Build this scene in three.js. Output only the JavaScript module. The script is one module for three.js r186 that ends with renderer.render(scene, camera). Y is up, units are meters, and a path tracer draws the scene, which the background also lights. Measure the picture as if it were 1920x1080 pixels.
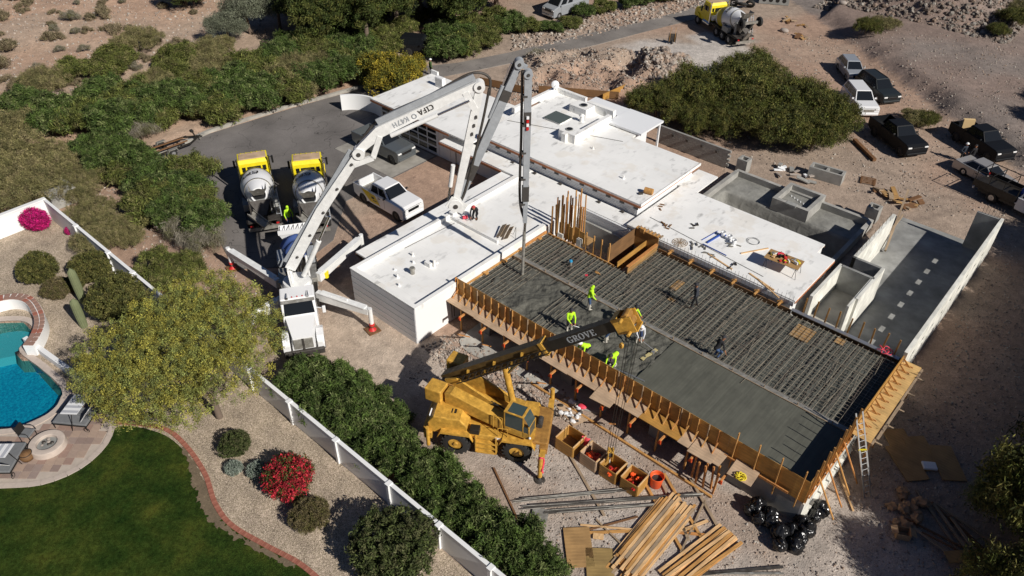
import * as THREE from 'three';
import { mergeGeometries, toCreasedNormals, mergeVertices } from 'three/addons/utils/BufferGeometryUtils.js';
import { RoundedBoxGeometry } from 'three/addons/geometries/RoundedBoxGeometry.js';
import { FontLoader } from 'three/addons/loaders/FontLoader.js';
import { TextGeometry } from 'three/addons/geometries/TextGeometry.js';
import { MarchingCubes } from 'three/addons/objects/MarchingCubes.js';

// ---------------------------------------------------------------- camera
const scene = new THREE.Scene();
const CAMH = 32, FPX = 1459, PITCH = 38.275 * Math.PI / 180, ROLL = 0.8 * Math.PI / 180, YAW = 41.137 * Math.PI / 180;
const V = (x, y, z) => new THREE.Vector3(x, y, z);
// world frame: +x and -z are the two directions of the house walls
const toHouse = v => V(v.x * Math.cos(YAW) + v.z * Math.sin(YAW), v.y, -v.x * Math.sin(YAW) + v.z * Math.cos(YAW));
const fwd0 = V(0, -Math.sin(PITCH), -Math.cos(PITCH)), rt0 = V(1, 0, 0), up0 = rt0.clone().cross(fwd0);
const RT = toHouse(rt0.clone().multiplyScalar(Math.cos(ROLL)).addScaledVector(up0, Math.sin(ROLL)));
const UP = toHouse(up0.clone().multiplyScalar(Math.cos(ROLL)).addScaledVector(rt0, -Math.sin(ROLL)));
const FW = toHouse(fwd0), CAM = V(0, CAMH, 0);
const camera = new THREE.PerspectiveCamera(2 * Math.atan(540 / FPX) * 180 / Math.PI, 16 / 9, 0.5, 3000);
camera.position.copy(CAM);
camera.quaternion.setFromRotationMatrix(new THREE.Matrix4().makeBasis(RT, UP, FW.clone().negate()));
scene.add(camera);
// a pixel of the photograph (1920 x 1080) to the point where its ray meets the level y
const ray = (u, v) => FW.clone().addScaledVector(RT, (u - 960) / FPX).addScaledVector(UP, -(v - 540) / FPX);
function G(u, v, y = 0) { const d = ray(u, v); return CAM.clone().addScaledVector(d, (y - CAMH) / d.y); }
const ppm = p => FPX / p.clone().sub(CAM).dot(FW);            // photograph pixels per metre at a point

// ---------------------------------------------------------------- sky, sun, exposure
const SUN = V(0.8075, 0.588, 0.045).normalize();
{ // clear winter sky: deep blue overhead, paler to the horizon and round the sun
  const w = 256, h = 128, d = new Float32Array(w * h * 4), c = V(0, 0, 0);
  for (let j = 0, o = 0; j < h; j++) for (let i = 0; i < w; i++, o += 4) {
    const th = (j + .5) / h * Math.PI - Math.PI / 2, ph = ((i + .5) / w - .5) * 2 * Math.PI; c.set(Math.cos(th) * Math.cos(ph), Math.sin(th), Math.cos(th) * Math.sin(ph));
    const y = Math.max(0, c.y), k = Math.pow(1 - y, 3), g = Math.pow(Math.max(0, c.dot(SUN)), 6) * .5 + Math.pow(Math.max(0, c.dot(SUN)), 40) * .7, q = (c.y < 0 ? .6 : 1) * .6;
    d[o] = (.032 + .12 * k + g * .22) * q; d[o + 1] = (.07 + .135 * k + g * .22) * q; d[o + 2] = (.175 + .14 * k + g * .22) * q; d[o + 3] = 1;
  }
  const t = new THREE.DataTexture(d, w, h, THREE.RGBAFormat, THREE.FloatType); t.mapping = THREE.EquirectangularReflectionMapping; t.magFilter = t.minFilter = THREE.LinearFilter; t.needsUpdate = true;
  scene.background = t; scene.environment = t;
}
const sun = new THREE.DirectionalLight(new THREE.Color(1, 0.955, 0.89), 5);
sun.position.copy(SUN).multiplyScalar(200).add(V(-30, 0, -45)); sun.target.position.set(-30, 0, -45);
sun.castShadow = true; sun.shadow.mapSize.set(4096, 4096);
Object.assign(sun.shadow.camera, { left: -90, right: 90, top: 90, bottom: -90, near: 1, far: 500 });
scene.add(sun, sun.target);
const renderer = new THREE.WebGLRenderer({ antialias: true });
renderer.setSize(1024, 576);
renderer.shadowMap.enabled = true;
renderer.toneMapping = THREE.LinearToneMapping;
renderer.toneMappingExposure = 0.98;

// ---------------------------------------------------------------- helpers
function rng(seed) { let a = seed >>> 0; return () => { a = (a + 0x6D2B79F5) | 0; let t = Math.imul(a ^ (a >>> 15), 1 | a); t = (t + Math.imul(t ^ (t >>> 7), 61 | t)) ^ t; return ((t ^ (t >>> 14)) >>> 0) / 4294967296; }; }
const R = rng(7), rr = (a, b) => a + (b - a) * R(), pick = a => a[Math.floor(R() * a.length)];
const used = {};
function numbered(n) { if (!(n in used)) { used[n] = 0; return n; } used[n]++; return n + '_' + String(used[n]).padStart(3, '0'); }
function tag(o, label, category, group, kind) {
  if (label) o.userData.label = label;
  if (category) o.userData.category = category;
  if (group) o.userData.group = group;
  if (kind) o.userData.kind = kind;
  return o;
}
function thing(name, label, category, p = [0, 0, 0], turn = 0, group) {
  const o = new THREE.Group(); o.name = numbered(name); o.position.set(...p); o.rotation.y = turn;
  tag(o, label, category, group); scene.add(o); return o;
}
function copyOf(src, p, turn = 0, label) {
  const c = src.clone(); c.name = numbered(src.name.replace(/_\d{3}$/, '')); c.position.set(...p); c.rotation.y = turn;
  c.userData = { ...src.userData }; if (label) c.userData.label = label; scene.add(c); return c;
}
// box uv in metres by the dominant axis of every triangle
function metreUV(g) {
  const p = g.attributes.position, n = p.count, uv = new Float32Array(n * 2), a = V(), b = V(), c = V(), nn = V();
  for (let i = 0; i < n; i += 3) {
    a.fromBufferAttribute(p, i); b.fromBufferAttribute(p, i + 1); c.fromBufferAttribute(p, i + 2);
    nn.copy(b).sub(a).cross(c.clone().sub(a));
    const ax = Math.abs(nn.x), ay = Math.abs(nn.y), az = Math.abs(nn.z);
    [a, b, c].forEach((q, k) => {
      const o = (i + k) * 2;
      if (ay >= ax && ay >= az) { uv[o] = q.x; uv[o + 1] = -q.z; } else if (ax >= az) { uv[o] = q.z; uv[o + 1] = q.y; } else { uv[o] = q.x; uv[o + 1] = q.y; }
    });
  }
  g.setAttribute('uv', new THREE.BufferAttribute(uv, 2)); return g;
}
function join(gs, keepUV) {
  gs = (Array.isArray(gs) ? gs.flat(Infinity) : [gs]).filter(Boolean).map(g => {
    let h = g.index ? g.toNonIndexed() : g;
    if (h === g) h = g.clone();
    for (const k of Object.keys(h.attributes)) if (!['position', 'normal', 'uv', 'color'].includes(k)) h.deleteAttribute(k);
    if (!h.attributes.normal) h.computeVertexNormals();
    if (!h.attributes.uv) h.setAttribute('uv', new THREE.BufferAttribute(new Float32Array(h.attributes.position.count * 2), 2));
    return h;
  });
  const anyC = gs.some(g => g.attributes.color);
  if (anyC) gs.forEach(g => { if (!g.attributes.color) g.setAttribute('color', new THREE.BufferAttribute(new Float32Array(g.attributes.position.count * 3).fill(1), 3)); });
  const m = gs.length === 1 ? gs[0] : mergeGeometries(gs);
  if (!keepUV) metreUV(m);
  return m;
}
function obj(name, gs, m, parent = scene, keepUV) {
  const o = new THREE.Mesh(join(gs, keepUV), m); o.castShadow = o.receiveShadow = true;
  o.name = parent === scene ? numbered(name) : name; parent.add(o); return o;
}
function mesh(name, g, m, parent, x = 0, y = 0, z = 0, rx = 0, ry = 0, rz = 0) {   // shared geometry, own place
  const o = new THREE.Mesh(g, m); o.castShadow = o.receiveShadow = true; o.name = parent === scene ? numbered(name) : name;
  o.position.set(x, y, z); o.rotation.set(rx, ry, rz); parent.add(o); return o;
}
function struct(name, gs, m, parent = scene, keepUV) { const o = obj(name, gs, m, parent, keepUV); if (parent === scene) o.userData.kind = 'structure'; return o; }
const E3 = new THREE.Euler();
function xf(g, x = 0, y = 0, z = 0, rx = 0, ry = 0, rz = 0) { return g.applyMatrix4(new THREE.Matrix4().compose(V(x, y, z), new THREE.Quaternion().setFromEuler(E3.set(rx, ry, rz)), V(1, 1, 1))); }
const bx = (x0, x1, y0, y1, z0, z1) => new THREE.BoxGeometry(Math.abs(x1 - x0), Math.abs(y1 - y0), Math.abs(z1 - z0)).translate((x0 + x1) / 2, (y0 + y1) / 2, (z0 + z1) / 2);
const B = (w, h, d, x = 0, y = 0, z = 0, rx = 0, ry = 0, rz = 0) => xf(new THREE.BoxGeometry(w, h, d), x, y, z, rx, ry, rz);
const RB = (w, h, d, r, x = 0, y = 0, z = 0, rx = 0, ry = 0, rz = 0) => xf(new RoundedBoxGeometry(w, h, d, 2, Math.min(r, w * .49, h * .49, d * .49)), x, y, z, rx, ry, rz);
const uvbox = (w, h, d) => metreUV(new THREE.BoxGeometry(w, h, d).toNonIndexed());
const A3 = a => Array.isArray(a) ? V(...a) : a;
function orient(g, p, q) {    // a shape along +y of unit direction to run from p towards q, centred between
  p = A3(p); q = A3(q); const d = q.clone().sub(p), m = new THREE.Matrix4();
  m.compose(p.clone().add(q).multiplyScalar(.5), new THREE.Quaternion().setFromUnitVectors(V(0, 1, 0), d.normalize()), V(1, 1, 1)); return g.applyMatrix4(m);
}
const cyl = (p, q, r0, r1 = r0, n = 10) => orient(new THREE.CylinderGeometry(r1, r0, A3(p).distanceTo(A3(q)), n), p, q);
function bar(p, q, w, h, upv = V(0, 1, 0)) {      // rectangular bar: w sideways, h in the up direction
  p = A3(p); q = A3(q); const y = q.clone().sub(p), L = y.length(); y.normalize();
  let x = y.clone().cross(upv); if (x.lengthSq() < 1e-6) x = V(1, 0, 0); x.normalize(); const z = x.clone().cross(y);
  return new THREE.BoxGeometry(w, L, h).applyMatrix4(new THREE.Matrix4().makeBasis(x, y, z).setPosition(p.clone().add(q).multiplyScalar(.5)));
}
function taperBar(p, q, w0, h0, w1, h1, upv = V(0, 1, 0)) {
  p = A3(p); q = A3(q); const y = q.clone().sub(p), L = y.length(); y.normalize();
  let x = y.clone().cross(upv); if (x.lengthSq() < 1e-6) x = V(1, 0, 0); x.normalize(); const z = x.clone().cross(y);
  const g = new THREE.BoxGeometry(1, L, 1).toNonIndexed(), a = g.attributes.position;
  for (let i = 0; i < a.count; i++) { const t = a.getY(i) / L + .5; a.setX(i, a.getX(i) * (w0 + (w1 - w0) * t)); a.setZ(i, a.getZ(i) * (h0 + (h1 - h0) * t)); }
  g.computeVertexNormals(); return g.applyMatrix4(new THREE.Matrix4().makeBasis(x, y, z).setPosition(p.clone().add(q).multiplyScalar(.5)));
}
const sph = (r, x, y, z, sx = 1, sy = 1, sz = 1, n = 12) => new THREE.SphereGeometry(r, n, Math.max(6, n * .7 | 0)).scale(sx, sy, sz).translate(x, y, z);
const tube = (pts, r, n = 6, seg = 24) => new THREE.TubeGeometry(new THREE.CatmullRomCurve3(pts.map(A3)), seg, r, n);
// flat plan outline (world x,z) raised from y0 to y1
function slab(pts, y0, y1, holes = []) {
  const s = new THREE.Shape(pts.map(p => new THREE.Vector2(p[0], -p[1])));
  holes.forEach(h => s.holes.push(new THREE.Path(h.map(p => new THREE.Vector2(p[0], -p[1])))));
  return new THREE.ExtrudeGeometry(s, { depth: y1 - y0, bevelEnabled: false, curveSegments: 4 }).rotateX(-Math.PI / 2).translate(0, y0, 0);
}
// side outline (u,v) pulled to a width: u along +z (forward), v up, width along x
function profile(pts, w, bev = 0) {
  const s = new THREE.Shape(pts.map(p => new THREE.Vector2(p[0], p[1])));
  const g = new THREE.ExtrudeGeometry(s, { depth: w - 2 * bev, bevelEnabled: bev > 0, bevelSize: bev, bevelThickness: bev, bevelSegments: 2, curveSegments: 3 });
  g.translate(0, 0, -(w - 2 * bev) / 2).rotateY(-Math.PI / 2); return g;
}
function smooth(pts, n = 8, closed = true) { return new THREE.CatmullRomCurve3(pts.map(p => V(p[0], 0, p[1])), closed, 'centripetal').getPoints(pts.length * n).slice(0, closed ? -1 : undefined).map(p => [p.x, p.z]); }
const GX = (pts, y = 0) => pts.map(([u, v]) => { const p = G(u, v, y); return [p.x, p.z]; });
function inside(x, z, poly) { let c = false; for (let i = 0, j = poly.length - 1; i < poly.length; j = i++) { const [xi, zi] = poly[i], [xj, zj] = poly[j]; if ((zi > z) !== (zj > z) && x < (xj - xi) * (z - zi) / (zj - zi) + xi) c = !c; } return c; }

// ---------------------------------------------------------------- noise and textures
const HT = (() => { const r = rng(99), t = new Float32Array(65536); for (let i = 0; i < 65536; i++) t[i] = r(); return t; })();
function vn(x, y, per) {     // value noise that repeats every per cells
  const xi = Math.floor(x), yi = Math.floor(y), fx = x - xi, fy = y - yi, u = fx * fx * (3 - 2 * fx), v = fy * fy * (3 - 2 * fy);
  const m = a => ((a % per) + per) % per, h = (a, b) => HT[(m(a) * 157 + m(b) * 911 + per * 13) & 65535];
  const a = h(xi, yi), b = h(xi + 1, yi), c = h(xi, yi + 1), d = h(xi + 1, yi + 1);
  return a + (b - a) * u + (c - a) * v + (a - b - c + d) * u * v;
}
function fbm(x, y, per, oct = 4, g = .5) { let s = 0, a = 1, t = 0; for (let i = 0; i < oct; i++) { s += a * vn(x, y, per); t += a; a *= g; x *= 2; y *= 2; per *= 2; } return s / t; }
const wn = (x, z, sc, oct = 4) => fbm(x / sc + 500, z / sc + 500, 4096, oct);
function tex(size, period, fn, opt = {}) {   // fn(u,v in 0..1) -> [r,g,b] 0..1 (sRGB) ; period in metres
  const d = new Uint8Array(size * size * 4);
  for (let j = 0, o = 0; j < size; j++) for (let i = 0; i < size; i++, o += 4) {
    const c = fn(i / size, j / size);
    d[o] = Math.max(0, Math.min(255, c[0] * 255)); d[o + 1] = Math.max(0, Math.min(255, c[1] * 255)); d[o + 2] = Math.max(0, Math.min(255, c[2] * 255)); d[o + 3] = 255;
  }
  let mean = 0; for (let i = 0; i < d.length; i += 28) mean += Math.pow(d[i + 1 - (i % 4)] / 255, 2.2); mean /= Math.ceil(d.length / 28);
  const t = new THREE.DataTexture(d, size, size); t.userData = { mean }; t.wrapS = t.wrapT = THREE.RepeatWrapping; t.magFilter = THREE.LinearFilter; t.minFilter = THREE.LinearMipmapLinearFilter; t.generateMipmaps = true;
  if (!opt.data) t.colorSpace = THREE.SRGBColorSpace;
  t.repeat.set(1 / period, 1 / (opt.period2 || period)); t.needsUpdate = true; return t;
}
const lin = (r, g, b) => new THREE.Color().setRGB(r, g, b);
const M = {};
function mat(key, c, o = {}) { const { phys, ...p } = o; const m = new (phys ? THREE.MeshPhysicalMaterial : THREE.MeshStandardMaterial)({ color: Array.isArray(c) ? lin(...c.map(q => p.map ? q / p.map.userData.mean : q)) : c, roughness: .8, ...p }); m.name = key; return M[key] = m; }
const g3 = v => [v, v, v];
const bump = (size, period, fn, opt) => tex(size, period, (u, v) => g3(fn(u, v)), { data: true, ...opt });
// white-centred grain maps multiply the base colour
const tGrain = tex(512, 3, (u, v) => g3(.85 + .15 * fbm(u * 12, v * 12, 12, 5, .7)));
const tDirt = tex(1024, 9, (u, v) => { const a = fbm(u * 22, v * 22, 22, 5, .72), s = vn(u * 230, v * 230, 230), s2 = vn(u * 90 + 7, v * 90, 90); let k = .7 + .28 * a; if (s > .84) k *= 1.16; if (s < .12) k *= .78; if (s2 > .92) k *= 1.14; if (s2 < .06) k *= .85; return [k, k * .985, k * .97]; });
const tDirtB = bump(512, 4.5, (u, v) => .5 * fbm(u * 20, v * 20, 20, 4, .6) + .5 * Math.max(0, vn(u * 90, v * 90, 90) - .6) * 2);
const tAsph = tex(1024, 14, (u, v) => { const a = fbm(u * 5, v * 5, 5, 6, .55), s = vn(u * 400, v * 400, 400); let k = .66 + .34 * a + .12 * (s - .5); const cr = Math.abs(fbm(u * 7 + 3, v * 7, 7, 4, .5) - .5); if (cr < .006) k *= .72; return [k, k * .985, k * .97]; });
const tConc = tex(1024, 8, (u, v) => { const a = fbm(u * 6, v * 6, 6, 6, .58), b = fbm(u * 26, v * 26, 26, 3); const k = .62 + .38 * a + .1 * (b - .5); return [k, k, k * .985]; });
const tRoof = tex(1024, 13, (u, v) => { const a = fbm(u * 6, v * 6, 6, 5, .55), b = fbm(u * 40, v * 20, 20, 3), c = fbm(u * 5 + 3, v * 5, 5, 4), e = fbm(u * 9 + 1, v * 9, 9, 5, .6); let k = .9 + .1 * a, w = 0; if (b > .62) k -= (b - .62) * .7 * (c > .5 ? 1 : .25); if (e > .6) w = Math.min(.05, (e - .6) * .4); const l = Math.abs((v * 13) % 1 - .5) < .012 ? .03 : 0; k -= w * .5 + l; return [k, k * (.996 - w * .25), k * (.987 - w * .6)]; });
const tPly = tex(512, 2.4, (u, v) => { const a = fbm(u * 3, v * 40, 3, 4, .5), b = fbm(u * 5, v * 5, 5, 4); const k = .66 + .24 * a + .22 * (b - .3); return [k, k * .97, k * .9]; });
const tWood = tex(512, 1.6, (u, v) => { const a = fbm(u * 60, v * 3, 60, 3, .5), b = fbm(u * 9, v * 4, 9, 3); const k = .62 + .3 * a + .18 * b; return [k, k * .96, k * .9]; });
const tLawn = tex(1024, 7, (u, v) => { const a = fbm(u * 6, v * 6, 6, 4, .6), b = vn(u * 330, v * 330, 330), c = fbm(u * 60, v * 60, 60, 3); const k = .45 + .4 * a + .3 * (b - .5) + .3 * (c - .5); return [k * (1 + .5 * (a - .5)), k, k * .9]; });
const tGrav = tex(1024, 4, (u, v) => { const a = fbm(u * 5, v * 5, 5, 4), s = vn(u * 130, v * 130, 130), q = vn(u * 260 + 9, v * 260, 260); const k = .58 + .2 * a + .36 * (s - .5) + .25 * (q - .5); return [k, k * (.97 + .04 * q), k * (.93 + .07 * s)]; });
const tGravB = bump(512, 2, (u, v) => vn(u * 65, v * 65, 65) * .7 + vn(u * 130, v * 130, 130) * .3);
const tWet = tex(512, 5, (u, v) => { const a = fbm(u * 8, v * 8, 8, 5, .6), b = fbm(u * 70, v * 3, 70, 3); const k = .74 + .2 * a + .16 * (b - .5); return [k, k, k * .97]; });
const tWetB = bump(512, 2.4, (u, v) => fbm(u * 9, v * 9, 9, 5, .6));
const tRust = tex(256, 1.2, (u, v) => { const a = fbm(u * 6, v * 6, 6, 5, .6); return [.6 + .4 * a, .56 + .4 * a, .5 + .4 * a]; });
// ---------------------------------------------------------------- materials (linear base colours)
mat('dirt', [1, 1, 1], { map: tDirt, vertexColors: true, roughness: .95, bumpMap: tDirtB, bumpScale: .05 });
mat('asphalt', [.15, .141, .136], { map: tAsph, roughness: .9 });
mat('road', [.2, .185, .172], { map: tAsph, roughness: .92 });
mat('concrete', [.36, .34, .31], { map: tConc, roughness: .88 });
mat('padConcrete', [.3, .28, .255], { map: tConc, roughness: .88 });
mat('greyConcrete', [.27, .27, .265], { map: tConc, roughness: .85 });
mat('shotcrete', [.24, .235, .22], { map: tConc, roughness: .95, bumpMap: tWetB, bumpScale: .04 });
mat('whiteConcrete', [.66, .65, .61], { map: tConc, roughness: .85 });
mat('roofWhite', [.82, .82, .81], { map: tRoof, roughness: .7 });
mat('paintWhite', [.8, .8, .79], { roughness: .7 });
mat('canopyWhite', [.8, .81, .82], { roughness: .5 });
mat('sidingWhite', [.74, .75, .76], { roughness: .65 });
mat('fascia', [.36, .15, .07], { map: tWood, roughness: .7 });
mat('darkGlass', [.012, .014, .017], { roughness: .06, metalness: 0 });
mat('skylight', [.1, .12, .11], { roughness: .12 });
mat('formPly', [.4, .225, .062], { map: tPly, roughness: .6 });
mat('formPlyOld', [.33, .2, .08], { map: tPly, roughness: .65 });
mat('shelfPly', [.44, .335, .26], { map: tPly, roughness: .75 });
mat('tanPly', [.34, .215, .1], { map: tPly, roughness: .75 });
mat('brownPly', [.17, .095, .045], { map: tPly, roughness: .75 });
mat('lumber', [.46, .26, .09], { map: tWood, roughness: .75 });
mat('lumberNew', [.62, .43, .24], { map: tWood, roughness: .75 });
mat('lumberOrange', [.46, .22, .075], { map: tWood, roughness: .75 });
mat('lumberGrey', [.3, .24, .18], { map: tWood, roughness: .85 });
mat('lumberDark', [.16, .085, .04], { map: tWood, roughness: .8 });
mat('wetConcrete', [.1, .097, .085], { map: tWet, roughness: .75, bumpMap: tWetB, bumpScale: .1 });
mat('smoothConcrete', [.098, .098, .083], { map: tWet, roughness: .7 });
mat('deckFoam', [.088, .09, .082], { map: tWet, roughness: .9, bumpMap: tWetB, bumpScale: .05 });
mat('rebar', [.29, .28, .255], { map: tRust, roughness: .6, metalness: .2 });
mat('rebarDark', [.15, .12, .1], { roughness: .7, metalness: .2 });
mat('steelDark', [.07, .07, .075], { map: tRust, roughness: .6, metalness: .4 });
mat('steelGrey', [.3, .32, .34], { map: tRust, roughness: .5, metalness: .4 });
mat('alu', [.6, .6, .6], { roughness: .35, metalness: .8 });
mat('orange', [.8, .1, .02], { roughness: .5 });
mat('red', [.6, .03, .03], { roughness: .5 });
mat('pinkRed', [.75, .06, .1], { roughness: .6 });
mat('yellowRope', [.75, .6, .03], { roughness: .7 });
mat('blackPlastic', [.012, .012, .013], { roughness: .35 });
mat('rubber', [.022, .021, .02], { map: tGrain, roughness: .85 });
mat('rim', [.5, .5, .5], { roughness: .35, metalness: .7 });
mat('rimDark', [.05, .05, .05], { roughness: .4, metalness: .5 });
mat('chrome', [.75, .75, .76], { roughness: .15, metalness: 1 });
mat('blockGrey', [.34, .33, .315], { map: tConc, roughness: .95 });
mat('craneYellow', [.5, .31, .06], { map: tRust, roughness: .5 });
mat('craneWorn', [.3, .17, .045], { map: tRust, roughness: .7 });
mat('craneBlack', [.018, .017, .016], { map: tRust, roughness: .5 });
mat('boomWhite', [.78, .78, .76], { map: tGrain, roughness: .4 });
mat('boomGrey', [.34, .36, .38], { map: tGrain, roughness: .45 });
mat('boomDark', [.06, .055, .05], { map: tGrain, roughness: .6 });
mat('mixYellow', [.8, .66, .02], { map: tGrain, roughness: .35 });
mat('mixBand', [.45, .36, .03], { roughness: .35 });
mat('truckWhite', [.78, .78, .78], { roughness: .3 });
mat('tarpBlue', [.05, .09, .25], { roughness: .6 });
mat('lampRed', [.5, .02, .02], { roughness: .3 });
mat('lampClear', [.8, .8, .78], { roughness: .15 });
mat('lawn', [.033, .053, .011], { phys: 1, specularIntensity: .15, map: tLawn, roughness: 1, bumpMap: tGravB, bumpScale: .04 });
mat('gravel', [.385, .315, .245], { map: tGrav, roughness: .95, bumpMap: tGravB, bumpScale: .02 });
mat('coping', [.5, .42, .36], { map: tGrain, roughness: .8 });
mat('brick', [.33, .12, .08], { map: tGrain, roughness: .85 });
mat('mortar', [.45, .38, .32], { map: tGrain, roughness: .9 });
mat('brickTan', [.3, .18, .14], { map: tGrain, roughness: .85 });
mat('fabricGrey', [.16, .165, .17], { map: tGrain, roughness: .9 });
mat('fabricWhite', [.75, .75, .75], { roughness: .9 });
mat('fabricStripe', [.42, .43, .46], { roughness: .9 });
mat('iron', [.03, .028, .026], { roughness: .5, metalness: .4 });
mat('cardboard', [.42, .27, .15], { map: tGrain, roughness: .9 });
mat('paperBrown', [.36, .23, .13], { map: tGrain, roughness: .95 });
mat('bagBlack', [.012, .012, .013], { roughness: .22 });
mat('bark', [.16, .12, .09], { map: tGrain, roughness: .95 });
mat('stone', [.36, .31, .27], { map: tGrain, roughness: .95 });
mat('water', [.01, .17, .3], { roughness: .06, bumpMap: bump(512, 3, (u, v) => fbm(u * 18, v * 18, 18, 3, .5)), bumpScale: .05 });
mat('waterShallow', [.42, .5, .47], { roughness: .5 });
mat('poolTile', [.01, .03, .12], { roughness: .3 });

// ---------------------------------------------------------------- ground
const yardPoly = [[-57.5, -14.3], [30, -13.6], [30, 40], [-90, 40], [-90, -10.2], [-57.5, -10.2]];
const drivePoly = [...GX([[282, 300], [395, 250], [540, 205], [690, 163]]), [-56.2, -50.5], [-55, -49], [-50.8, -47], [-50.8, -39.7], [-43.3, -39.7], [-43.3, -30], ...GX([[625, 450], [560, 500], [440, 505], [405, 440], [380, 370], [330, 335]])];
const poolCut = [[-22.7, -53.8], [-12.1, -53.8], [-12.1, -46.6], [-22.7, -46.6]];
const sm = (a, b, x) => { const t = Math.max(0, Math.min(1, (x - a) / (b - a))); return t * t * (3 - 2 * t); };
const digPoly = GX([[925, 165], [990, 108], [1080, 98], [1180, 104], [1290, 122], [1240, 165], [1180, 178], [1120, 172], [1040, 158], [960, 195]]);
const rubPoly = GX([[1180, 118], [1290, 108], [1300, 150], [1220, 160]]);
function polyDist(x, z, poly) {     // positive inside
  let m = 1e9; for (let i = 0, j = poly.length - 1; i < poly.length; j = i++) {
    const [ax, az] = poly[j], [bX, bZ] = poly[i], dx = bX - ax, dz = bZ - az, t = Math.max(0, Math.min(1, ((x - ax) * dx + (z - az) * dz) / (dx * dx + dz * dz)));
    m = Math.min(m, Math.hypot(x - ax - dx * t, z - az - dz * t));
  } return inside(x, z, poly) ? m : -m;
}
const bankS = (x, z) => ((x + 27) * .63 + (z + 88) * -.77);
function ground(x, z) {
  const flat = inside(x, z, yardPoly) || (x > -52 && x < -3 && z > -57 && z < -21.5) || inside(x, z, drivePoly);
  if (inside(x, z, yardPoly)) return (polyDist(x, z, nPoolPoly) > .25) ? -2.4 : -.06;
  let y = (wn(x, z, 5) - .5) * (flat ? .0 : .12) - .02;
  if (inside(x, z, poolCut)) return -2.6;
  if (flat) return -.03 + (wn(x, z, 2) - .5) * .03;
  const d = polyDist(x, z, digPoly);
  if (d > -1) { const k = sm(-1, 1.2, d), r = Math.abs(wn(x, z, 3.2, 4) - .5) * 2; y += k * (1.15 - 3.6 * r + .5 * (wn(x, z, .9, 3) - .5)); if (y < -.9) y = -.9; }
  const q = polyDist(x, z, rubPoly); if (q > -1) y += sm(-1, 1.5, q) * (.8 + .6 * (wn(x, z, 1, 3) - .5));
  const mx = (x + 25.5) / 11.5, mz = (z + 104.5) / 7, mr = Math.hypot(mx, mz); if (mr < 1.15) y += sm(1.1, .15, mr) * (4.6 + 2 * (wn(x, z, 3, 4) - .5)) + sm(1.1, .9, mr) * (wn(x, z, .9, 3) - .5) * .9;
  const s = bankS(x, z) + (wn(x, z, 4) - .5) * 3; if (x > -34 && z < -64) { y += sm(-.5, 2.2, s) * (1.1 + .5 * (wn(x, z, 6) - .5)) + (s > 2 ? (wn(x, z, 1.6, 3) - .5) * .12 : 0); }
  if (x < -62 && z > -60) y += (wn(x, z, 9) - .5) * .7;
  return y;
}
const nPoolPoly = smooth(GX([[-140, 660], [-60, 612], [0, 602], [45, 603], [62, 618], [52, 640], [36, 655], [75, 690], [110, 722], [117, 745], [92, 775], [40, 800], [-30, 806], [-140, 790]]), 5);
function lineGrid(a, b, step, far) { const o = []; for (let i = 8; i >= 1; i--) o.push(a - far * Math.pow(i / 8, 2.2)); for (let q = a; q <= b + 1e-6; q += step) o.push(q); for (let i = 1; i <= 8; i++) o.push(b + far * Math.pow(i / 8, 2.2)); return o; }
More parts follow.
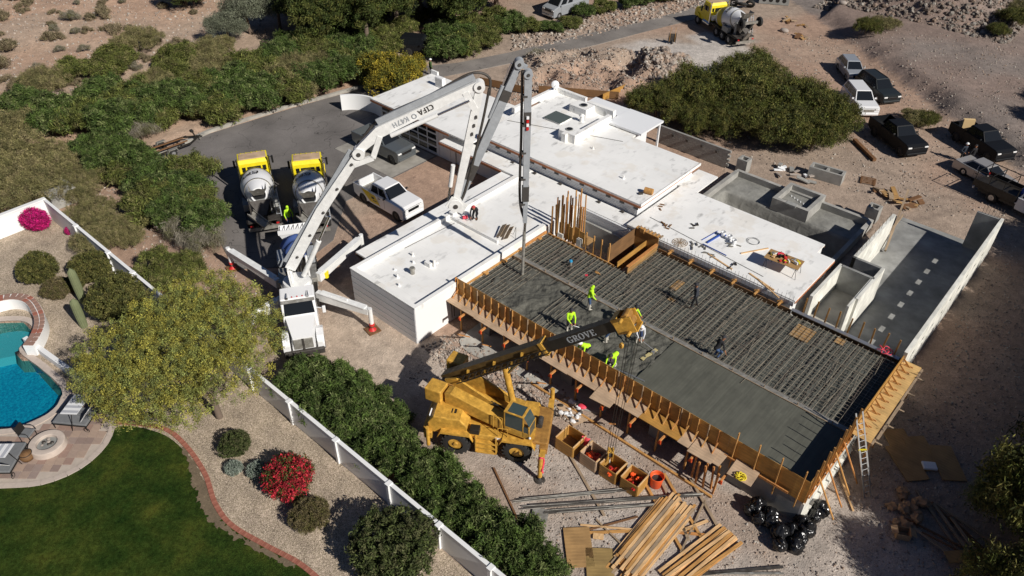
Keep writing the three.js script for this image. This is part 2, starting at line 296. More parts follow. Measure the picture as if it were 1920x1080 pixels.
{
  const xs = lineGrid(-112, 10, .5, 700), zs = lineGrid(-126, 4, .5, 700), nx = xs.length, nz = zs.length;
  const pos = new Float32Array(nx * nz * 3), col = new Float32Array(nx * nz * 3), uv = new Float32Array(nx * nz * 2), idx = [];
  const cg = GX([[640, 560], [720, 690], [800, 640], [960, 640], [1420, 900], [1700, 960], [1700, 1200], [1000, 1200], [930, 900], [760, 720]]);
  const trackLines = [[[640, 470], [650, 560], [690, 640], [800, 720], [900, 800]], [[1300, 60], [1450, 110], [1560, 190], [1640, 240], [1760, 330], [1850, 370]], [[1480, 40], [1600, 120], [1760, 210], [1900, 300]], [[1300, 40], [1400, 20], [1560, -10]], [[1640, 420], [1780, 380], [1900, 400]], [[1560, 1080], [1640, 940], [1740, 760], [1850, 560], [1910, 430]], [[200, 350], [260, 400], [350, 470], [420, 500]]].map(l => GX(l));
  const trackAt = (x, z, l) => { let m = 9; for (let i = 0; i < l.length - 1; i++) { const [ax, az] = l[i], dx = l[i + 1][0] - ax, dz = l[i + 1][1] - az, t = Math.max(0, Math.min(1, ((x - ax) * dx + (z - az) * dz) / (dx * dx + dz * dz))), q = Math.hypot(x - ax - dx * t, z - az - dz * t) + (wn(x, z, 2.5, 2) - .5) * .4; m = Math.min(m, Math.abs(q - .95) / .35); } return m; };
  const cp = GX([[560, 640], [620, 540], [700, 560], [800, 660], [760, 740], [600, 700]]);
  const cr = GX([[1180, 90], [1400, 60], [1440, 130], [1260, 150]]);
  for (let j = 0, k = 0; j < nz; j++) for (let i = 0; i < nx; i++, k++) {
    const x = xs[i], z = zs[j]; pos.set([x, ground(x, z), z], k * 3); uv.set([x, -z], k * 2);
    const a = wn(x, z, 14, 4), b = wn(x + 90, z, 3.5, 4), c = wn(x, z + 70, .9, 2);
    let r = .34, g = .268, bl = .212;
    const red = sm(.42, .62, a); r += red * .03; g -= red * .012; bl -= red * .022;
    const dg = polyDist(x, z, cg) + (b - .5) * 5; if (dg > -2) { const t = sm(-2, 1.5, dg) * (.35 + .65 * sm(.38, .58, b)); r += (.4 - r) * t; g += (.355 - g) * t; bl += (.315 - bl) * t; }
    const dr = polyDist(x, z, cr) + (b - .5) * 6; if (dr > -2) { const t = sm(-1, 1, dr); r += (.46 - r) * t; g += (.43 - g) * t; bl += (.4 - bl) * t; }
    { const t = sm(-3, 2, polyDist(x, z, cp) + (b - .5) * 4) * .8; r += (.47 - r) * t; g += (.385 - g) * t; bl += (.305 - bl) * t; }
    if (x < -58 && z > -52) { r += .07; g += .045; bl += .025; }
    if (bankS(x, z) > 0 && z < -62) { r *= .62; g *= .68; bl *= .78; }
    let k2 = .84 + .32 * b + .14 * (c - .5); for (const tr of trackLines) { const q = trackAt(x, z, tr); if (q < 1) k2 *= 1 - .2 * (1 - q) * (.4 + .9 * wn(x, z, 1.1, 2)); } col.set([r * k2, g * k2, bl * k2], k * 3);
  }
  for (let j = 0; j < nz - 1; j++) for (let i = 0; i < nx - 1; i++) { const a = j * nx + i; idx.push(a, a + nx, a + 1, a + 1, a + nx, a + nx + 1); }
  const g = new THREE.BufferGeometry(); g.setAttribute('position', new THREE.BufferAttribute(pos, 3)); g.setAttribute('color', new THREE.BufferAttribute(col, 3)); g.setAttribute('uv', new THREE.BufferAttribute(uv, 2)); g.setIndex(idx); g.computeVertexNormals();
  const o = new THREE.Mesh(g, M.dirt); o.name = 'ground'; o.receiveShadow = o.castShadow = true; o.userData = { kind: 'structure' }; scene.add(o);
}
struct('driveway', slab(drivePoly, -.25, .02), M.asphalt);
{ // concrete apron in front of the garage
  const o = struct('concrete_apron', slab([[-50.6, -34.7], [-43.4, -34.7], [-43.4, -39.55], [-50.6, -39.6]], -.2, .035), M.padConcrete);
}
{ // driveway kerb wall along the shrubs
  const pts = GX([[262, 312], [300, 291], [395, 247], [540, 202], [600, 186], [692, 160]]), gs = [];
  for (let i = 0; i < pts.length - 1; i++) gs.push(bar([pts[i][0], .1, pts[i][1]], [pts[i + 1][0], .1, pts[i + 1][1]], .28, .3));
  struct('driveway_kerb', gs, M.concrete);
}
{ // the gravel road behind the house
  const a = GX([[770, 128], [860, 118], [960, 98], [1090, 66], [1200, 42], [1290, 18], [1330, -6], [1420, -40]]), b = GX([[1480, -40], [1400, 0], [1330, 30], [1240, 52], [1120, 84], [1000, 110], [900, 131], [800, 150]]);
  struct('road', slab([...a, ...b], -.3, .05), M.road);
  struct('street', slab(GX([[1800, -60], [1866, -2], [1925, 34], [2050, 110], [2200, 60], [1950, -80]]), -.3, 1.35), M.asphalt);
}
// ---------------------------------------------------------------- the neighbour's yard
const lawnPoly = smooth(GX([[-200, 920], [0, 912], [70, 905], [150, 872], [205, 820], [222, 800], [300, 812], [345, 845], [380, 900], [400, 950], [430, 985], [500, 1025], [590, 1085], [700, 1300], [200, 1600], [-400, 1300]]), 5);
struct('gravel_yard', slab([[-57.4, -13.8], [2, -13.6], [20, -13.6], [20, 30], [-80, 30], [-80, -10.3], [-57.4, -10.3]], -.3, .0, [nPoolPoly]), M.gravel);
struct('lawn', slab(lawnPoly, -.3, .012), M.lawn);
// ---------------------------------------------------------------- the white house
{
  const h = thing('house', 'low white modern house with flat stepped roofs and brown fascia boards', 'house');
  const W = M.paintWhite, Rf = M.roofWhite, P = (n, g, m) => obj(n, g, m, h);
  // front wing: walls with wide siding boards, parapet and sunken roof
  P('wall', bx(-33.1, -27.4, -.1, 2.37, -31.0, -22.72), W);
  for (let k = 0; k < 6; k++) {                                     // wide boards with open joints
    const y0 = -.06 + k * .46;
    P('siding_board', bx(-33.16, -27.34, y0, y0 + .395, -22.72, -22.58), M.sidingWhite);
  }
  P('end_wall', bx(-27.4, -27.3, -.05, 2.7, -34.6, -22.6), W);
  P('roof_sheet', bx(-33.0, -27.5, 2.38, 2.44, -31.1, -22.85), Rf);
  P('parapet', [bx(-33.22, -27.28, 2.69, 2.77, -22.9, -22.58), bx(-27.55, -27.285, 2.38, 2.765, -34.6, -22.9), bx(-33.2, -32.92, 2.38, 2.768, -31.1, -22.9), bx(-32.92, -27.55, 2.38, 2.69, -22.86, -22.7)], Rf);
  P('curb', bx(-32.92, -28.5, 2.44, 2.68, -31.2, -31.05), Rf); P('meter_pipe', [cyl([-27.22, .3, -25.7], [-27.22, 1.75, -25.7], .03, .03, 6), cyl([-27.22, .3, -25.5], [-27.22, 1.5, -25.5], .025, .025, 6), bx(-27.3, -27.2, 1.3, 1.6, -25.75, -25.45)], M.steelDark);
  P('overhang_roof', [bx(-34.8, -33.22, 2.2, 2.32, -38.45, -24.3), bx(-41.55, -33.0, 2.38, 2.5, -39.95, -38.45)], Rf);
  
  P('overhang_fascia', [bx(-34.84, -34.8, 2.08, 2.2, -38.4, -24.3), bx(-41.6, -34.84, 2.2, 2.38, -38.45, -38.4), bx(-41.62, -41.55, 2.2, 2.38, -39.9, -38.4)], M.fascia);
  // middle wing
  P('wall', [bx(-33.2, -27.4, 0, 2.4, -39.9, -31.1), bx(-27.4, -23.0, 0, 2.4, -39.9, -38.45)], W);
  P('roof_sheet', [bx(-33.25, -27.4, 2.4, 2.47, -39.95, -31.12), bx(-27.4, -23.3, 2.4, 2.475, -39.95, -38.5)], Rf);
  P('roof_ridge', bx(-33.3, -32.9, 2.4, 2.72, -38.4, -31.35), Rf);
  for (let k = 0; k < 8; k++) P('wall_board', bx(-27.25, -21.0, .1 + k * .29, .1 + k * .29 + .265, -38.44, -38.38), M.sidingWhite);
  // entry recess
  P('entry_wall', bx(-41.1, -34.4, 0, 2.3, -40.1, -39.9), W);
  P('entry_door', bx(-37.2, -36.2, 0, 2.1, -39.9, -39.84), M.sidingWhite);
  P('entry_column', bx(-34.75, -34.55, 0, 2.2, -38.3, -38.1), W);
  // garage
  P('garage_wall', [bx(-50.4, -41.2, 0, 3.0, -46.2, -39.8)], W);
  P('garage_roof', [bx(-50.65, -38.6, 3.02, 3.14, -46.45, -39.05)], Rf);
  P('garage_fascia', [bx(-50.66, -41.1, 2.84, 3.02, -39.08, -39.04), bx(-50.68, -50.64, 2.84, 3.02, -46.4, -39.04)], M.fascia);
  P('parapet', bx(-50.65, -49.8, 3.14, 3.5, -46.45, -46.25), Rf);
  const door = P('garage_door', bx(-50.0, -43.0, .05, 2.65, -39.8, -39.74), M.sidingWhite);
  for (let c = 0; c < 6; c++) for (let k = 0; k < 4; k++) obj('window_pane', bx(-44.32 - c * 1.14, -43.32 - c * 1.14, .3 + k * .59, .72 + k * .59, -39.74, -39.725), M.darkGlass, door);
  P('side_door', bx(-42.6, -41.7, .05, 2.1, -39.8, -39.75), M.sidingWhite);
  // main hall with its high roof
  P('main_wall', [bx(-38.3, -23.6, 0, 3.35, -47.3, -40.1), bx(-38.9, -29.6, 0, 3.35, -50.2, -47.3)], M.sidingWhite);
  P('main_roof', [bx(-38.7, -23.3, 3.44, 3.6, -47.75, -39.9), bx(-39.2, -29.4, 3.44, 3.597, -50.4, -47.75)], Rf);
  P('main_fascia', [bx(-38.7, -23.3, 3.28, 3.44, -39.93, -39.87), bx(-23.36, -23.28, 3.3, 3.44, -47.7, -39.93)], M.fascia);
  P('roof_trim', bx(-23.3, -23.22, 3.44, 3.64, -47.75, -39.9), Rf);
  for (let k = 0; k < 12; k++) P('clerestory_vent', bx(-36.9 + k * 1.18, -36.52 + k * 1.18, 2.98, 3.24, -40.1, -40.06), M.darkGlass);
  for (let k = 0; k < 4; k++) P('wall_groove', bx(-38.3, -23.7, 2.56 + k * .12, 2.57 + k * .12, -40.1, -40.085), M.steelGrey);
  P('parapet', [bx(-39.25, -38.95, 3.6, 4.05, -50.45, -44.6), bx(-38.95, -35.9, 3.6, 4.02, -50.45, -50.15)], Rf);
  P('high_wall', [bx(-32.35, -32.0, 3.6, 4.32, -48.5, -43.7), bx(-35.0, -32.35, 3.6, 4.3, -49.6, -49.2)], Rf);
  const ch1 = P('chimney', [bx(-33.6, -32.36, 3.6, 4.3, -44.9, -43.72), bx(-33.1, -32.7, 3.6, 4.28, -43.72, -43.4)], Rf); obj('flue', [cyl([-33.0, 4.3, -44.3], [-33.0, 4.36, -44.3], .3, .3, 16)], M.greyConcrete, ch1); obj('flue_hole', cyl([-33.0, 4.36, -44.3], [-33.0, 4.366, -44.3], .23, .23, 16), M.blackPlastic, ch1);
  const ch2 = P('chimney', [bx(-35.9, -34.2, 3.6, 4.22, -49.2, -48.0)], Rf); obj('flue', cyl([-34.9, 4.22, -48.6], [-34.9, 4.28, -48.6], .33, .33, 16), M.greyConcrete, ch2); obj('flue_hole', cyl([-34.9, 4.28, -48.6], [-34.9, 4.286, -48.6], .26, .26, 16), M.blackPlastic, ch2);
  P('roof_vent', [cyl([-34.0, 3.6, -47.2], [-34.0, 4.2, -47.2], .16, .16, 12), cyl([-34.0, 4.1, -47.2], [-34.0, 4.25, -47.2], .24, .1, 12)], Rf);
  const sk = P('skylight_curb', bx(-36.5, -34.9, 3.6, 3.72, -47.0, -45.5), Rf); obj('skylight_glass', bx(-36.55, -34.85, 3.72, 3.76, -47.05, -45.45), M.skylight, sk);
  // patio canopy
  P('canopy', [bx(-35.7, -32.2, 3.72, 3.8, -51.4, -49.7), bx(-32.18, -28.9, 3.68, 3.85, -51.4, -48.2)], M.canopyWhite);
  P('canopy_post', [bx(-29.15, -29.0, 0, 3.68, -51.2, -51.05)], M.canopyWhite);
  P('grill_counter', bx(-29.6, -28.5, 0, 1.25, -49.4, -48.6), W);
  // low flat roof towards the new wing
  P('wall', [bx(-23.0, -12.3, 0, 2.6, -45.1, -38.6), bx(-12.3, -11.3, 0, 2.55, -43.9, -38.6)], W);
  P('low_roof', [bx(-23.3, -12.25, 2.62, 2.74, -45.3, -38.42), bx(-12.25, -11.05, 2.62, 2.737, -44.1, -38.42), bx(-23.6, -21.95, 2.62, 2.735, -48.3, -45.3)], Rf);
  P('low_fascia', [bx(-11.08, -11.02, 2.5, 2.62, -44.1, -38.45), bx(-21.95, -12.25, 2.48, 2.62, -45.33, -45.28)], M.fascia);
  P('roof_edge_band', bx(-21.0, -11.1, 2.3, 2.64, -38.46, -38.38), M.sidingWhite);
  // small roof fittings
  const rp = [[-31.3, -24.6], [-31.0, -25.9], [-30.6, -24.2], [-29.9, -26.9], [-29.9, -23.7], [-31.6, -26.4], [-36.0, -43.0], [-30.5, -44.1], [-26.2, -42.0]];
  rp.forEach(([x, z], i) => { const y = z < -39 ? 3.6 : 2.44; P('roof_pipe', [cyl([x, y, z], [x, y + .12 + (i % 3) * .08, z], .06, .06, 8), cyl([x, y, z], [x, y + .05, z], .14, .08, 8)], Rf); });
  P('roof_vent', [cyl([-30.2, 2.43, -25.1], [-30.2, 2.85, -25.1], .14, .14, 12), cyl([-30.2, 2.82, -25.1], [-30.2, 2.92, -25.1], .2, .16, 12)], M.steelGrey);
  P('roof_vent', [bx(-30.3, -29.8, 2.43, 2.75, -26.6, -26.2), cyl([-29.7, 2.43, -26.5], [-29.7, 3.0, -26.5], .09, .09, 8)], Rf);
  const drains = [[-37.6, -40.2], [-34.9, -40.3], [-32.6, -40.2], [-30.2, -40.3], [-26.6, -40.2], [-24.6, -40.3]];
  drains.forEach(([x, z]) => P('junction_box', bx(x - .12, x + .12, 2.47, 2.58, z - .1 + .5, z + .1 + .5), M.steelDark));
  for (const c of [cyl([-32.6, 2.46, -26.6], [-32.3, 2.46, -30.9], .018, .018, 5), cyl([-44.6, 3.17, -46.2], [-40.2, 3.17, -40.6], .035, .035, 5), cyl([-38.5, 3.63, -43.2], [-29.5, 3.63, -46.6], .016, .016, 5), cyl([-22.6, 2.77, -40.2], [-13.6, 2.77, -39.3], .014, .014, 5)]) P('conduit', c, M.steelDark);
  for (let k = 0; k < 4; k++) P('conduit_block', B(.2, .1, .14, -44.2 + k * 1.1, 3.19, -45.7 + k * 1.4), M.steelDark);
  // condenser on the garage roof
  const ac = thing('condenser_unit', 'white air conditioner box standing on the garage roof', 'air conditioner', [-47.9, 3.14, -44.8]);
  obj('case', RB(.95, .9, .4, .03, 0, .47, 0), M.paintWhite, ac); obj('grille', [0, 1, 2, 3, 4, 5].map(k => B(.8, .03, .01, 0, .2 + k * .11, .205)), M.steelGrey, ac); for (const q of [-.35, .35]) obj('foot', B(.08, .04, .42, q, .02, 0), M.steelDark, ac);
  // satellite dish at the back parapet
  const ds = thing('satellite_dish', 'round white satellite dish fixed to the rear parapet', 'satellite dish', [-38.7, 4.05, -49.6]);
  const dish = new THREE.SphereGeometry(.5, 16, 6, 0, 6.3, 0, .75).translate(0, -.42, 0).rotateX(1.1); obj('dish', xf(dish, 0, .55, .05, 0, .8, 0), M.canopyWhite, ds); obj('mast', cyl([0, 0, 0], [0, .5, 0], .03, .03, 6), M.steelGrey, ds); obj('arm', cyl([0, .45, 0], [.35, .6, .35], .02, .02, 5), M.steelGrey, ds);
}
{ // curved garden wall by the garage
  const o = new THREE.CylinderGeometry(3.4, 3.4, 1.5, 28, 1, true, 2.6, 1.6), i = new THREE.CylinderGeometry(3.2, 3.2, 1.5, 28, 1, true, 2.6, 1.6), t = new THREE.RingGeometry(3.2, 3.4, 28, 1, 0, 1.6);
  t.rotateX(-Math.PI / 2).rotateY(2.6 - Math.PI / 2).translate(0, .75, 0);
  const w = obj('garden_wall', [o, i, t], M.paintWhite); w.position.set(-53.2, .75, -38.2); tag(w, 'curved white garden wall in the shade beside the garage', 'wall');
}
// ---------------------------------------------------------------- deck under construction
const uvShort = uvbox(.02, .02, 3.55), uvRear = uvbox(15.9, .02, .02), uvDowel = uvbox(.014, .95, .014), uvDowel2 = uvbox(.014, .7, .014), uvStake = uvbox(.05, .35, .05), uvStud = [uvbox(.06, 3, .1), uvbox(.1, 3, .06), uvbox(.07, 1.6, .1)];
const clampG = join([B(.13, .16, .1), B(.2, .08, .06, 0, -.06, .02), B(.08, .2, .06, .06, .05, .03)]);
const DY = 2.2;      // level of the fresh concrete
{
  const d = thing('concrete_deck', 'raised suspended floor half poured with wet concrete inside timber formwork', 'deck');
  const P = (n, g, m) => obj(n, g, m, d);
  P('deck_board', [bx(-27.25, -20.45, 1.78, 1.9, -34.66, -26.15), bx(-20.45, -4.5, 1.78, 1.9, -38.0, -26.15)], M.brownPly);
  // dark forms between the bars
  const sheet = (x0, x1, z0, z1, y, amp, sc, st, edge) => {
    const nx = Math.round((x1 - x0) / st), nz = Math.round((z1 - z0) / st), g = new THREE.PlaneGeometry(x1 - x0, z1 - z0, nx, nz).rotateX(-Math.PI / 2).translate((x0 + x1) / 2, 0, (z0 + z1) / 2), p = g.attributes.position;
    for (let i = 0; i < p.count; i++) { const x = p.getX(i), z = p.getZ(i); p.setY(i, y(x, z) + (wn(x, z, sc, 3) - .5) * amp); }
    g.computeVertexNormals(); return g;
  };
  const lump = (x, z) => 1.99 + .06 * (Math.abs(Math.sin(x * 5.2)) > .35 ? 1 : 0) * (Math.abs(Math.sin(z * 5.2)) > .3 ? 1 : 0);
  P('void_forms', sheet(-27.2, -20.45, -34.64, -31.05, lump, .1, .5, .1), M.deckFoam); P('void_forms', sheet(-20.45, -4.55, -37.95, -31.05, lump, .1, .5, .1), M.deckFoam);
  for (const [u, v, w, l] of [[1095, 448, 1.3, .9], [1270, 535, .5, 1.1], [1505, 625, 1.1, 1.3], [1260, 560, .4, .5], [1575, 640, .5, .6]]) { const p = G(u, v, 2.1); P('bare_plywood', B(w, .02, l, p.x, 2.1, p.z), M.tanPly); }
  P('rough_concrete', sheet(-26.3, -14.6, -31.0, -26.14, (x, z) => { const e = Math.min(x + 26.4 + 2.2 * (wn(x, z, 1.3) - .3), 1); return DY - .04 + Math.min(0, (e - .6) * .25) - .1 * sm(-24, -26.2, x); }, .42, .6, .07), M.wetConcrete);
  P('edge_forms', sheet(-27.2, -24.6, -31.0, -26.14, () => 2.0, .1, .4, .12), M.deckFoam);
  P('smooth_concrete', sheet(-14.7, -4.5, -31.0, -26.14, (x, z) => DY - .005 * Math.sin(x * 7), .02, 1.2, .14), M.smoothConcrete);
  P('concrete_edge', bx(-14.7, -4.5, 1.9, DY - .02, -31.0, -26.14), M.smoothConcrete);
}
{ // bars
  const m = thing('rebar_mat', 'tied grid of steel reinforcing bars laid over the unpoured deck', 'rebar');
  const gz = uvbox(.02, .02, 6.85), gx = uvbox(22.5, .02, .02), gz2 = uvbox(.02, .02, 4.7), gx2 = uvbox(2.6, .02, .02);
  const zlen = z => 1;
  for (let i = 0; i < 68; i++) { const x = -27.0 + i * .33, cut = x < -20.6; const r = mesh('rebar', cut ? uvShort : gz, M.rebar, m, x + rr(-.03, .03), 2.19 + rr(-.015, .02), cut ? -32.85 : -34.5, rr(-.003, .003), rr(-.012, .012), 0); }
  for (let k = 0; k < 24; k++) { const z = -37.8 + k * .288, cut = z < -34.6; mesh('rebar', cut ? uvRear : gx, M.rebar, m, cut ? -12.6 : -15.9, 2.165 + rr(-.008, .008), z + rr(-.05, .05), 0, rr(-.004, .004), 0); }
  for (let k = 0; k < 9; k++) mesh('rebar', gz2, M.rebar, m, -27.05 + k * .3, 2.16, -28.6, 0, rr(-.01, .01), 0);
  for (let k = 0; k < 15; k++) mesh('rebar', gx2, M.rebarDark, m, -26.0, 2.14, -30.8 + k * .32);
  for (let k = 0; k < 5; k++) mesh('rebar', gz2, M.rebar, m, -21.9 + k * .28, 2.29 - (k === 2 ? .04 : 0), -28.9, 0, .03, 0);
  for (let k = 0; k < 36; k++) { const x = -20.2 + k * .26; mesh('dowel', k % 2 ? uvDowel : uvDowel2, M.rebarDark, m, x, 2.75, -38.2 + rr(-.04, .04), rr(-.03, .03), 0, rr(-.03, .03)); }
}
{ // lower layer and loose lapped bars
  const m = thing('lower_rebar_mat', 'denser lower layer of dark reinforcing bars with loose lapped ends', 'rebar'), g = uvbox(.02, .02, 6.8), gs = uvbox(.02, .02, 3.5), sh = [uvbox(.018, .018, 1.6), uvbox(.018, .018, 2.6), uvbox(1.9, .018, .018)];
  for (let i = 0; i < 33; i++) { const x = -26.8 + i * .67, cut = x < -20.6; mesh('rebar', cut ? gs : g, M.rebarDark, m, x + rr(-.06, .06), 2.1 + rr(-.02, .02), cut ? -32.85 : -34.5, rr(-.006, .006), rr(-.02, .02), 0); }
  for (let i = 0; i < 70; i++) { const x = rr(-20, -5.2), z = rr(-37.2, -31.8), k = i % 3; mesh('lapped_bar', sh[k], i % 2 ? M.rebarDark : M.rebar, m, x, 2.21 + rr(-.02, .05), z, k === 2 ? 0 : rr(-.03, .03), rr(-.25, .25), k === 2 ? rr(-.03, .03) : 0); }
  for (let i = 0; i < 20; i++) { const x = rr(-26, -21.5), z = rr(-34.2, -31.5); mesh('lapped_bar', sh[i % 2], M.rebarDark, m, x, 2.22, z, rr(-.03, .03), rr(-.25, .25), 0); }
}
{ // form at the rim of the pour
  const s = thing('screed_form', 'board on edge with short stakes dividing the wet concrete from the bars', 'formwork');
  obj('board', bx(-27.0, -4.6, 1.95, 2.24, -31.06, -31.02), M.lumberGrey, s);
  obj('ledger', bx(-27.0, -4.6, 2.2, 2.235, -31.34, -31.07), M.steelGrey, s);
  for (let k = 0; k < 12; k++) mesh('stake', uvStake, M.lumberGrey, s, -26.3 + k * 1.9, 2.2, -31.12);
}
const FZ = -26.1;
{ // front formwork: panels, studs, kickers, shelf, joists, posts
  const f = thing('front_formwork', 'long row of yellow plywood form panels with timber studs and kickers', 'formwork');
  for (let k = 0; k < 9; k++) { const x0 = -27.3 + k * 2.08, m = k % 3 === 1 ? M.formPlyOld : M.formPly; obj('panel', bx(x0, x0 + 2.07, 1.86, 3.05 + (k % 2) * .01, FZ - .02 - (k % 2) * .004, FZ), m, f); }
  obj('panel', bx(-8.58, -4.42, 1.55, 3.05, FZ - .02, FZ), M.formPly, f);
  const stud = uvbox(.04, 1.16, .09), kick = uvbox(.04, .62, .09);
  for (let k = 0; k < 33; k++) {
    const x = -27.2 + k * .565; mesh('stud', stud, k % 5 === 2 ? M.lumberOrange : k % 7 === 3 ? M.lumberGrey : M.lumber, f, x + rr(-.03, .03), 2.45 + rr(-.03, .06), FZ + .05, 0, rr(-.05, .05), 0);
    mesh('kicker', kick, k % 4 ? M.lumber : M.lumberOrange, f, x + .06 + rr(-.03, .03), 2.09, FZ + .33, -.86, 0, rr(-.05, .05));
  }
  [-22.9, -19.6, -15.2, -11.3].forEach(x => obj('joint_post', bx(x, x + .05, 1.9, 3.12, FZ + .005, FZ + .06), M.lumberGrey, f));
  for (let k = 0; k < 8; k++) { const x0 = -27.28 + k * 2.36; obj('shelf_sheet', bx(x0, x0 + 2.35, 1.84, 1.86, FZ, -25.12 + (k % 2 ? .05 : 0)), k === 6 ? M.formPly : M.shelfPly, f); }
  for (const [u, v, w, l, t] of [[1135, 742, 1.25, 1.25, .1], [1320, 845, 1.3, 1.1, .04], [1395, 885, 1.25, 1.2, .06]]) { const p = G(u, v, 1.9); obj('loose_sheet', B(w, .02, l, p.x, 1.885, p.z, 0, t, 0), M.shelfPly, f); }
  obj('front_joist', bx(-27.25, -8.5, 1.7, 1.835, -25.25, -25.21), M.lumber, f);
  obj('rear_joist', bx(-27.25, -8.5, 1.6, 1.78, -26.0, -25.92), M.lumber, f);
  const post = uvbox(.09, 1.75, .09), beam = uvbox(.09, .13, 1.5);
  for (let k = 0; k < 11; k++) {
    const x = -26.2 + k * 1.78;
    mesh('post', post, M.lumber, f, x, .8, -25.3, rr(-.02, .02), 0, rr(-.03, .03));
    mesh('post', post, M.lumber, f, x + .4, .8, -27.0);
    const b = mesh('beam', beam, M.lumberOrange, f, x + .45, 1.62, -25.35 + rr(-.15, .12));
    const c = new THREE.Mesh(clampG, M.orange); c.name = 'clamp'; c.position.set(0, -.06, .72); c.castShadow = c.receiveShadow = true; b.add(c);
  }
  for (const [x, z, l, a] of [[-25.0, -24.3, 1.5, .5], [-23.4, -24.6, 1.1, .6], [-19.0, -24.4, 1.2, .4], [-14.3, -24.6, 1.0, .7]]) mesh('brace', uvbox(.09, .05, l), M.lumberOrange, f, x, .9, z, -.75, .1, 0);
  obj('sill_board', bx(-20.0, -8.2, .0, .1, -24.72, -24.6), M.lumber, f);
  // tall end: studs that stand above the panel, walers and concrete wall below
  const tall = uvbox(.05, 2.6, .1);
  for (let k = 0; k < 4; k++) { mesh('tall_stud', tall, M.lumber, f, -8.2 + k * 1.15, 2.35, FZ + .07, 0, 0, rr(-.02, .02)); }
  obj('waler', bx(-8.6, -5.2, 1.72, 1.86, FZ + .12, FZ + .18), M.lumberOrange, f);
  for (let k = 0; k < 6; k++) mesh('post', post, M.lumberOrange, f, -9.6 + k * .32 - (k > 2 ? .25 : 0), .8, -25.1 + (k % 2) * .22, .05, 0, rr(-.06, .06));
  obj('form_end', bx(-27.34, -27.29, 1.86, 3.1, FZ - .02, FZ + .12), M.lumberOrange, f);
}
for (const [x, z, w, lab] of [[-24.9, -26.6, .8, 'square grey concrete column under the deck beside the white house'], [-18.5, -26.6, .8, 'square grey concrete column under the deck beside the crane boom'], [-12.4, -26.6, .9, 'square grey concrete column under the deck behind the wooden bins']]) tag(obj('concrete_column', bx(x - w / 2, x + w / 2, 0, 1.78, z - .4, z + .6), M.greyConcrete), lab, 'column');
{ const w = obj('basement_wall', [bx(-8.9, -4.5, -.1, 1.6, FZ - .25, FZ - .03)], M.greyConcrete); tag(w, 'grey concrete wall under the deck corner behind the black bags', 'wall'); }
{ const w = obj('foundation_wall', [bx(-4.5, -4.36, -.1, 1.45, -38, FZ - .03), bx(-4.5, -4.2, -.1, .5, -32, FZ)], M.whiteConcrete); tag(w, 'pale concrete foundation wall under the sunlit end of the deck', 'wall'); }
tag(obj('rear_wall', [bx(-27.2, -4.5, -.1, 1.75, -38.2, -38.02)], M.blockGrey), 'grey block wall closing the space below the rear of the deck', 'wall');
{ // end formwork facing the sun
  mat('brightPly', [.56, .38, .17], { map: tPly, roughness: .7 });
  const f = thing('end_formwork', 'plywood form wall with tall studs and raking braces at the deck end', 'formwork');
  for (let k = 0; k < 2; k++) obj('panel', bx(-4.46, -4.44, 1.45, 3.08, -31.2 + k * 2.56, -28.65 + k * 2.54), M.formPly, f);
  const tall = uvbox(.09, 2.5, .045);
  for (let k = 0; k < 9; k++) mesh('tall_stud', tall, M.lumber, f, -4.38, 2.6 + (k % 3) * .12, -26.25 - k * .6, 0, 0, -.02);
  for (let k = 0; k < 4; k++) mesh('raking_brace', uvbox(.05, 2.7, .1), k % 2 ? M.lumberOrange : M.lumber, f, -3.75, 1.55, -27.1 - k * .95, 0, .15, .5);
  obj('waler', bx(-4.33, -4.27, 1.9, 2.0, -31.3, -26.2), M.lumberOrange, f);
  for (let k = 0; k < 6; k++) obj('shelf_sheet', bx(-4.4, -3.42, 2.28, 2.3, -32.25 - k * 1.2, -31.06 - k * 1.2), M.brightPly, f);
  obj('shelf_edge', [bx(-3.4, -3.3, 2.14, 2.28, -38.2, -31.06), bx(-3.34, -3.2, 2.3, 2.34, -35, -31.5)], M.lumberGrey, f);
  obj('panel', bx(-4.46, -4.42, 1.7, 2.75, -38.2, -31.2), M.formPly, f);
  const kick = uvbox(.62, .09, .04);
  for (let k = 0; k < 12; k++) { mesh('kicker', kick, M.lumber, f, -4.12, 2.5, -31.4 - k * .58, 0, .1, -.8); mesh('cleat', uvbox(.45, .05, .05), M.lumberOrange, f, -4.0, 2.33, -31.5 - k * .58); }
  for (let k = 0; k < 5; k++) mesh('post', uvbox(.09, 2.1, .09), M.lumberOrange, f, -3.5, 1.1, -31.6 - k * 1.6);
  for (let k = 0; k < 5; k++) mesh('outrigger_board', uvbox(1.5, .05, .09), M.lumberGrey, f, -3.7, 2.2, -31.4 - k * 1.5);
}
{ // rear formwork: edge board, stud wall, stair opening
  const f = thing('rear_formwork', 'brown edge boards and short blocks along the rear of the deck', 'formwork');
  obj('edge_board', bx(-20.4, -11.0, 1.95, 2.32, -38.06, -38.0), M.brownPly, f);
  for (let k = 0; k < 6; k++) { const x = -19.6 + k * 1.55; obj('block', [bx(x, x + .1, 2.3, 2.42, -38.4, -37.8), B(.3, .04, .3, x, 2.36, -38.25, 0, .7, .3)], M.lumber, f); }
  obj('edge_board', bx(-11.0, -4.5, 1.95, 2.36, -38.2, -38.1), M.brownPly, f); obj('flashing', bx(-11.0, -4.6, 2.36, 2.4, -38.16, -37.9), M.alu, f);
  const stk = uvbox(.09, 2.3, .045);
  for (let k = 0; k < 9; k++) mesh('stake', stk, M.lumber, f, -10.4 + k * .68, 2.25 + (k % 2) * .1, -38.3, .0, 0, rr(-.04, .04));
}
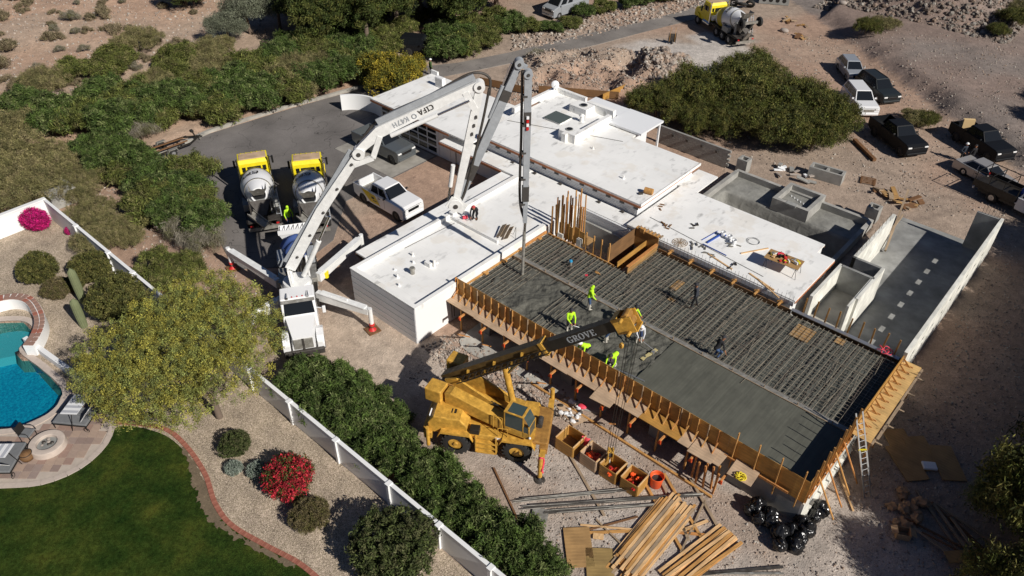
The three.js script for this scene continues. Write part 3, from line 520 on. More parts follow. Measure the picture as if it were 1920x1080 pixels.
{
  const f = thing('stud_wall_form', 'cluster of tall upright studs and form boards standing by the stair opening', 'formwork');
  const rows = [[-26.85, 3], [-26.2, 3], [-25.5, 3], [-24.9, 3]];
  const lens = [2.1, 2.7, 2.75, 2.4, 3.0, 3.25, 2.5, 3.3, 2.9, 2.6, 3.6, 3.65, 3.2, 3.4, 3.3, 2.8];
  for (let k = 0; k < 26; k++) { const row = k % 3; const L = lens[k % 16] * 1.12; mesh('stud', k % 3 ? uvStud[0] : uvStud[1], k % 4 === 1 ? M.lumberOrange : M.lumber, f, -26.95 + (k < 16 ? k * .142 : (k - 16) * .22 + .07), 2.1 + L * .42, -34.85 - row * .34 - (k % 16 > 8 ? .3 : 0), rr(-.03, .03), rr(0, .4), rr(-.02, .02)).scale.y = L / 3; }
  for (let k = 0; k < 5; k++) obj('form_board', bx(-26.4 + k * .42, -26.02 + k * .42, 2.1, 3.2 + (k % 2) * .15, -35.0 - k * .02, -34.97 - k * .02), M.formPly, f);
  obj('concrete_stub', [bx(-24.75, -24.4, 1.9, 2.75, -34.95, -34.75), bx(-26.3, -25.9, 1.9, 2.5, -34.9, -34.75)], M.whiteConcrete, f);
  for (let k = 0; k < 4; k++) mesh('guard_stud', uvStud[2], M.lumber, f, -24.0 + k * .62, 2.75, -34.8);
  obj('rim_board', [bx(-27.1, -21.6, 1.85, 2.15, -34.75, -34.68)], M.lumber, f);
}
{
  const f = thing('stair_form', 'open brown plywood box framing the stair opening in the deck', 'formwork');
  obj('back_panel', bx(-22.3, -20.5, 1.7, 3.1, -38.05, -38.0), M.formPlyOld, f); obj('side_panel', bx(-22.35, -22.3, .8, 3.05, -38.0, -34.9), M.brownPly, f);
  obj('inner_panel', bx(-21.4, -21.35, 1.6, 2.5, -38.0, -34.7), M.formPly, f); obj('outer_panel', bx(-20.55, -20.5, 1.6, 2.55, -38.0, -34.6), M.formPlyOld, f);
  obj('cap_board', bx(-20.65, -20.45, 2.55, 2.62, -38.0, -34.6), M.lumberOrange, f); obj('cross_block', [bx(-21.9, -21.6, 3.0, 3.3, -38.1, -37.9), bx(-22.3, -20.5, 3.1, 3.16, -38.3, -37.95)], M.lumber, f);
  for (let k = 0; k < 7; k++) mesh('block', uvbox(.1, .1, .35), M.lumberGrey, f, -22.1 + k * .28, 3.14, -38.2);
}
{ // left edge timbers along the house wall
  const f = thing('edge_ledger', 'thin timber ledger with small blocks along the white house wall', 'formwork');
  obj('ledger', bx(-27.26, -27.16, 2.1, 2.2, -34.6, -26.2), M.lumber, f);
  for (let k = 0; k < 5; k++) obj('block', bx(-27.2, -26.9, 2.2, 2.3, -33.8 + k * 1.75, -33.55 + k * 1.75), M.lumber, f);
  obj('board', [bx(-27.2, -27.14, 2.2, 2.34, -34.6, -32.4)], M.lumberOrange, f);
}
// ---------------------------------------------------------------- sunken court with its retaining walls
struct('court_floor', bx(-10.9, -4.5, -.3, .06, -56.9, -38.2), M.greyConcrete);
{
  const w = thing('retaining_wall', 'long pale concrete retaining wall with a row of small openings', 'wall');
  const holes = []; const n = 9, z0 = -39.6, st = 1.72;
  const sh = new THREE.Shape([[38.0, -.2], [56.2, -.2], [56.2, 3.0], [38.0, 3.0]].map(p => new THREE.Vector2(...p)));
  for (let k = 0; k < n; k++) { const c = 39.35 + k * 1.62; sh.holes.push(new THREE.Path([[c, 1.62], [c + .62, 1.62], [c + .62, 1.98], [c, 1.98]].map(p => new THREE.Vector2(...p)))); }
  const g = new THREE.ExtrudeGeometry(sh, { depth: .2, bevelEnabled: false }).rotateY(Math.PI / 2);   // shape x -> -z
  obj('wall_face', g.translate(-4.5, 0, 0), M.whiteConcrete, w);
  obj('end_wall', bx(-6.0, -4.5, -.2, 2.95, -56.2, -56.0), M.greyConcrete, w);
  for (let k = 0; k < 7; k++) obj('dowel', cyl([-5.7 + k * .2, 2.9, -56.1], [-5.7 + k * .2, 3.7, -56.1], .012, .012, 4), M.rebarDark, w);
}
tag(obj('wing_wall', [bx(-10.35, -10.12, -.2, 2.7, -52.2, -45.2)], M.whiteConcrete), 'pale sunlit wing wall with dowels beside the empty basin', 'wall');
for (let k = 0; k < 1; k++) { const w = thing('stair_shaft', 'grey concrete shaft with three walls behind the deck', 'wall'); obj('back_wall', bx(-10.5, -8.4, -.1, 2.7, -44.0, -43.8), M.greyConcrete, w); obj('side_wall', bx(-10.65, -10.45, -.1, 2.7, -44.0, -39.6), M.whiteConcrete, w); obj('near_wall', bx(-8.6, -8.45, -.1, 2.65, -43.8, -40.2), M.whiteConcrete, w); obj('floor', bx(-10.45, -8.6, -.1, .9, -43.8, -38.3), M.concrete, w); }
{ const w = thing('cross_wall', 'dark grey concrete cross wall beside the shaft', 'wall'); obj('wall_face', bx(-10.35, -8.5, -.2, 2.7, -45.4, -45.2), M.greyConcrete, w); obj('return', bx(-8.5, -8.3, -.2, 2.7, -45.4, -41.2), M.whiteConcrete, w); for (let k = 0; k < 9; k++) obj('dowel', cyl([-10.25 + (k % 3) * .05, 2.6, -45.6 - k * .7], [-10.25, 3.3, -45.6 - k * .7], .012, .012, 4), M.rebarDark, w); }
tag(obj('leaning_beam', [bar(G(1660, 470, .3), G(1703, 357, 3.2), .14, .3), bar(G(1645, 465, .1), G(1692, 404, .4), .12, .25)], M.lumberGrey), 'long grey timber leaning over the court edge', 'beam');
// ---------------------------------------------------------------- empty swimming pool shell
{
  const p = thing('pool_shell', 'unfinished empty grey concrete swimming pool basin with raised rim', 'pool');
  const P = (n, g, m = M.blockGrey) => obj(n, g, m, p);
  P('rim', [bx(-23.0, -11.8, -.2, .62, -54.05, -53.75), bx(-23.05, -22.75, -.2, .618, -53.75, -46.4), bx(-12.1, -11.8, -.2, .616, -53.75, -46.6)], M.blockGrey);
  const NX = 60, NZ = 44, g = new THREE.PlaneGeometry(10.65, 7.3, NX, NZ).rotateX(-Math.PI / 2).translate(-17.42, 0, -50.1), a = g.attributes.position;
  for (let i = 0; i < a.count; i++) { const x = a.getX(i), z = a.getZ(i); let y = -1.9 + .9 * sm(-18, -22.4, x); const sh = sm(-50.7, -51.2, z); y = y + (.1 - y) * Math.max(sh, sm(-22.0, -22.4, x), sm(-12.45, -12.15, x)); y += sm(-52.4, -49.5, z) * 0; a.setY(i, y + (wn(x, z, 1.2, 3) - .5) * .1); }
  g.computeVertexNormals(); P('basin', g, M.shotcrete);
  const s = thing('spa_box', 'square raised concrete spa box on the pool rim', 'spa');
  obj('spa_wall', [bx(-18.6, -15.7, -.3, 1.02, -51.5, -51.2), bx(-18.6, -15.7, -.2, 1.018, -54.3, -54.0), bx(-18.6, -18.3, -.3, 1.016, -54.0, -51.5), bx(-16.0, -15.7, -.3, 1.014, -54.0, -51.5)], M.blockGrey, s);
  obj('spa_floor', bx(-18.3, -16.0, -1, .5, -54.0, -51.5), M.shotcrete, s); obj('spillway', bx(-17.5, -16.7, .9, 1.06, -51.55, -51.1), M.greyConcrete, s);
  for (let k = 0; k < 5; k++) obj('pipe_stub', cyl([-17.9 + k * .3, .5, -53.2 + k * .12], [-17.9 + k * .3, .62, -53.2 + k * .12], .04, .04, 6), M.canopyWhite, s);
}
for (const [x, z, n, lab] of [[-23.0, -55.0, 3, 'short pier of grey hollow blocks at the far corner of the pool shell'], [-12.25, -55.0, 3, 'short pier of grey hollow blocks beside the court end of the pool shell']]) {
  const t = thing('block_pier', lab, 'pier', [x, 0, z]); for (let k = 0; k < n; k++) obj('block', [bx(-.45, -.25, k * .4, k * .4 + .39, -.42, .42), bx(.25, .45, k * .4, k * .4 + .39, -.42, .42), bx(-.25, .25, k * .4, k * .4 + .388, -.42, -.25), bx(-.25, .25, k * .4, k * .4 + .388, .25, .42)], M.blockGrey, t);
}
{ const p = G(1547, 335), t = thing('block_planter', 'free standing hollow grey block box on the dirt', 'block', [p.x, 0, p.z], .12); obj('box', [bx(-1.35, 1.35, 0, .9, .3, .5), bx(-1.35, 1.35, 0, .898, -.5, -.3), bx(-1.35, -1.15, 0, .896, -.3, .3), bx(1.15, 1.35, 0, .896, -.3, .3), bx(-.1, .1, 0, .85, -.3, .3)], M.blockGrey, t); }
{ // block wall behind the patio
  const t = thing('block_wall', 'low wall of grey blocks beyond the canopy', 'wall'); const g = uvbox(.395, .195, .2), g2 = uvbox(.19, .195, .2);
  for (let r = 0; r < 8; r++) for (let c = 0; c < 17; c++) { const x = -30.9 + c * .4 + (r % 2 ? .2 : 0); if (x < -24.2) mesh('block', g, M.blockGrey, t, x, .1 + r * .2, -54.6 + rr(-.004, .004)); }
  obj('mortar_core', bx(-31.05, -24.3, 0, 1.58, -54.68, -54.52), M.concrete, t); obj('bracket', [0, 1, 2, 3].map(k => bx(-29.6 + k * 1.4, -29.4 + k * 1.4, 1.1, 1.3, -54.5, -54.35)), M.steelDark, t);
}
// ---------------------------------------------------------------- neighbour's wall, pool and patio
{
  const w = thing('boundary_wall', 'long white plastered boundary wall with buttress piers beside the green hedge', 'wall');
  obj('wall_face', bx(-57.3, 12, -.1, 1.62, -13.88, -13.72), M.paintWhite, w); obj('cap', bx(-57.5, 12, 1.62, 1.68, -13.9, -13.7), M.paintWhite, w);
  const px = [[165, 457], [222, 509], [270, 546], [340, 605], [406, 668], [473, 733], [546, 797], [629, 872], [724, 956], [815, 1035], [910, 1115]];
  for (const [u, v] of px) { const x = G(u, v).x; obj('pier', [bx(x - .09, x + .09, -.1, 1.66, -13.71, -13.6), bx(x - .13, x + .13, 1.66, 1.74, -13.9, -13.58)], M.paintWhite, w); }
  const e = thing('garden_end_wall', 'bright white end wall behind the magenta bougainvillea', 'wall'); obj('wall_face', bx(-57.5, -57.3, -.1, 1.6, -13.9, -9.6), M.paintWhite, e); obj('cap', bx(-57.56, -57.24, 1.6, 1.72, -13.9, -9.55), M.paintWhite, e);
  obj('return', bx(-60, -57.3, -.1, 1.5, -9.6, -9.4), M.paintWhite, e);
  const b = obj('roof_box', [bx(-60.2, -58.2, 0, 1.2, -16.2, -14.4), bx(-60.3, -58.1, 1.2, 1.3, -16.3, -14.3)], M.blockGrey); tag(b, 'small grey utility box behind the white end wall', 'box');
}
mat('poolPlaster', [.02, .34, .44], { map: tex(512, 2.5, (u, v) => { const a = fbm(u * 30, v * 30, 30, 3, .6); return [.5 + .7 * a, .6 + .5 * a, .7 + .35 * a]; }), roughness: .5 });
{
  const p = thing('garden_pool', 'blue swimming pool with pale coping in the neighbouring garden', 'pool');
  const off = (poly, d) => { const n = poly.length; let ar = 0; for (let i = 0; i < n; i++) { const a = poly[i], b = poly[(i + 1) % n]; ar += a[0] * b[1] - b[0] * a[1]; } const s = Math.sign(ar); return poly.map((q, i) => { const a = poly[(i + n - 1) % n], b = poly[(i + 1) % n], dx = b[0] - a[0], dz = b[1] - a[1], l = Math.hypot(dx, dz); return [q[0] + s * d * dz / l, q[1] - s * d * dx / l]; }); };
  const out = off(nPoolPoly, .38), inn = off(nPoolPoly, .02);
  obj('coping', slab(out, -.1, .05, [nPoolPoly]), M.coping, p);
  const g = []; for (let i = 0; i < inn.length; i++) { const a = inn[i], b = inn[(i + 1) % inn.length]; const q = new THREE.BufferGeometry(); q.setAttribute('position', new THREE.Float32BufferAttribute([a[0], .0, a[1], b[0], 0, b[1], b[0], -1.0, b[1], a[0], 0, a[1], b[0], -1.0, b[1], a[0], -1.0, a[1]], 3)); q.computeVertexNormals(); g.push(q); }
  obj('tile_band', g, M.poolTile, p);
  obj('floor', slab(inn, -1.05, -.95), M.poolPlaster, p);
  const sp = smooth(GX([[-60, 640], [0, 618], [44, 614], [60, 625], [52, 640], [36, 655], [10, 662], [-60, 672]]), 4);
  obj('step', slab(sp, -1.0, -.32), M.waterShallow, p);
  const w = obj('pool_water', slab(inn, -.16, -.12), new THREE.MeshPhysicalMaterial({ color: lin(.55, .88, .92), transmission: 1, thickness: 0, roughness: .03, ior: 1.33, bumpMap: M.water.bumpMap, bumpScale: .03 }), p);
  // raised curved wall with brick top
  const path = smooth(GX([[-60, 590], [-20, 566], [20, 556], [50, 560], [68, 580], [74, 604], [66, 628], [52, 648]], .8), 5, false), inR = [], outR = [];
  path.forEach((q, i) => { const a = path[Math.max(0, i - 1)], b = path[Math.min(path.length - 1, i + 1)], dx = b[0] - a[0], dz = b[1] - a[1], l = Math.hypot(dx, dz); inR.push([q[0] - .3 * dz / l, q[1] + .3 * dx / l]); outR.push([q[0] + .3 * dz / l, q[1] - .3 * dx / l]); });
  const rw = thing('raised_pool_wall', 'curved raised white wall topped with red brown bricks at the pool end', 'wall');
  obj('core', slab([...inR, ...outR.reverse()], -.3, .78), M.paintWhite, rw);
  const c3 = new THREE.CatmullRomCurve3(path.map(q => V(q[0], .81, q[1]))), n = 24, bg = uvbox(.26, .06, .3);
  for (let i = 0; i < n; i++) { const q = c3.getPointAt((i + .5) / n), t = c3.getTangentAt((i + .5) / n); for (const s of [-.155, .155]) { const a = Math.atan2(t.x, t.z); mesh('brick', bg, i % 5 ? M.brickTan : M.brick, rw, q.x + s * Math.cos(a), .81, q.z - s * Math.sin(a), 0, a + Math.PI / 2 + Math.PI / 2, 0); } }
  const lw = thing('low_pool_wall', 'low white bench wall along the pool edge under the yellow tree', 'wall'); const a = G(46, 632, .45), b = G(158, 712, .45);
  obj('wall_face', bar([a.x, .2, a.z], [b.x, .2, b.z], .28, .5), M.paintWhite, lw);
  // patio of square tiles
  const pat = smooth(GX([[-40, 812], [0, 808], [46, 796], [100, 768], [120, 735], [140, 716], [200, 740], [216, 782], [196, 832], [150, 874], [84, 902], [0, 910], [-60, 912]]), 4), ring = off(pat, .02);
  struct('patio', slab(pat, -.2, .01), M.mortar);
  const st = scene.children[scene.children.length - 1], tg = uvbox(.43, .03, .43), cols = [[.3, .2, .16], [.34, .25, .2], [.26, .19, .16], [.37, .27, .21], [.29, .22, .19]].map((c, i) => mat('tile' + i, c, { map: tGrain, roughness: .85 }));
  const big = off(nPoolPoly, .6), rot = -.72;
  for (let i = -30; i < 30; i++) for (let j = -30; j < 30; j++) { const lx = i * .455, lz = j * .455, x = -36.5 + lx * Math.cos(rot) - lz * Math.sin(rot), z = -4.6 + lx * Math.sin(rot) + lz * Math.cos(rot); if (polyDist(x, z, pat) > .42 && !inside(x, z, big)) mesh('tile', tg, pick(cols), st, x, .014 + rr(0, .004), z, 0, -rot, 0); }
  const edge = smooth(GX([[216, 786], [196, 834], [150, 876], [84, 904], [0, 912], [-60, 915]]), 8, false), kg = uvbox(.58, .07, .3), ec = new THREE.CatmullRomCurve3(edge.map(q => V(q[0], 0, q[1]))), en = Math.round(ec.getLength() / .6);
  for (let i = 0; i < en; i++) { const q = ec.getPointAt((i + .5) / en), t = ec.getTangentAt((i + .5) / en); mesh('edge_stone', kg, M.coping, st, q.x, .02, q.z, 0, Math.atan2(-t.z, t.x), 0); }
}
{ // brick edging of the lawn
  const e = new THREE.Group(); e.name = numbered('lawn_edging'); e.userData = { kind: 'structure' }; scene.add(e);
  const c = new THREE.CatmullRomCurve3(smooth(GX([[215, 792], [262, 796], [312, 806], [350, 838], [385, 890], [404, 945], [432, 983], [500, 1024], [560, 1056], [625, 1110]]), 6, false).map(q => V(q[0], 0, q[1]))), L = c.getLength(), n = Math.round(L / .115), g = uvbox(.1, .1, .24), m2 = mat('brick2', [.28, .1, .065], { map: tGrain, roughness: .85 }), m3 = mat('brick3', [.37, .15, .1], { map: tGrain, roughness: .85 });
  for (let i = 0; i < Math.min(n, 290); i++) { const q = c.getPointAt((i + .5) / n), t = c.getTangentAt((i + .5) / n); mesh('brick', g, [M.brick, m2, m3][i % 7 % 3], e, q.x, .005 + rr(-.006, .006), q.z, 0, Math.atan2(-t.z, t.x) + rr(-.04, .04), 0); }
}
{ // bare earth where the turf has worn away by the edging
  const bare = smooth(GX([[345, 838], [368, 868], [390, 918], [400, 950], [425, 984], [480, 1018], [560, 1062], [545, 1062], [470, 1026], [412, 990], [385, 962], [366, 925], [360, 892], [348, 862]]), 40).map(([x, z]) => [x + (wn(x, z, .22, 3) - .5) * .5 + (wn(x, z, .06, 2) - .5) * .12, z + (wn(x + 40, z, .22, 3) - .5) * .5 + (wn(x + 9, z, .06, 2) - .5) * .12]);
  struct('bare_soil', slab(bare, -.1, .018), mat('soil', [.15, .115, .075], { map: tDirt, roughness: .95 }));
}
{ // fire pit
  const p = G(92, 838, 0), t = thing('fire_pit', 'round pale stone fire pit ring with ash and rocks inside', 'fire pit', [p.x, 0, p.z]);
  obj('ring', new THREE.LatheGeometry([[.5, .05], [.5, .36], [.54, .4], [.84, .4], [.88, .36], [.9, 0]].map(q => new THREE.Vector2(...q)), 36), M.coping, t);
  obj('ash_bed', cyl([0, .02, 0], [0, .22, 0], .5, .5, 20), M.greyConcrete, t); for (let k = 0; k < 8; k++) obj('lava_rock', new THREE.IcosahedronGeometry(rr(.06, .13), 0).scale(1, .6, 1).translate(rr(-.33, .33), .26, rr(-.33, .33)), k % 2 ? M.stone : M.steelDark, t);
}
function daybed(u, v, turn, label) {
  const p = G(u, v, 0), t = thing('canopy_daybed', label, 'daybed', [p.x, .01, p.z], turn, 'canopied daybeds by the pool');
  obj('mattress', RB(1.2, .14, 1.9, .05, 0, .42, 0), M.fabricGrey, t); obj('base_frame', [B(1.24, .05, .05, 0, .33, .93), B(1.24, .05, .05, 0, .33, -.93), B(.05, .05, 1.9, .6, .33, 0), B(.05, .05, 1.9, -.6, .33, 0)], M.iron, t);
  for (const [x, z] of [[-.6, -.9], [.6, -.9], [-.6, .9], [.6, .9]]) obj('leg', cyl([x, 0, z], [x, .33, z], .025, .025, 6), M.iron, t);
  for (const x of [-.68, .68]) { obj('canopy_post', cyl([x, 0, -.1], [x, 1.35, -.5], .022, .022, 6), M.iron, t); obj('scroll', new THREE.TorusGeometry(.14, .015, 5, 14).rotateY(Math.PI / 2).translate(x, .15, -.95), M.iron, t); }
  const can = obj('canopy', [B(1.4, .02, .95, 0, 1.36, -.35, .08, 0, 0), B(1.4, .02, .75, 0, 1.1, -1.05, .95, 0, 0)], M.fabricWhite, t);
  for (let k = 0; k < 4; k++) obj('stripe', [B(.17, .006, .95, -.52 + k * .35, 1.375, -.35, .08, 0, 0), B(.17, .006, .75, -.52 + k * .35, 1.111, -1.056, .95, 0, 0)], M.fabricStripe, can);
  return t;
}
daybed(146, 790, -.95, 'striped canopy daybed standing near the lawn edge of the patio');
daybed(18, 868, 3.9, 'striped canopy daybed beside the round woven ottoman');
{
  const p = G(56, 822), t = thing('patio_chair', 'iron patio chair with grey cushion beside the fire pit', 'chair', [p.x, .01, p.z], 2.2);
  obj('seat', RB(.6, .1, .58, .04, 0, .42, 0), M.fabricGrey, t); obj('backrest', [RB(.56, .5, .06, .03, 0, .72, -.3, -.2, 0, 0)], M.iron, t); for (const [x, z] of [[-.27, -.26], [.27, -.26], [-.27, .26], [.27, .26]]) obj('leg', cyl([x, 0, z], [x, .4, z], .02, .02, 6), M.iron, t); for (const x of [-.32, .32]) obj('arm', tube([[x, .38, .3], [x, .66, .25], [x, .66, -.25]], .018, 5, 10), M.iron, t);
  const q = G(53, 860), o = thing('ottoman', 'round brown woven ottoman between daybed and fire pit', 'ottoman', [q.x, .01, q.z]); obj('seat', new THREE.LatheGeometry([[.01, 0], [.28, 0], [.34, .2], [.3, .42], [.01, .44]].map(a => new THREE.Vector2(...a)), 18), M.brownPly, o); obj('rim', new THREE.TorusGeometry(.3, .02, 5, 20).rotateX(Math.PI / 2).translate(0, .42, 0), M.iron, o);
}
// ---------------------------------------------------------------- vehicles
function wheel(parent, x, y, z, r, w, rimM = M.rim, dual) {
  const t = new THREE.Group(); t.name = 'wheel'; t.position.set(x, y, z); parent.add(t);
  obj('tyre', new THREE.LatheGeometry([[r * .56, -w / 2], [r * .93, -w / 2], [r, -w * .32], [r, w * .32], [r * .93, w / 2], [r * .56, w / 2]].map(q => new THREE.Vector2(...q)), 22).rotateZ(Math.PI / 2), M.rubber, t);
  const s = Math.sign(x) || 1; obj('rim', [cyl([s * w * .1, 0, 0], [s * w * .34, 0, 0], r * .58, r * .55, 18), cyl([s * w * .34, 0, 0], [s * w * .5, 0, 0], r * .18, r * .14, 10)], rimM, t); return t;
}
function quadG(a, b, c, d) { const g = new THREE.BufferGeometry(); g.setAttribute('position', new THREE.Float32BufferAttribute([...a, ...b, ...c, ...a, ...c, ...d], 3)); g.computeVertexNormals(); return g; }
const lerp3 = (a, b, t) => a.map((q, i) => q + (b[i] - q) * t);
// o: L W H (size), belt, hood (hood length), wb wheelbase, zf front axle, r wheel radius, cab [zRearBase, zRearRoof, zFrontRoof, zFrontBase], bed (pickup)
function car(name, label, pos, turn, o, group) {
  const t = thing(name, label, o.cat || 'car', pos, turn, group), { L, W, H, belt, r } = o, P = (n, g, m, q = t) => obj(n, g, m, q), paint = o.paint, low = o.low || .24;
  const zF = L / 2, zR = -L / 2, zf = zF - o.fo, zr = zf - o.wb, hood = o.hoodY, back = o.bed ? o.cab[0] - .02 : zR, dk = o.deckY || belt;
  const arch = (z0, rad) => { const a = []; for (let k = 0; k <= 8; k++) { const q = Math.PI * k / 8; a.push([z0 - Math.cos(q) * rad, r + Math.sin(q) * rad - .02]); } return a; };
  const ra = r * 1.16, pts = [[back + .04, low + .06], ...(o.bed ? [] : arch(zr, ra)), ...arch(zf, ra), [zF - .1, low], [zF - .02, low + .12], [zF, hood * .62], [zF - .06, hood - .1], [zF - .25, hood - .02], [o.cab[3] + .05, belt], [o.cab[0], belt], [back + .12, dk], [back + .02, dk - .12], [back, low + .3]];
  P('body', profile(pts, W, .05), paint);
  const [c0, c1, c2, c3] = o.cab, wb2 = W / 2 - .06, wt = W / 2 - .06 - (o.tumble || .2);
  const lp = [[-wb2, belt - .02, c0], [-wt, H, c1], [-wt, H, c2], [-wb2, belt - .02, c3]], rp = lp.map(q => [-q[0], q[1], q[2]]);
  P('cabin', [quadG(lp[3], lp[2], lp[1], lp[0]), quadG(rp[0], rp[1], rp[2], rp[3]), quadG(lp[1], lp[2], rp[2], rp[1]), quadG(lp[2], lp[3], rp[3], rp[2]), quadG(lp[0], lp[1], rp[1], rp[0]), RB(wt * 2 - .02, .07, c2 - c1 - .02, .03, 0, H, (c1 + c2) / 2)], o.roof || paint);
  const inset = (a, b, c, d, s0, s1, t0, t1, off) => { const f = (s, q) => lerp3(lerp3(a, b, s), lerp3(d, c, s), q); const v = [f(s0, t0), f(s1, t0), f(s1, t1), f(s0, t1)]; return quadG(...v.map(q => q.map((n, i) => n + off[i]))); };
  P('windshield', inset(lp[3], lp[2], rp[2], rp[3], .08, .95, .05, .95, [0, .012, .012]), M.darkGlass);
  P('rear_window', inset(rp[0], rp[1], lp[1], lp[0], .2, .9, .08, .92, [0, .012, -.012]), M.darkGlass);
  for (const [s, q] of [[-1, lp], [1, rp]]) for (const [a, b] of o.windows || [[.08, .48], [.52, .93]]) P('side_window', inset(q[0], q[1], q[2], q[3], .14, .9, a, b, [s * .012, .004, 0]), M.darkGlass);
  for (const s of [-1, 1]) {
    wheel(t, s * (W / 2 - .12), r, zf, r, .24, o.rim); wheel(t, s * (W / 2 - .12), r, zr, r, .24, o.rim);
    P('headlight', RB(.36, .13, .12, .03, s * (W / 2 - .24), hood - .2, zF + .01), M.lampClear); P('taillight', RB(.14, .3, .06, .02, s * (W / 2 - .1), dk - .22, zR - .005), M.lampRed);
    P('mirror', RB(.2, .16, .1, .03, s * (W / 2 + .1), belt + .12, c3 - .35), o.mirror || paint);
    P('door_seam', [bx(s * (W / 2 - .002), s * (W / 2 + .006), low + .2, belt - .03, c3 - .5, c3 - .485), bx(s * (W / 2 - .002), s * (W / 2 + .006), low + .2, belt - .03, (c0 + c3) / 2 - .1, (c0 + c3) / 2 - .085)], M.blackPlastic); P('door_handle', bx(s * (W / 2), s * (W / 2 + .03), belt - .2, belt - .16, (c0 + c3) / 2, (c0 + c3) / 2 + .18), M.blackPlastic);
    P('wheel_arch', [zf, ...(o.bed ? [] : [zr])].map(z => cyl([s * (W / 2 - .3), r + .02, z], [s * (W / 2 - .28), r + .02, z], ra, ra, 16)), M.blackPlastic);
  }
  P('grille', RB(W * .5, .22, .05, .02, 0, hood - .3, zF + .04), o.grille || M.blackPlastic); P('front_bumper', RB(W * .92, .2, .16, .05, 0, low + .16, zF + .04), o.bumper || paint); P('rear_bumper', RB(W * .92, .2, .12, .05, 0, low + .2, zR - .04), o.bumper || paint); P('bonnet_line', B(W * .8, .012, .02, 0, hood - .1, zF + .035), M.blackPlastic);
  if (o.bed) {
    const bz0 = zR, bz1 = o.cab[0] - .06, by = o.bedY;
    for (const s of [-1, 1]) { const side = o.flat ? bx(-.02, .02, .8, .9, bz0, bz1) : profile([[bz0 + .02, low + .25], ...arch(zr, ra), [bz1, low + .1], [bz1, by], [bz0, by], [bz0, low + .5]], .1, .02); P('bed_side', side.translate(s * (W / 2 - .05), 0, 0), paint); }
    P('tailgate', bx(-W / 2 + .1, W / 2 - .1, o.flat ? .8 : low + .35, by - .01, bz0, bz0 + .07), o.flat ? M.craneBlack : paint); P('bed_floor', [bx(-W / 2 + .1, W / 2 - .1, .68, .74, bz0 + .07, bz1), bx(-W / 2 + .1, W / 2 - .1, .74, by - .02, bz1 - .05, bz1)], o.bedM || M.blackPlastic); for (const s of [-1, 1]) P('wheel_well', bx(s * (W / 2 - .1), s * (W / 2 - .36), .74, .95, zr - .5, zr + .5), o.bedM || M.blackPlastic);
  }
  P('underbody', bx(-W / 2 + .25, W / 2 - .25, low, low + .2, zR + .3, zF - .3), M.blackPlastic);
  if (o.rails) for (const s of [-1, 1]) P('roof_rail', bar([s * (wt - .08), H + .06, c1 + .1], [s * (wt - .08), H + .06, c2 - .15], .04, .04), M.steelDark);
  return t;
}
const paintM = (k, c, rough = .25, metal = 0) => new THREE.MeshPhysicalMaterial({ color: lin(...c), roughness: rough, metalness: metal, clearcoat: .8, clearcoatRoughness: .1, name: k });
const PW = paintM('paint_white', [.78, .78, .78]), PB = Object.assign(paintM('paint_black', [.008, .009, .011], .5), { clearcoat: 0, specularIntensity: .45 }), PS = paintM('paint_silver', [.42, .44, .46], .3, .3), PG = Object.assign(paintM('paint_charcoal', [.02, .025, .027], .35), { clearcoat: .1, specularIntensity: .6 }), PT = paintM('paint_tan_silver', [.38, .36, .34], .3, .3), PD = paintM('paint_dark_grey', [.09, .1, .105]);
const pickup = { L: 5.6, W: 2.04, H: 2.0, belt: 1.36, hoodY: 1.31, r: .42, fo: .85, wb: 3.74, cab: [-1.02, -.82, .52, 1.22], bed: 1, bedY: 1.42, low: .38, cat: 'pickup truck', tumble: .2 };
const suv = { L: 4.85, W: 1.93, H: 1.78, belt: 1.1, hoodY: 1.05, r: .37, fo: .92, wb: 2.85, cab: [-2.36, -2.1, .35, 1.15], low: .26, cat: 'suv', windows: [[.05, .3], [.33, .62], [.65, .95]] };
const sedan = { L: 4.75, W: 1.82, H: 1.44, belt: .92, hoodY: .86, deckY: .96, r: .33, fo: .92, wb: 2.75, cab: [-1.75, -1.05, .35, 1.2], low: .2, cat: 'car', tumble: .24 };
// front point and heading from the photograph's ground contact
function placed(front, rear) { const a = G(...front), b = G(...rear), d = a.clone().sub(b); return { turn: Math.atan2(d.x, d.z), mid: a.add(b).multiplyScalar(.5) }; }
{ const t = car('pickup_truck', 'white pickup truck with yellow graphics on its doors parked in the courtyard', [-40.3, .0, -31.75], Math.PI / 2, { ...pickup, paint: PW, rim: M.rimDark, bedM: M.steelGrey, mirror: M.blackPlastic, grille: M.blackPlastic });
  const yl = mat('graphicYellow', [.75, .55, .02], { roughness: .4 });
  const sh = new THREE.Shape([[-1.9, 1.34], [-.95, 1.34], [-.75, 1.28], [-.3, 1.26], [.25, .55], [-.9, .55]].map(q => new THREE.Vector2(...q)));
  obj('door_graphic', new THREE.ShapeGeometry(sh).rotateY(-Math.PI / 2).translate(1.025, 0, 0), yl, t); obj('door_graphic', new THREE.ShapeGeometry(sh).rotateY(-Math.PI / 2).translate(-1.025, 0, 0), yl, t); for (const s of [-1, 1]) obj('logo_mark', [B(.012, .16, .3, s * 1.028, .98, -.55), B(.012, .06, .4, s * 1.028, .78, -.35)], M.blackPlastic, t);
  obj('door_seam', [-1, 1].flatMap(s => [bx(s * 1.02, s * 1.026, .5, 1.3, -.9, -.88), bx(s * 1.02, s * 1.026, .5, 1.3, .1, .12)]), M.steelGrey, t); }
{ const t = car('pickup_truck', 'grey pickup truck with black bonnet stripes outside the garage', [-47.0, .03, -37.1], Math.PI / 2 + .03, { ...pickup, paint: PD, rim: M.rimDark }); for (const s of [-1, 1]) obj('bonnet_stripe', B(.5, .008, 1.35, s * .36, 1.288, 1.95, .05, 0, 0), M.blackPlastic, t); }
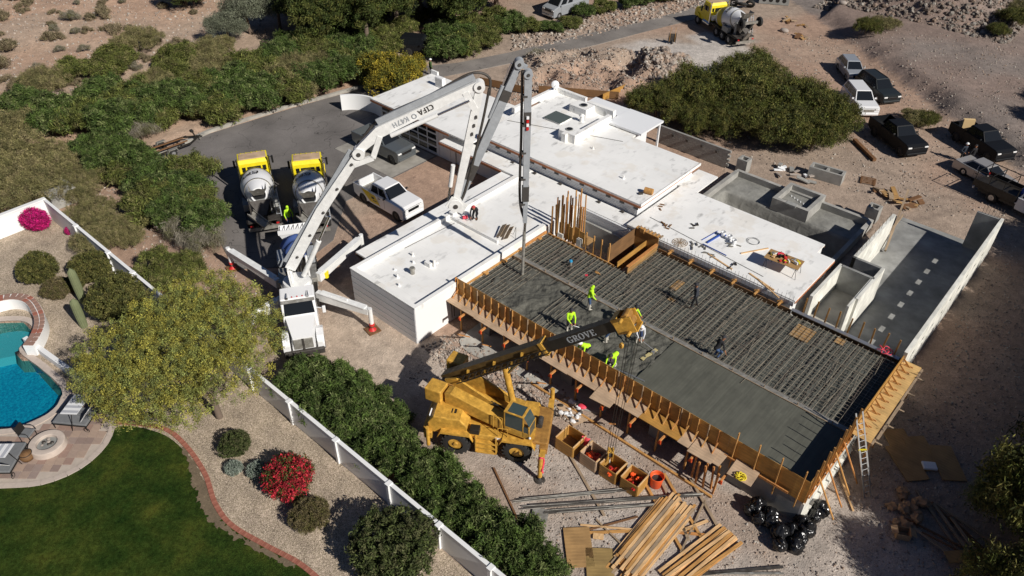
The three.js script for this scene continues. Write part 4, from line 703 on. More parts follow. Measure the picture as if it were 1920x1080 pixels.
car('pickup_truck', 'black pickup truck parked beside the big mesquite tree', [G(1683, 272).x - .3, 0, G(1683, 272).z], .95, { ...pickup, paint: PB, rim: M.rimDark, mirror: M.blackPlastic });
{ const p = G(1833, 280), t = car('pickup_truck', 'black pickup truck carrying a pale foam block', [p.x, 0, p.z], 1.0, { ...pickup, paint: PB, rim: M.rimDark }); const q = thing('foam_block', 'pale yellow foam block standing in the black pickup bed', 'block', [p.x - 1.6, .76, p.z - 1.0], .5); obj('block', B(.9, 1.2, .3, 0, .6, 0, 0, 0, .06), mat('foam', [.7, .5, .25], { roughness: .9 }), q); }
car('hatchback_car', 'silver hatchback car parked highest on the dirt slope', [G(1592, 140).x, 0, G(1592, 140).z], .7, { ...suv, L: 4.3, W: 1.8, H: 1.55, belt: .98, hoodY: .95, wb: 2.6, fo: .85, cab: [-2.05, -1.6, .3, 1.15], r: .33, cat: 'car', paint: PS });
car('sport_utility_vehicle', 'dark green sport utility vehicle with roof rails on the dirt slope', [G(1641, 178).x, 0, G(1641, 178).z], .95, { ...suv, paint: PG, rails: 1 });
car('sport_utility_vehicle', 'white sport utility vehicle half hidden by the mesquite tree', [G(1608, 200).x, 0, G(1608, 200).z], .72, { ...suv, L: 4.9, paint: PW, grille: M.steelGrey });
car('sedan_car', 'tan silver sedan with sunroof parked beside the flatbed truck', [G(1842, 338).x, 0, G(1842, 338).z], 1.17, { ...sedan, paint: PT });
{ const p = G(1060, 24), t = car('delivery_van', 'white tall delivery van parked behind the roadside shrubs', [p.x, 0, p.z], -.11, { L: 5.9, W: 2.02, H: 2.6, belt: 1.35, hoodY: 1.25, deckY: 1.4, r: .36, fo: .95, wb: 3.66, cab: [-2.9, -2.85, 1.2, 2.25], low: .25, cat: 'van', paint: PS, tumble: .12, windows: [[.55, .7], [.76, .94]], grille: M.blackPlastic }); }
{ const p = G(790, 100), t = car('jeep', 'black boxy off road vehicle in the shade under the trees', [p.x, 0, p.z], 2.1, { ...suv, L: 4.2, W: 1.85, H: 1.85, belt: 1.15, hoodY: 1.12, wb: 2.6, fo: .6, r: .41, cab: [-2.0, -1.95, .35, .6], paint: PB, tumble: .08, rim: M.rimDark }); }
{ // flatbed truck at the right edge
  const f = G(1875, 392), t = car('flatbed_truck', 'black flatbed truck with white cab and tool racks', [f.x + .9, 0, f.z - 1.0], 1.32, { ...pickup, L: 6.4, wb: 4.0, bedY: 1.05, cab: [.2, .4, 1.6, 2.2], H: 2.05, paint: PW, rim: M.rim, flat: 1 });
  obj('flat_bed', [bx(-1.1, 1.1, .85, 1.08, -3.3, .05), bx(-1.1, -1.02, 1.08, 1.4, -3.3, .05), bx(1.02, 1.1, 1.08, 1.4, -3.3, .05)], M.craneBlack, t);
  for (const s of [-1, 1]) { obj('rack_rail', bar([s * 1.05, 2.1, -3.3], [s * 1.05, 2.1, .1], .05, .05), M.iron, t); for (let k = 0; k < 4; k++) obj('rack_post', bar([s * 1.05, 1.1, -3.25 + k * 1.1], [s * 1.05, 2.1, -3.25 + k * 1.1], .05, .05), M.iron, t); }
  for (let k = 0; k < 4; k++) obj('rack_cross', bar([-1.05, 2.12, -3.2 + k * 1.1], [1.05, 2.12, -3.2 + k * 1.1], .04, .04), M.iron, t);
  const c = thing('blue_drum', 'blue plastic drum on the flatbed behind the white cab', 'drum', [f.x + 1.0, 1.1, f.z - 1.1]); obj('body', new THREE.LatheGeometry([[0, 0], [.28, 0], [.3, .3], [.28, .6], [0, .62]].map(q => new THREE.Vector2(...q)), 16), mat('blueDrum', [.03, .1, .5], { roughness: .4 }), c); obj('lid', cyl([0, .62, 0], [0, .66, 0], .2, .2, 14), M.blackPlastic, c);
}
// ---------------------------------------------------------------- mixer trucks
function mixer(label, pos, turn, up) {
  const t = thing('mixer_truck', label, 'mixer truck', pos, turn, up ? undefined : 'mixer trucks backed up to the pump'), P = (n, g, m, q = t) => obj(n, g, m, q);
  // local: +z forward, length about 10
  P('frame', [bx(-.45, -.3, .75, 1.05, -4.4, 4.3), bx(.3, .45, .75, 1.05, -4.4, 4.3), bx(-1.2, 1.2, 1.05, 1.12, -4.2, 1.2)], M.craneBlack);
  const cab = P('cab', profile([[1.55, .9], [1.55, 2.75], [1.7, 2.95], [2.8, 2.95], [3.15, 1.95], [4.35, 1.8], [4.6, 1.5], [4.65, .9]], 2.2, .06), M.mixYellow);
  obj('rear_window', bx(-.5, .5, 2.1, 2.5, 1.46, 1.5), M.darkGlass, cab); for (const s of [-1, 1]) { obj('rear_quarter_window', bx(s * .62, s * .88, 2.1, 2.5, 1.46, 1.5), M.darkGlass, cab); obj('side_window', bx(s * 1.1, s * 1.115, 2.05, 2.6, 1.85, 2.75), M.darkGlass, cab); obj('mirror', [bx(s * 1.35, s * 1.5, 1.9, 2.5, 2.75, 2.85), bar([s * 1.1, 2.4, 2.8], [s * 1.4, 2.4, 2.8], .04, .04)], M.blackPlastic, cab); }
  obj('windshield', quadG([-1, 2.02, 3.15], [1, 2.02, 3.15], [1, 2.85, 2.87], [-1, 2.85, 2.87]), M.darkGlass, cab); obj('roof_cap', RB(2.0, .1, 1.0, .04, 0, 3.0, 2.25), M.shelfPly, cab); for (let k = 0; k < 5; k++) obj('roof_lamp', B(.1, .06, .1, -.8 + k * .4, 3.07, 2.7), M.mixBand, cab);
  for (const s of [-1, 1]) { P('exhaust_stack', cyl([s * 1.15, 1.0, 1.35], [s * 1.15, 3.3, 1.35], .07, .07, 10), M.chrome); P('fender', profile([[3.3, .9], [3.45, 1.25], [3.9, 1.38], [4.35, 1.2], [4.5, .9]], .4).translate(s * 1.0, 0, 0), M.mixYellow); P('fuel_tank', cyl([s * .95, .75, 1.2], [s * .95, .75, 2.6], .32, .32, 14), M.chrome);
    wheel(t, s * 1.05, .52, 3.75, .52, .3); for (const z of [-2.9, -1.55, -.35]) wheel(t, s * .98, .52, z, .52, .48); P('mudguard', [bx(s * .75, s * 1.22, 1.08, 1.13, -3.6, .2)], M.craneBlack); }
  // drum
  const dg = new THREE.LatheGeometry([[.01, 0], [.55, .02], [.95, .5], [1.14, 1.3], [1.18, 2.1], [1.08, 3.0], [.78, 4.1], [.55, 4.75], [.5, 4.8], [.44, 4.75], [.4, 4.2], [.01, 4.0]].map(q => new THREE.Vector2(...q)), 40);
  const drum = new THREE.Group(); drum.name = 'drum'; drum.position.set(0, 1.68, .95); drum.rotation.x = -Math.PI / 2 + .25; drum.scale.set(1.02, .95, 1.02); t.add(drum);
  obj('shell', dg, M.truckWhite, drum); obj('drum_band', new THREE.LatheGeometry((up ? [[1.13, 1.1], [1.2, 1.5], [1.215, 2.15]] : [[.75, .2], [.99, .5], [1.1, .85], [1.19, 1.35]]).map(q => new THREE.Vector2(...q)), 40), M.mixBand, drum); obj('rear_ring', new THREE.LatheGeometry([[.95, 3.5], [.97, 3.55], [.93, 3.68], [.91, 3.64]].map(q => new THREE.Vector2(...q)), 32), M.steelGrey, drum); obj('mouth', cyl([0, 4.5, 0], [0, 4.62, 0], .45, .45, 20), M.blackPlastic, drum);
  for (const a of [2.3, 4.4, .2]) { const lg = []; const put = (w, h, dx, dy) => { const th = a + dx / 1.1; lg.push(B(w, h, .015, 0, 0, 0).applyMatrix4(new THREE.Matrix4().makeRotationY(th).multiply(new THREE.Matrix4().makeTranslation(0, 2.55 + dy, 1.165)))); };
    put(.1, .46, -.42, 0); put(.36, .09, -.28, .2); put(.36, .09, -.28, -.2); put(.09, .2, -.1, -.1); put(.1, .46, .08, 0); put(.3, .09, .2, .2); put(.28, .09, .2, .02); put(.09, .22, .34, .1); put(.5, .09, .68, .2); put(.1, .46, .66, 0); for (let k = 0; k < 8; k++) put(.1, .1, -.35 + k * .13, .42); obj('drum_logo', lg, M.craneBlack, drum); }
  // rear: hopper, chutes, ladder, pedestal
  P('pedestal', [bx(-.75, -.6, 1.1, 2.5, -3.4, -3.1), bx(.6, .75, 1.1, 2.5, -3.4, -3.1), bx(-.85, .85, 2.3, 2.45, -3.5, -3.05)], M.greyConcrete);
  P('charge_hopper', [quadG([-.6, 3.75, -4.3], [.6, 3.75, -4.3], [.35, 3.0, -3.75], [-.35, 3.0, -3.75]), quadG([-.6, 3.75, -3.4], [-.6, 3.75, -4.3], [-.35, 3.0, -3.75], [-.35, 3.0, -3.5]), quadG([.6, 3.75, -4.3], [.6, 3.75, -3.4], [.35, 3.0, -3.5], [.35, 3.0, -3.75])], M.steelGrey);
  P('collector', [quadG([-.75, 2.5, -3.6], [.75, 2.5, -3.6], [.25, 1.7, -4.4], [-.25, 1.7, -4.4]), bx(-.8, -.7, 1.8, 2.6, -4.2, -3.6), bx(.7, .8, 1.8, 2.6, -4.2, -3.6)], M.steelDark);
  const ch = P('chute', [B(.5, .05, 1.6, 0, 0, 0), B(.05, .2, 1.6, -.26, .1, 0), B(.05, .2, 1.6, .26, .1, 0)], M.steelGrey); ch.position.set(up ? .0 : .35, up ? 1.3 : 1.55, -4.6); ch.rotation.set(up ? .9 : -.35, up ? 0 : .6, 0);
  for (const s of [-1, 1]) { if (s < 0) P('rear_ladder', [bar([s * .95, 1.0, -3.7], [s * .95, 3.1, -3.3], .06, .06), bar([s * 1.25, 1.0, -3.7], [s * 1.25, 3.1, -3.3], .06, .06), ...[0, 1, 2, 3, 4].map(k => bar([s * .95, 1.2 + k * .42, -3.66 + k * .08], [s * 1.25, 1.2 + k * .42, -3.66 + k * .08], .04, .04))], M.boomGrey); P('chute_rack', [bx(s * .8, s * 1.25, 1.15, 1.7, -2.6, -1.5)], M.greyConcrete); P('tail_lamp', B(.2, .12, .05, s * .9, .95, -4.45), M.lampRed); }
  P('rear_bumper', bx(-1.15, 1.15, .55, .8, -4.5, -4.38), M.steelGrey); P('water_tank', cyl([-.9, 1.5, 1.25], [.9, 1.5, 1.25], .3, .3, 14), M.truckWhite); P('cross_deck', bx(-1.1, 1.1, 1.12, 1.2, -4.35, -3.0), M.steelDark);
  if (up) { const ax = new THREE.Group(); ax.name = 'lift_axle'; ax.position.set(0, 2.9, -4.75); t.add(ax); obj('axle_beam', [bx(-1.05, 1.05, -.12, .12, -.12, .12), bar([-.5, -1.3, .9], [-.5, 0, 0], .14, .2), bar([.5, -1.3, .9], [.5, 0, 0], .14, .2)], M.steelGrey, ax); for (const s of [-1, 1]) obj('axle_tyre', new THREE.LatheGeometry([[.25, -.15], [.46, -.15], [.5, -.08], [.5, .08], [.46, .15], [.25, .15]].map(q => new THREE.Vector2(...q)), 20).rotateZ(Math.PI / 2).translate(s * 1.1, 0, 0), M.rubber, ax); }
  return t;
}
const hd = (x, z) => Math.atan2(x, z);
mixer('mixer truck with striped drum backed up farther from the pickup', [-47.6, .02, -25.35], hd(-.873, -.487));
mixer('mixer truck with striped drum backed up next to the white pickup', [-44.55, .02, -27.85], hd(-.82, -.575));
{ const p = G(1348, 66); mixer('yellow cab mixer truck with raised rear axle up by the dirt road', [p.x + .1, 0, p.z - .6], hd(-.875, -.485), 1); }
// ---------------------------------------------------------------- concrete pump truck
mat('bonnetWhite', [.78, .78, .78], { roughness: .3, side: THREE.DoubleSide });
const font = await new FontLoader().loadAsync('fonts/droid/droid_sans_bold.typeface.json');
const serif = await new FontLoader().loadAsync('fonts/droid/droid_serif_bold.typeface.json');
function textOn(str, f, size, org, right, upv, depth = .006) {     // raised lettering with given reading direction
  const g = new TextGeometry(str, { font: f, size, depth, curveSegments: 2 }), r = A3(right).clone().normalize(), n = r.clone().cross(A3(upv)).normalize(), u = n.clone().cross(r);
  return g.applyMatrix4(new THREE.Matrix4().makeBasis(r, u, n).setPosition(A3(org)));
}
{
  const T = V(-34.85, 0, -19.72), turn = Math.atan2(.833, .553), t = thing('concrete_pump_truck', 'white concrete pump truck with long folded boom reaching over the deck', 'pump truck', [T.x, 0, T.z], turn); t.updateMatrixWorld(true);
  const inv = t.matrixWorld.clone().invert(), Lp = p => A3(p).clone().applyMatrix4(inv), P = (n, g, m, q = t) => obj(n, g, m, q);
  P('chassis', [bx(-.5, -.32, .75, 1.1, -7.0, 4.2), bx(.32, .5, .75, 1.1, -7.0, 4.2), bx(-1.15, 1.15, 1.1, 1.35, -5.6, 1.0)], M.craneBlack);
  const cab = P('cab', profile([[1.2, 1.0], [1.2, 2.85], [1.35, 3.0], [2.3, 2.98], [2.72, 2.05], [2.8, 1.9], [2.8, .9], [1.2, .9]], 2.0, .07), M.truckWhite); { const a = [[-.9, .9, 2.8], [.9, .9, 2.8], [.86, 2.02, 2.8], [-.86, 2.02, 2.8]], b = [[-.66, .8, 4.45], [.66, .8, 4.45], [.56, 1.66, 4.38], [-.56, 1.66, 4.38]]; P('bonnet', [quadG(a[3], a[2], b[2], b[3]), quadG(a[2], a[1], b[1], b[2]), quadG(a[0], a[3], b[3], b[0]), quadG(b[3], b[2], b[1], b[0]), quadG(b[0], b[1], a[1], a[0])].map(g => g), M.bonnetWhite); }
  obj('windshield', quadG([-.88, 2.1, 2.78], [.88, 2.1, 2.78], [.82, 2.82, 2.46], [-.82, 2.82, 2.46]), M.darkGlass, cab); for (const s of [-1, 1]) { obj('side_window', bx(s * 1.0, s * 1.012, 2.05, 2.7, 1.5, 2.35), M.darkGlass, cab); obj('mirror', [RB(.2, .5, .12, .04, s * 1.42, 2.2, 2.75), bar([s * 1, 2.3, 2.6], [s * 1.4, 2.3, 2.75], .04, .04)], s > 0 ? M.truckWhite : M.blackPlastic, cab); }
  for (const s of [-1, 1]) { P('fender', profile([[3.0, .75], [3.15, 1.3], [3.6, 1.5], [4.15, 1.42], [4.42, 1.0], [4.42, .75]], .42, .04).translate(s * .98, 0, 0), M.truckWhite); wheel(t, s * 1.02, .52, 3.55, .52, .32); for (const z of [-3.6, -4.9]) wheel(t, s * .98, .52, z, .52, .5); P('headlight', RB(.34, .22, .12, .05, s * .95, 1.12, 4.42), M.lampClear); P('air_horn', [cyl([s * .6, 3.08, 1.9], [s * .6, 3.08, 2.4], .05, .09, 8)], M.chrome); }
  P('grille', [RB(1.12, .74, .06, .03, 0, 1.24, 4.46)], M.steelGrey); P('grille_bar', B(.12, .8, .04, 0, 1.25, 4.5), M.steelDark); P('bumper', RB(2.3, .4, .3, .06, 0, .62, 4.5), M.steelDark); for (let k = 0; k < 5; k++) P('roof_lamp', sph(.05, -.6 + k * .3, 3.05, 2.25, 1, .8, 1.4, 8), M.lampRed);
  P('visor', quadG([-.98, 2.88, 2.62], [.98, 2.88, 2.62], [.95, 2.98, 2.3], [-.95, 2.98, 2.3]), M.steelGrey);
  // turret and slewing ring
  P('slewing_ring', [cyl([0, 1.35, 0], [0, 2.2, 0], .85, .8, 28), cyl([0, 2.2, 0], [0, 2.32, 0], .98, .98, 36)], M.steelGrey); P('turret', [cyl([0, 2.32, 0], [0, 2.6, 0], .9, .8, 28)], M.boomWhite);
  const tur = []; for (const s of [-.32, .32]) { const a = Lp(T.clone().add(V(.68 * -.25 + .73 * s, 2.6, -.73 * -.25 + .68 * s))), b = Lp(T.clone().add(V(.68 * -.3 + .73 * s, 3.7, .73 * .3 + .68 * s))); tur.push(taperBar(a, b, .1, .9, .1, .5, V(0, 0, 1))); } P('turret_cheek', tur, M.boomWhite);
  // hopper, pump deck, side boxes
  P('pump_hopper', [quadG([-1, 1.75, -6.5], [1, 1.75, -6.5], [.6, .7, -6.7], [-.6, .7, -6.7]), quadG([1, 1.75, -7.7], [-1, 1.75, -7.7], [-.6, .7, -7.3], [.6, .7, -7.3]), quadG([-1, 1.75, -7.7], [-1, 1.75, -6.5], [-.6, .7, -6.7], [-.6, .7, -7.3]), quadG([1, 1.75, -6.5], [1, 1.75, -7.7], [.6, .7, -7.3], [.6, .7, -6.7])], M.truckWhite);
  P('hopper_grate', [0, 1, 2, 3, 4, 5, 6].map(k => bx(-.95 + k * .31, -.91 + k * .31, 1.7, 1.74, -7.65, -6.55)), M.steelDark); P('splash_guard', bx(-1.05, 1.05, 1.75, 2.1, -6.5, -6.44), M.truckWhite);
  { const g = new THREE.PlaneGeometry(2.1, 2.6, 14, 16).rotateX(-Math.PI / 2), a = g.attributes.position; for (let i = 0; i < a.count; i++) { const x = a.getX(i), z = a.getZ(i); a.setXYZ(i, x, 2.35 - 1.0 * Math.pow(Math.abs(x) / 1.05, 2) - .25 * Math.abs(z) / 1.3 + .12 * Math.sin(z * 6 + x * 3), z); } g.computeVertexNormals(); P('blue_tarp', g.translate(0, 0, -4.7), M.tarpBlue); }
  for (const s of [-1, 1]) { P('tool_box', RB(.5, .7, 1.6, .04, s * .95, 1.3, -2.0), M.steelGrey); P('water_tank', RB(.5, .6, 1.3, .08, s * .95, 1.65, -3.9), M.boomGrey); }
  P('hydraulic_pipes', [0, 1, 2, 3].map(k => tube([[-.4 + k * .25, 1.5, -1.2], [-.3 + k * .2, 2.3, -1.5], [-.5 + k * .3, 1.9, -3]], .04, 5, 12)), M.steelDark); P('pipe_post', cyl([.75, 1.4, -1.1], [.75, 3.4, -1.3], .08, .08, 8), M.boomWhite);
  // outriggers
  const legs = [[[1.25, 1.35, -1.6], [4.35, 1.4, -5.2], 0], [[-1.25, 1.35, -1.6], [-4.3, 1.45, -5.75], 0], [[1.1, 1.45, .35], [4.0, 1.5, 2.75], 1], [[-1.1, 1.45, .35], [-4.0, 1.5, 2.75], 1]];
  for (const [a, b, fr] of legs) {
    const o = new THREE.Group(); o.name = 'outrigger'; t.add(o); const dir = V(b[0] - a[0], 0, b[2] - a[2]).normalize();
    obj('beam', taperBar(a, b, .34, .62, .3, .42), M.boomWhite, o); obj('beam_flange', [bar([a[0] + dir.x * .3, a[1] + .33, a[2] + dir.z * .3], [b[0] - dir.x * .2, b[1] + .24, b[2] - dir.z * .2], .42, .05)], M.boomWhite, o);
    obj('jack', [cyl([b[0] + dir.x * .1, .55, b[2] + dir.z * .1], [b[0] + dir.x * .1, 1.75, b[2] + dir.z * .1], .14, .14, 12)], M.boomWhite, o); obj('jack_rod', cyl([b[0] + dir.x * .1, .08, b[2] + dir.z * .1], [b[0] + dir.x * .1, .6, b[2] + dir.z * .1], .08, .08, 10), M.chrome, o); obj('jack_collar', cyl([b[0] + dir.x * .1, .42, b[2] + dir.z * .1], [b[0] + dir.x * .1, .58, b[2] + dir.z * .1], .17, .17, 12), M.red, o);
    obj('foot_pad', [cyl([b[0] + dir.x * .1, .06, b[2] + dir.z * .1], [b[0] + dir.x * .1, .2, b[2] + dir.z * .1], .26, .12, 14)], M.red, o); obj('timber_mat', B(.8, .07, .8, b[0] + dir.x * .1, .035, b[2] + dir.z * .1, 0, .4, 0), M.lumberDark, o); if (fr) obj('swing_ram', cyl([a[0], 1.7, a[2]], [b[0] * .6 + a[0] * .4, 1.85, b[2] * .6 + a[2] * .4], .07, .07, 8), M.boomWhite, o);
  }
  P('yellow_bucket', cyl([1.75, 1.0, -2.0], [1.75, 1.45, -2.0], .17, .2, 14), M.mixYellow);
  // boom: all sections lie near one upright plane through turret and hose
  const u = V(.6847, 0, -.7289), nrm = V(.7289, 0, .6847), W = (al, h, of = 0) => Lp(T.clone().addScaledVector(u, al).addScaledVector(nrm, of).setY(h)), nl = W(0, 0, 1).sub(W(0, 0, 0)), dl = a => W(...a);
  const sec = (name, pts, w, dims, m) => { const g = []; for (let i = 0; i < pts.length - 1; i++) { const p = dl(pts[i]), q = dl(pts[i + 1]); const upv = q.clone().sub(p).cross(nl).normalize(); g.push(taperBar(p, q, w, dims[i], w * .97, dims[i + 1], upv)); if (i) g.push(cyl(p.clone().addScaledVector(nl, -w / 2), p.clone().addScaledVector(nl, w / 2), dims[i] / 2, dims[i] / 2, 16)); } return P(name, g, m); };
  const knuckle = (a, r, w, par, m = M.boomWhite) => { const p = dl(a); obj('hinge', [cyl(p.clone().addScaledVector(nl, -w), p.clone().addScaledVector(nl, w), r, r, 18)], m, par); obj('hinge_pin', cyl(p.clone().addScaledVector(nl, -w - .05), p.clone().addScaledVector(nl, w + .05), r * .35, r * .35, 10), M.boomDark, par); };
  const ram = (a, b, par, r = .11, m = M.boomWhite) => { const p = dl(a), q = dl(b), k = p.clone().lerp(q, .6); obj('ram_barrel', cyl(p, k, r, r, 10), m, par); obj('ram_rod', cyl(k, q, r * .55, r * .55, 8), M.chrome, par); };
  const pipe = (pts, par, r = .075, m = M.steelDark) => obj('delivery_pipe', tube(pts.map(dl), r, 7, 48), m, par);
  const s1 = sec('boom_section', [[-.2, 3.55], [2.2, 7.6], [4.75, 11.2]], .38, [.64, .58, .44], M.boomWhite); pipe([[.1, 3.3, -.42], [2.4, 7.2, -.42], [4.9, 10.9, -.42], [5.6, 11.7, -.42]], s1); obj('top_rail', [bar(dl([-.45, 4.0, -.05]), dl([4.3, 11.3, -.05]), .26, .14, nl)], M.boomGrey, s1); ram([.5, 2.9, 0], [2.6, 7.1, 0], s1, .16); knuckle([4.75, 11.2], .34, .28, s1); for (let k = 0; k < 5; k++) { const a = .12 + k * .2, q = dl([-.2 + 4.9 * a, 3.55 + 7.65 * a, .25]); obj('clamp', sph(.08, q.x, q.y, q.z, 1, 1, 1, 8), M.boomDark, s1); }
  const s2 = sec('boom_section', [[4.75, 11.35], [6.0, 12.45], [11.4, 15.0]], .34, [.42, .64, .4], M.boomWhite); pipe([[5.0, 11.9, -.3], [6.0, 13.0, -.3], [8.8, 14.3, -.3], [11.3, 15.5, -.3], [12.0, 15.2, -.3], [12.0, 14.2, -.3]], s2); obj('top_rail', [bar(dl([5.9, 12.98, 0]), dl([11.2, 15.4, 0]), .34, .1, nl)], M.boomGrey, s2); ram([6.6, 12.3, .3], [10.9, 14.2, .3], s2, .13); knuckle([11.45, 14.9], .3, .26, s2); obj('linkage', [bar(dl([4.4, 10.5, .1]), dl([5.5, 10.9, .1]), .3, .2, nl), bar(dl([5.5, 10.9, .1]), dl([6.0, 12.2, .1]), .3, .2, nl)], M.boomWhite, s2); obj('linkage', bar(dl([10.7, 14.6, .05]), dl([11.2, 13.6, .05]), .34, .3, nl), M.boomWhite, s2);
  { const a = dl([9.0, 13.88, .178]), b = dl([5.9, 12.42, .178]), rd = b.clone().sub(a).normalize(), un = nl.clone().cross(rd); obj('lettering', textOn('CIFA', font, .3, a.clone().addScaledVector(un, -.16), rd, un), M.craneBlack, s2); const c = a.clone().addScaledVector(rd, 1.1); obj('emblem', new THREE.TorusGeometry(.12, .03, 6, 18).applyMatrix4(new THREE.Matrix4().makeBasis(rd, un, nl).setPosition(c.clone().addScaledVector(rd, .1).addScaledVector(un, .03))), M.boomGrey, s2); obj('lettering', textOn('K47H', font, .3, a.clone().addScaledVector(rd, 1.5).addScaledVector(un, -.14), rd, un), M.boomGrey, s2); }
  const s3 = sec('boom_section', [[11.45, 14.7, .02], [10.9, 12.0, .02], [9.95, 7.75, .02]], .3, [.42, .5, .36], M.boomWhite); pipe([[12.0, 14.6, -.3], [11.6, 12.6, -.3], [10.4, 7.9, -.3], [10.1, 7.4, -.3]], s3); ram([9.9, 10.2, 0], [9.55, 7.9, 0], s3, .13); knuckle([9.95, 7.6], .4, .26, s3); obj('hinge_plate', [bar(dl([9.55, 7.95, .2]), dl([10.5, 7.35, .2]), .04, .75, nl.clone().cross(V(0, 1, 0)))], M.boomWhite, s3); obj('warning_mark', [0, 1, 2].map(k => { const q = dl([11.25 - .06 * k * 2, 13.2 - .5 * k, .21]); return B(.1, .16, .1, q.x, q.y, q.z); }), M.boomDark, s3);
  const s4 = sec('boom_section', [[10.15, 7.55, -.45], [12.3, 12.7, -.45], [13.6, 15.85, -.45]], .26, [.36, .52, .32], M.boomGrey); pipe([[10.1, 7.6, -.72], [12.0, 12.5, -.72], [13.4, 15.9, -.72]], s4); ram([12.0, 12.8, -.45], [13.2, 15.9, -.45], s4, .11, M.boomGrey); knuckle([13.6, 15.9, -.45], .26, .24, s4, M.boomGrey); for (const [a, b] of [[[10.75, 9.0], [11.15, 9.95]], [[12.75, 13.8], [13.0, 14.4]]]) obj('dark_band', taperBar(dl([...a, -.45]), dl([...b, -.45]), .275, .5, .275, .5, nl.clone().cross(V(0, 1, 0))), M.boomDark, s4);
  obj('linkage', [bar(dl([13.5, 15.9, -.45]), dl([14.0, 15.7, -.3]), .2, .3, nl)], M.boomGrey, s4);
  const s5 = sec('boom_section', [[14.05, 15.4, -.1], [14.07, 11, -.1], [14.07, 6.1, -.1]], .26, [.4, .38, .24], M.boomGrey); pipe([[13.75, 15.6, -.2], [13.76, 12, -.2], [13.8, 7.2, -.2], [14.07, 6.2, -.1]], s5, .08); knuckle([14.05, 15.45, -.1], .24, .2, s5, M.boomGrey); for (const [y0, y1] of [[13.3, 12.5], [8.6, 7.6]]) obj('dark_band', bar(dl([14.06, y0, -.1]), dl([14.06, y1, -.1]), .275, .4, nl.clone().cross(V(0, 1, 0))), M.boomDark, s5); for (let k = 0; k < 4; k++) { const q = dl([14.06, 13.0 - k * .22, .05]); obj('reflector', B(.14, .16, .14, q.x, q.y, q.z), k % 2 ? M.lampRed : M.canopyWhite, s5); } for (let k = 0; k < 5; k++) { const q = dl([13.9, 14.2 - k * 1.7, -.1]); obj('clamp', B(.3, .12, .3, q.x, q.y, q.z), M.boomDark, s5); }
  P('hose_coupling', [cyl(dl([14.07, 6.2, -.1]), dl([14.05, 5.4, -.1]), .11, .1, 10)], M.chrome); P('end_hose', tube([dl([14.05, 5.5, -.1]), dl([14.03, 4, -.1]), dl([14.0, 2.1, -.1])], .1, 9, 16), M.steelGrey);
}
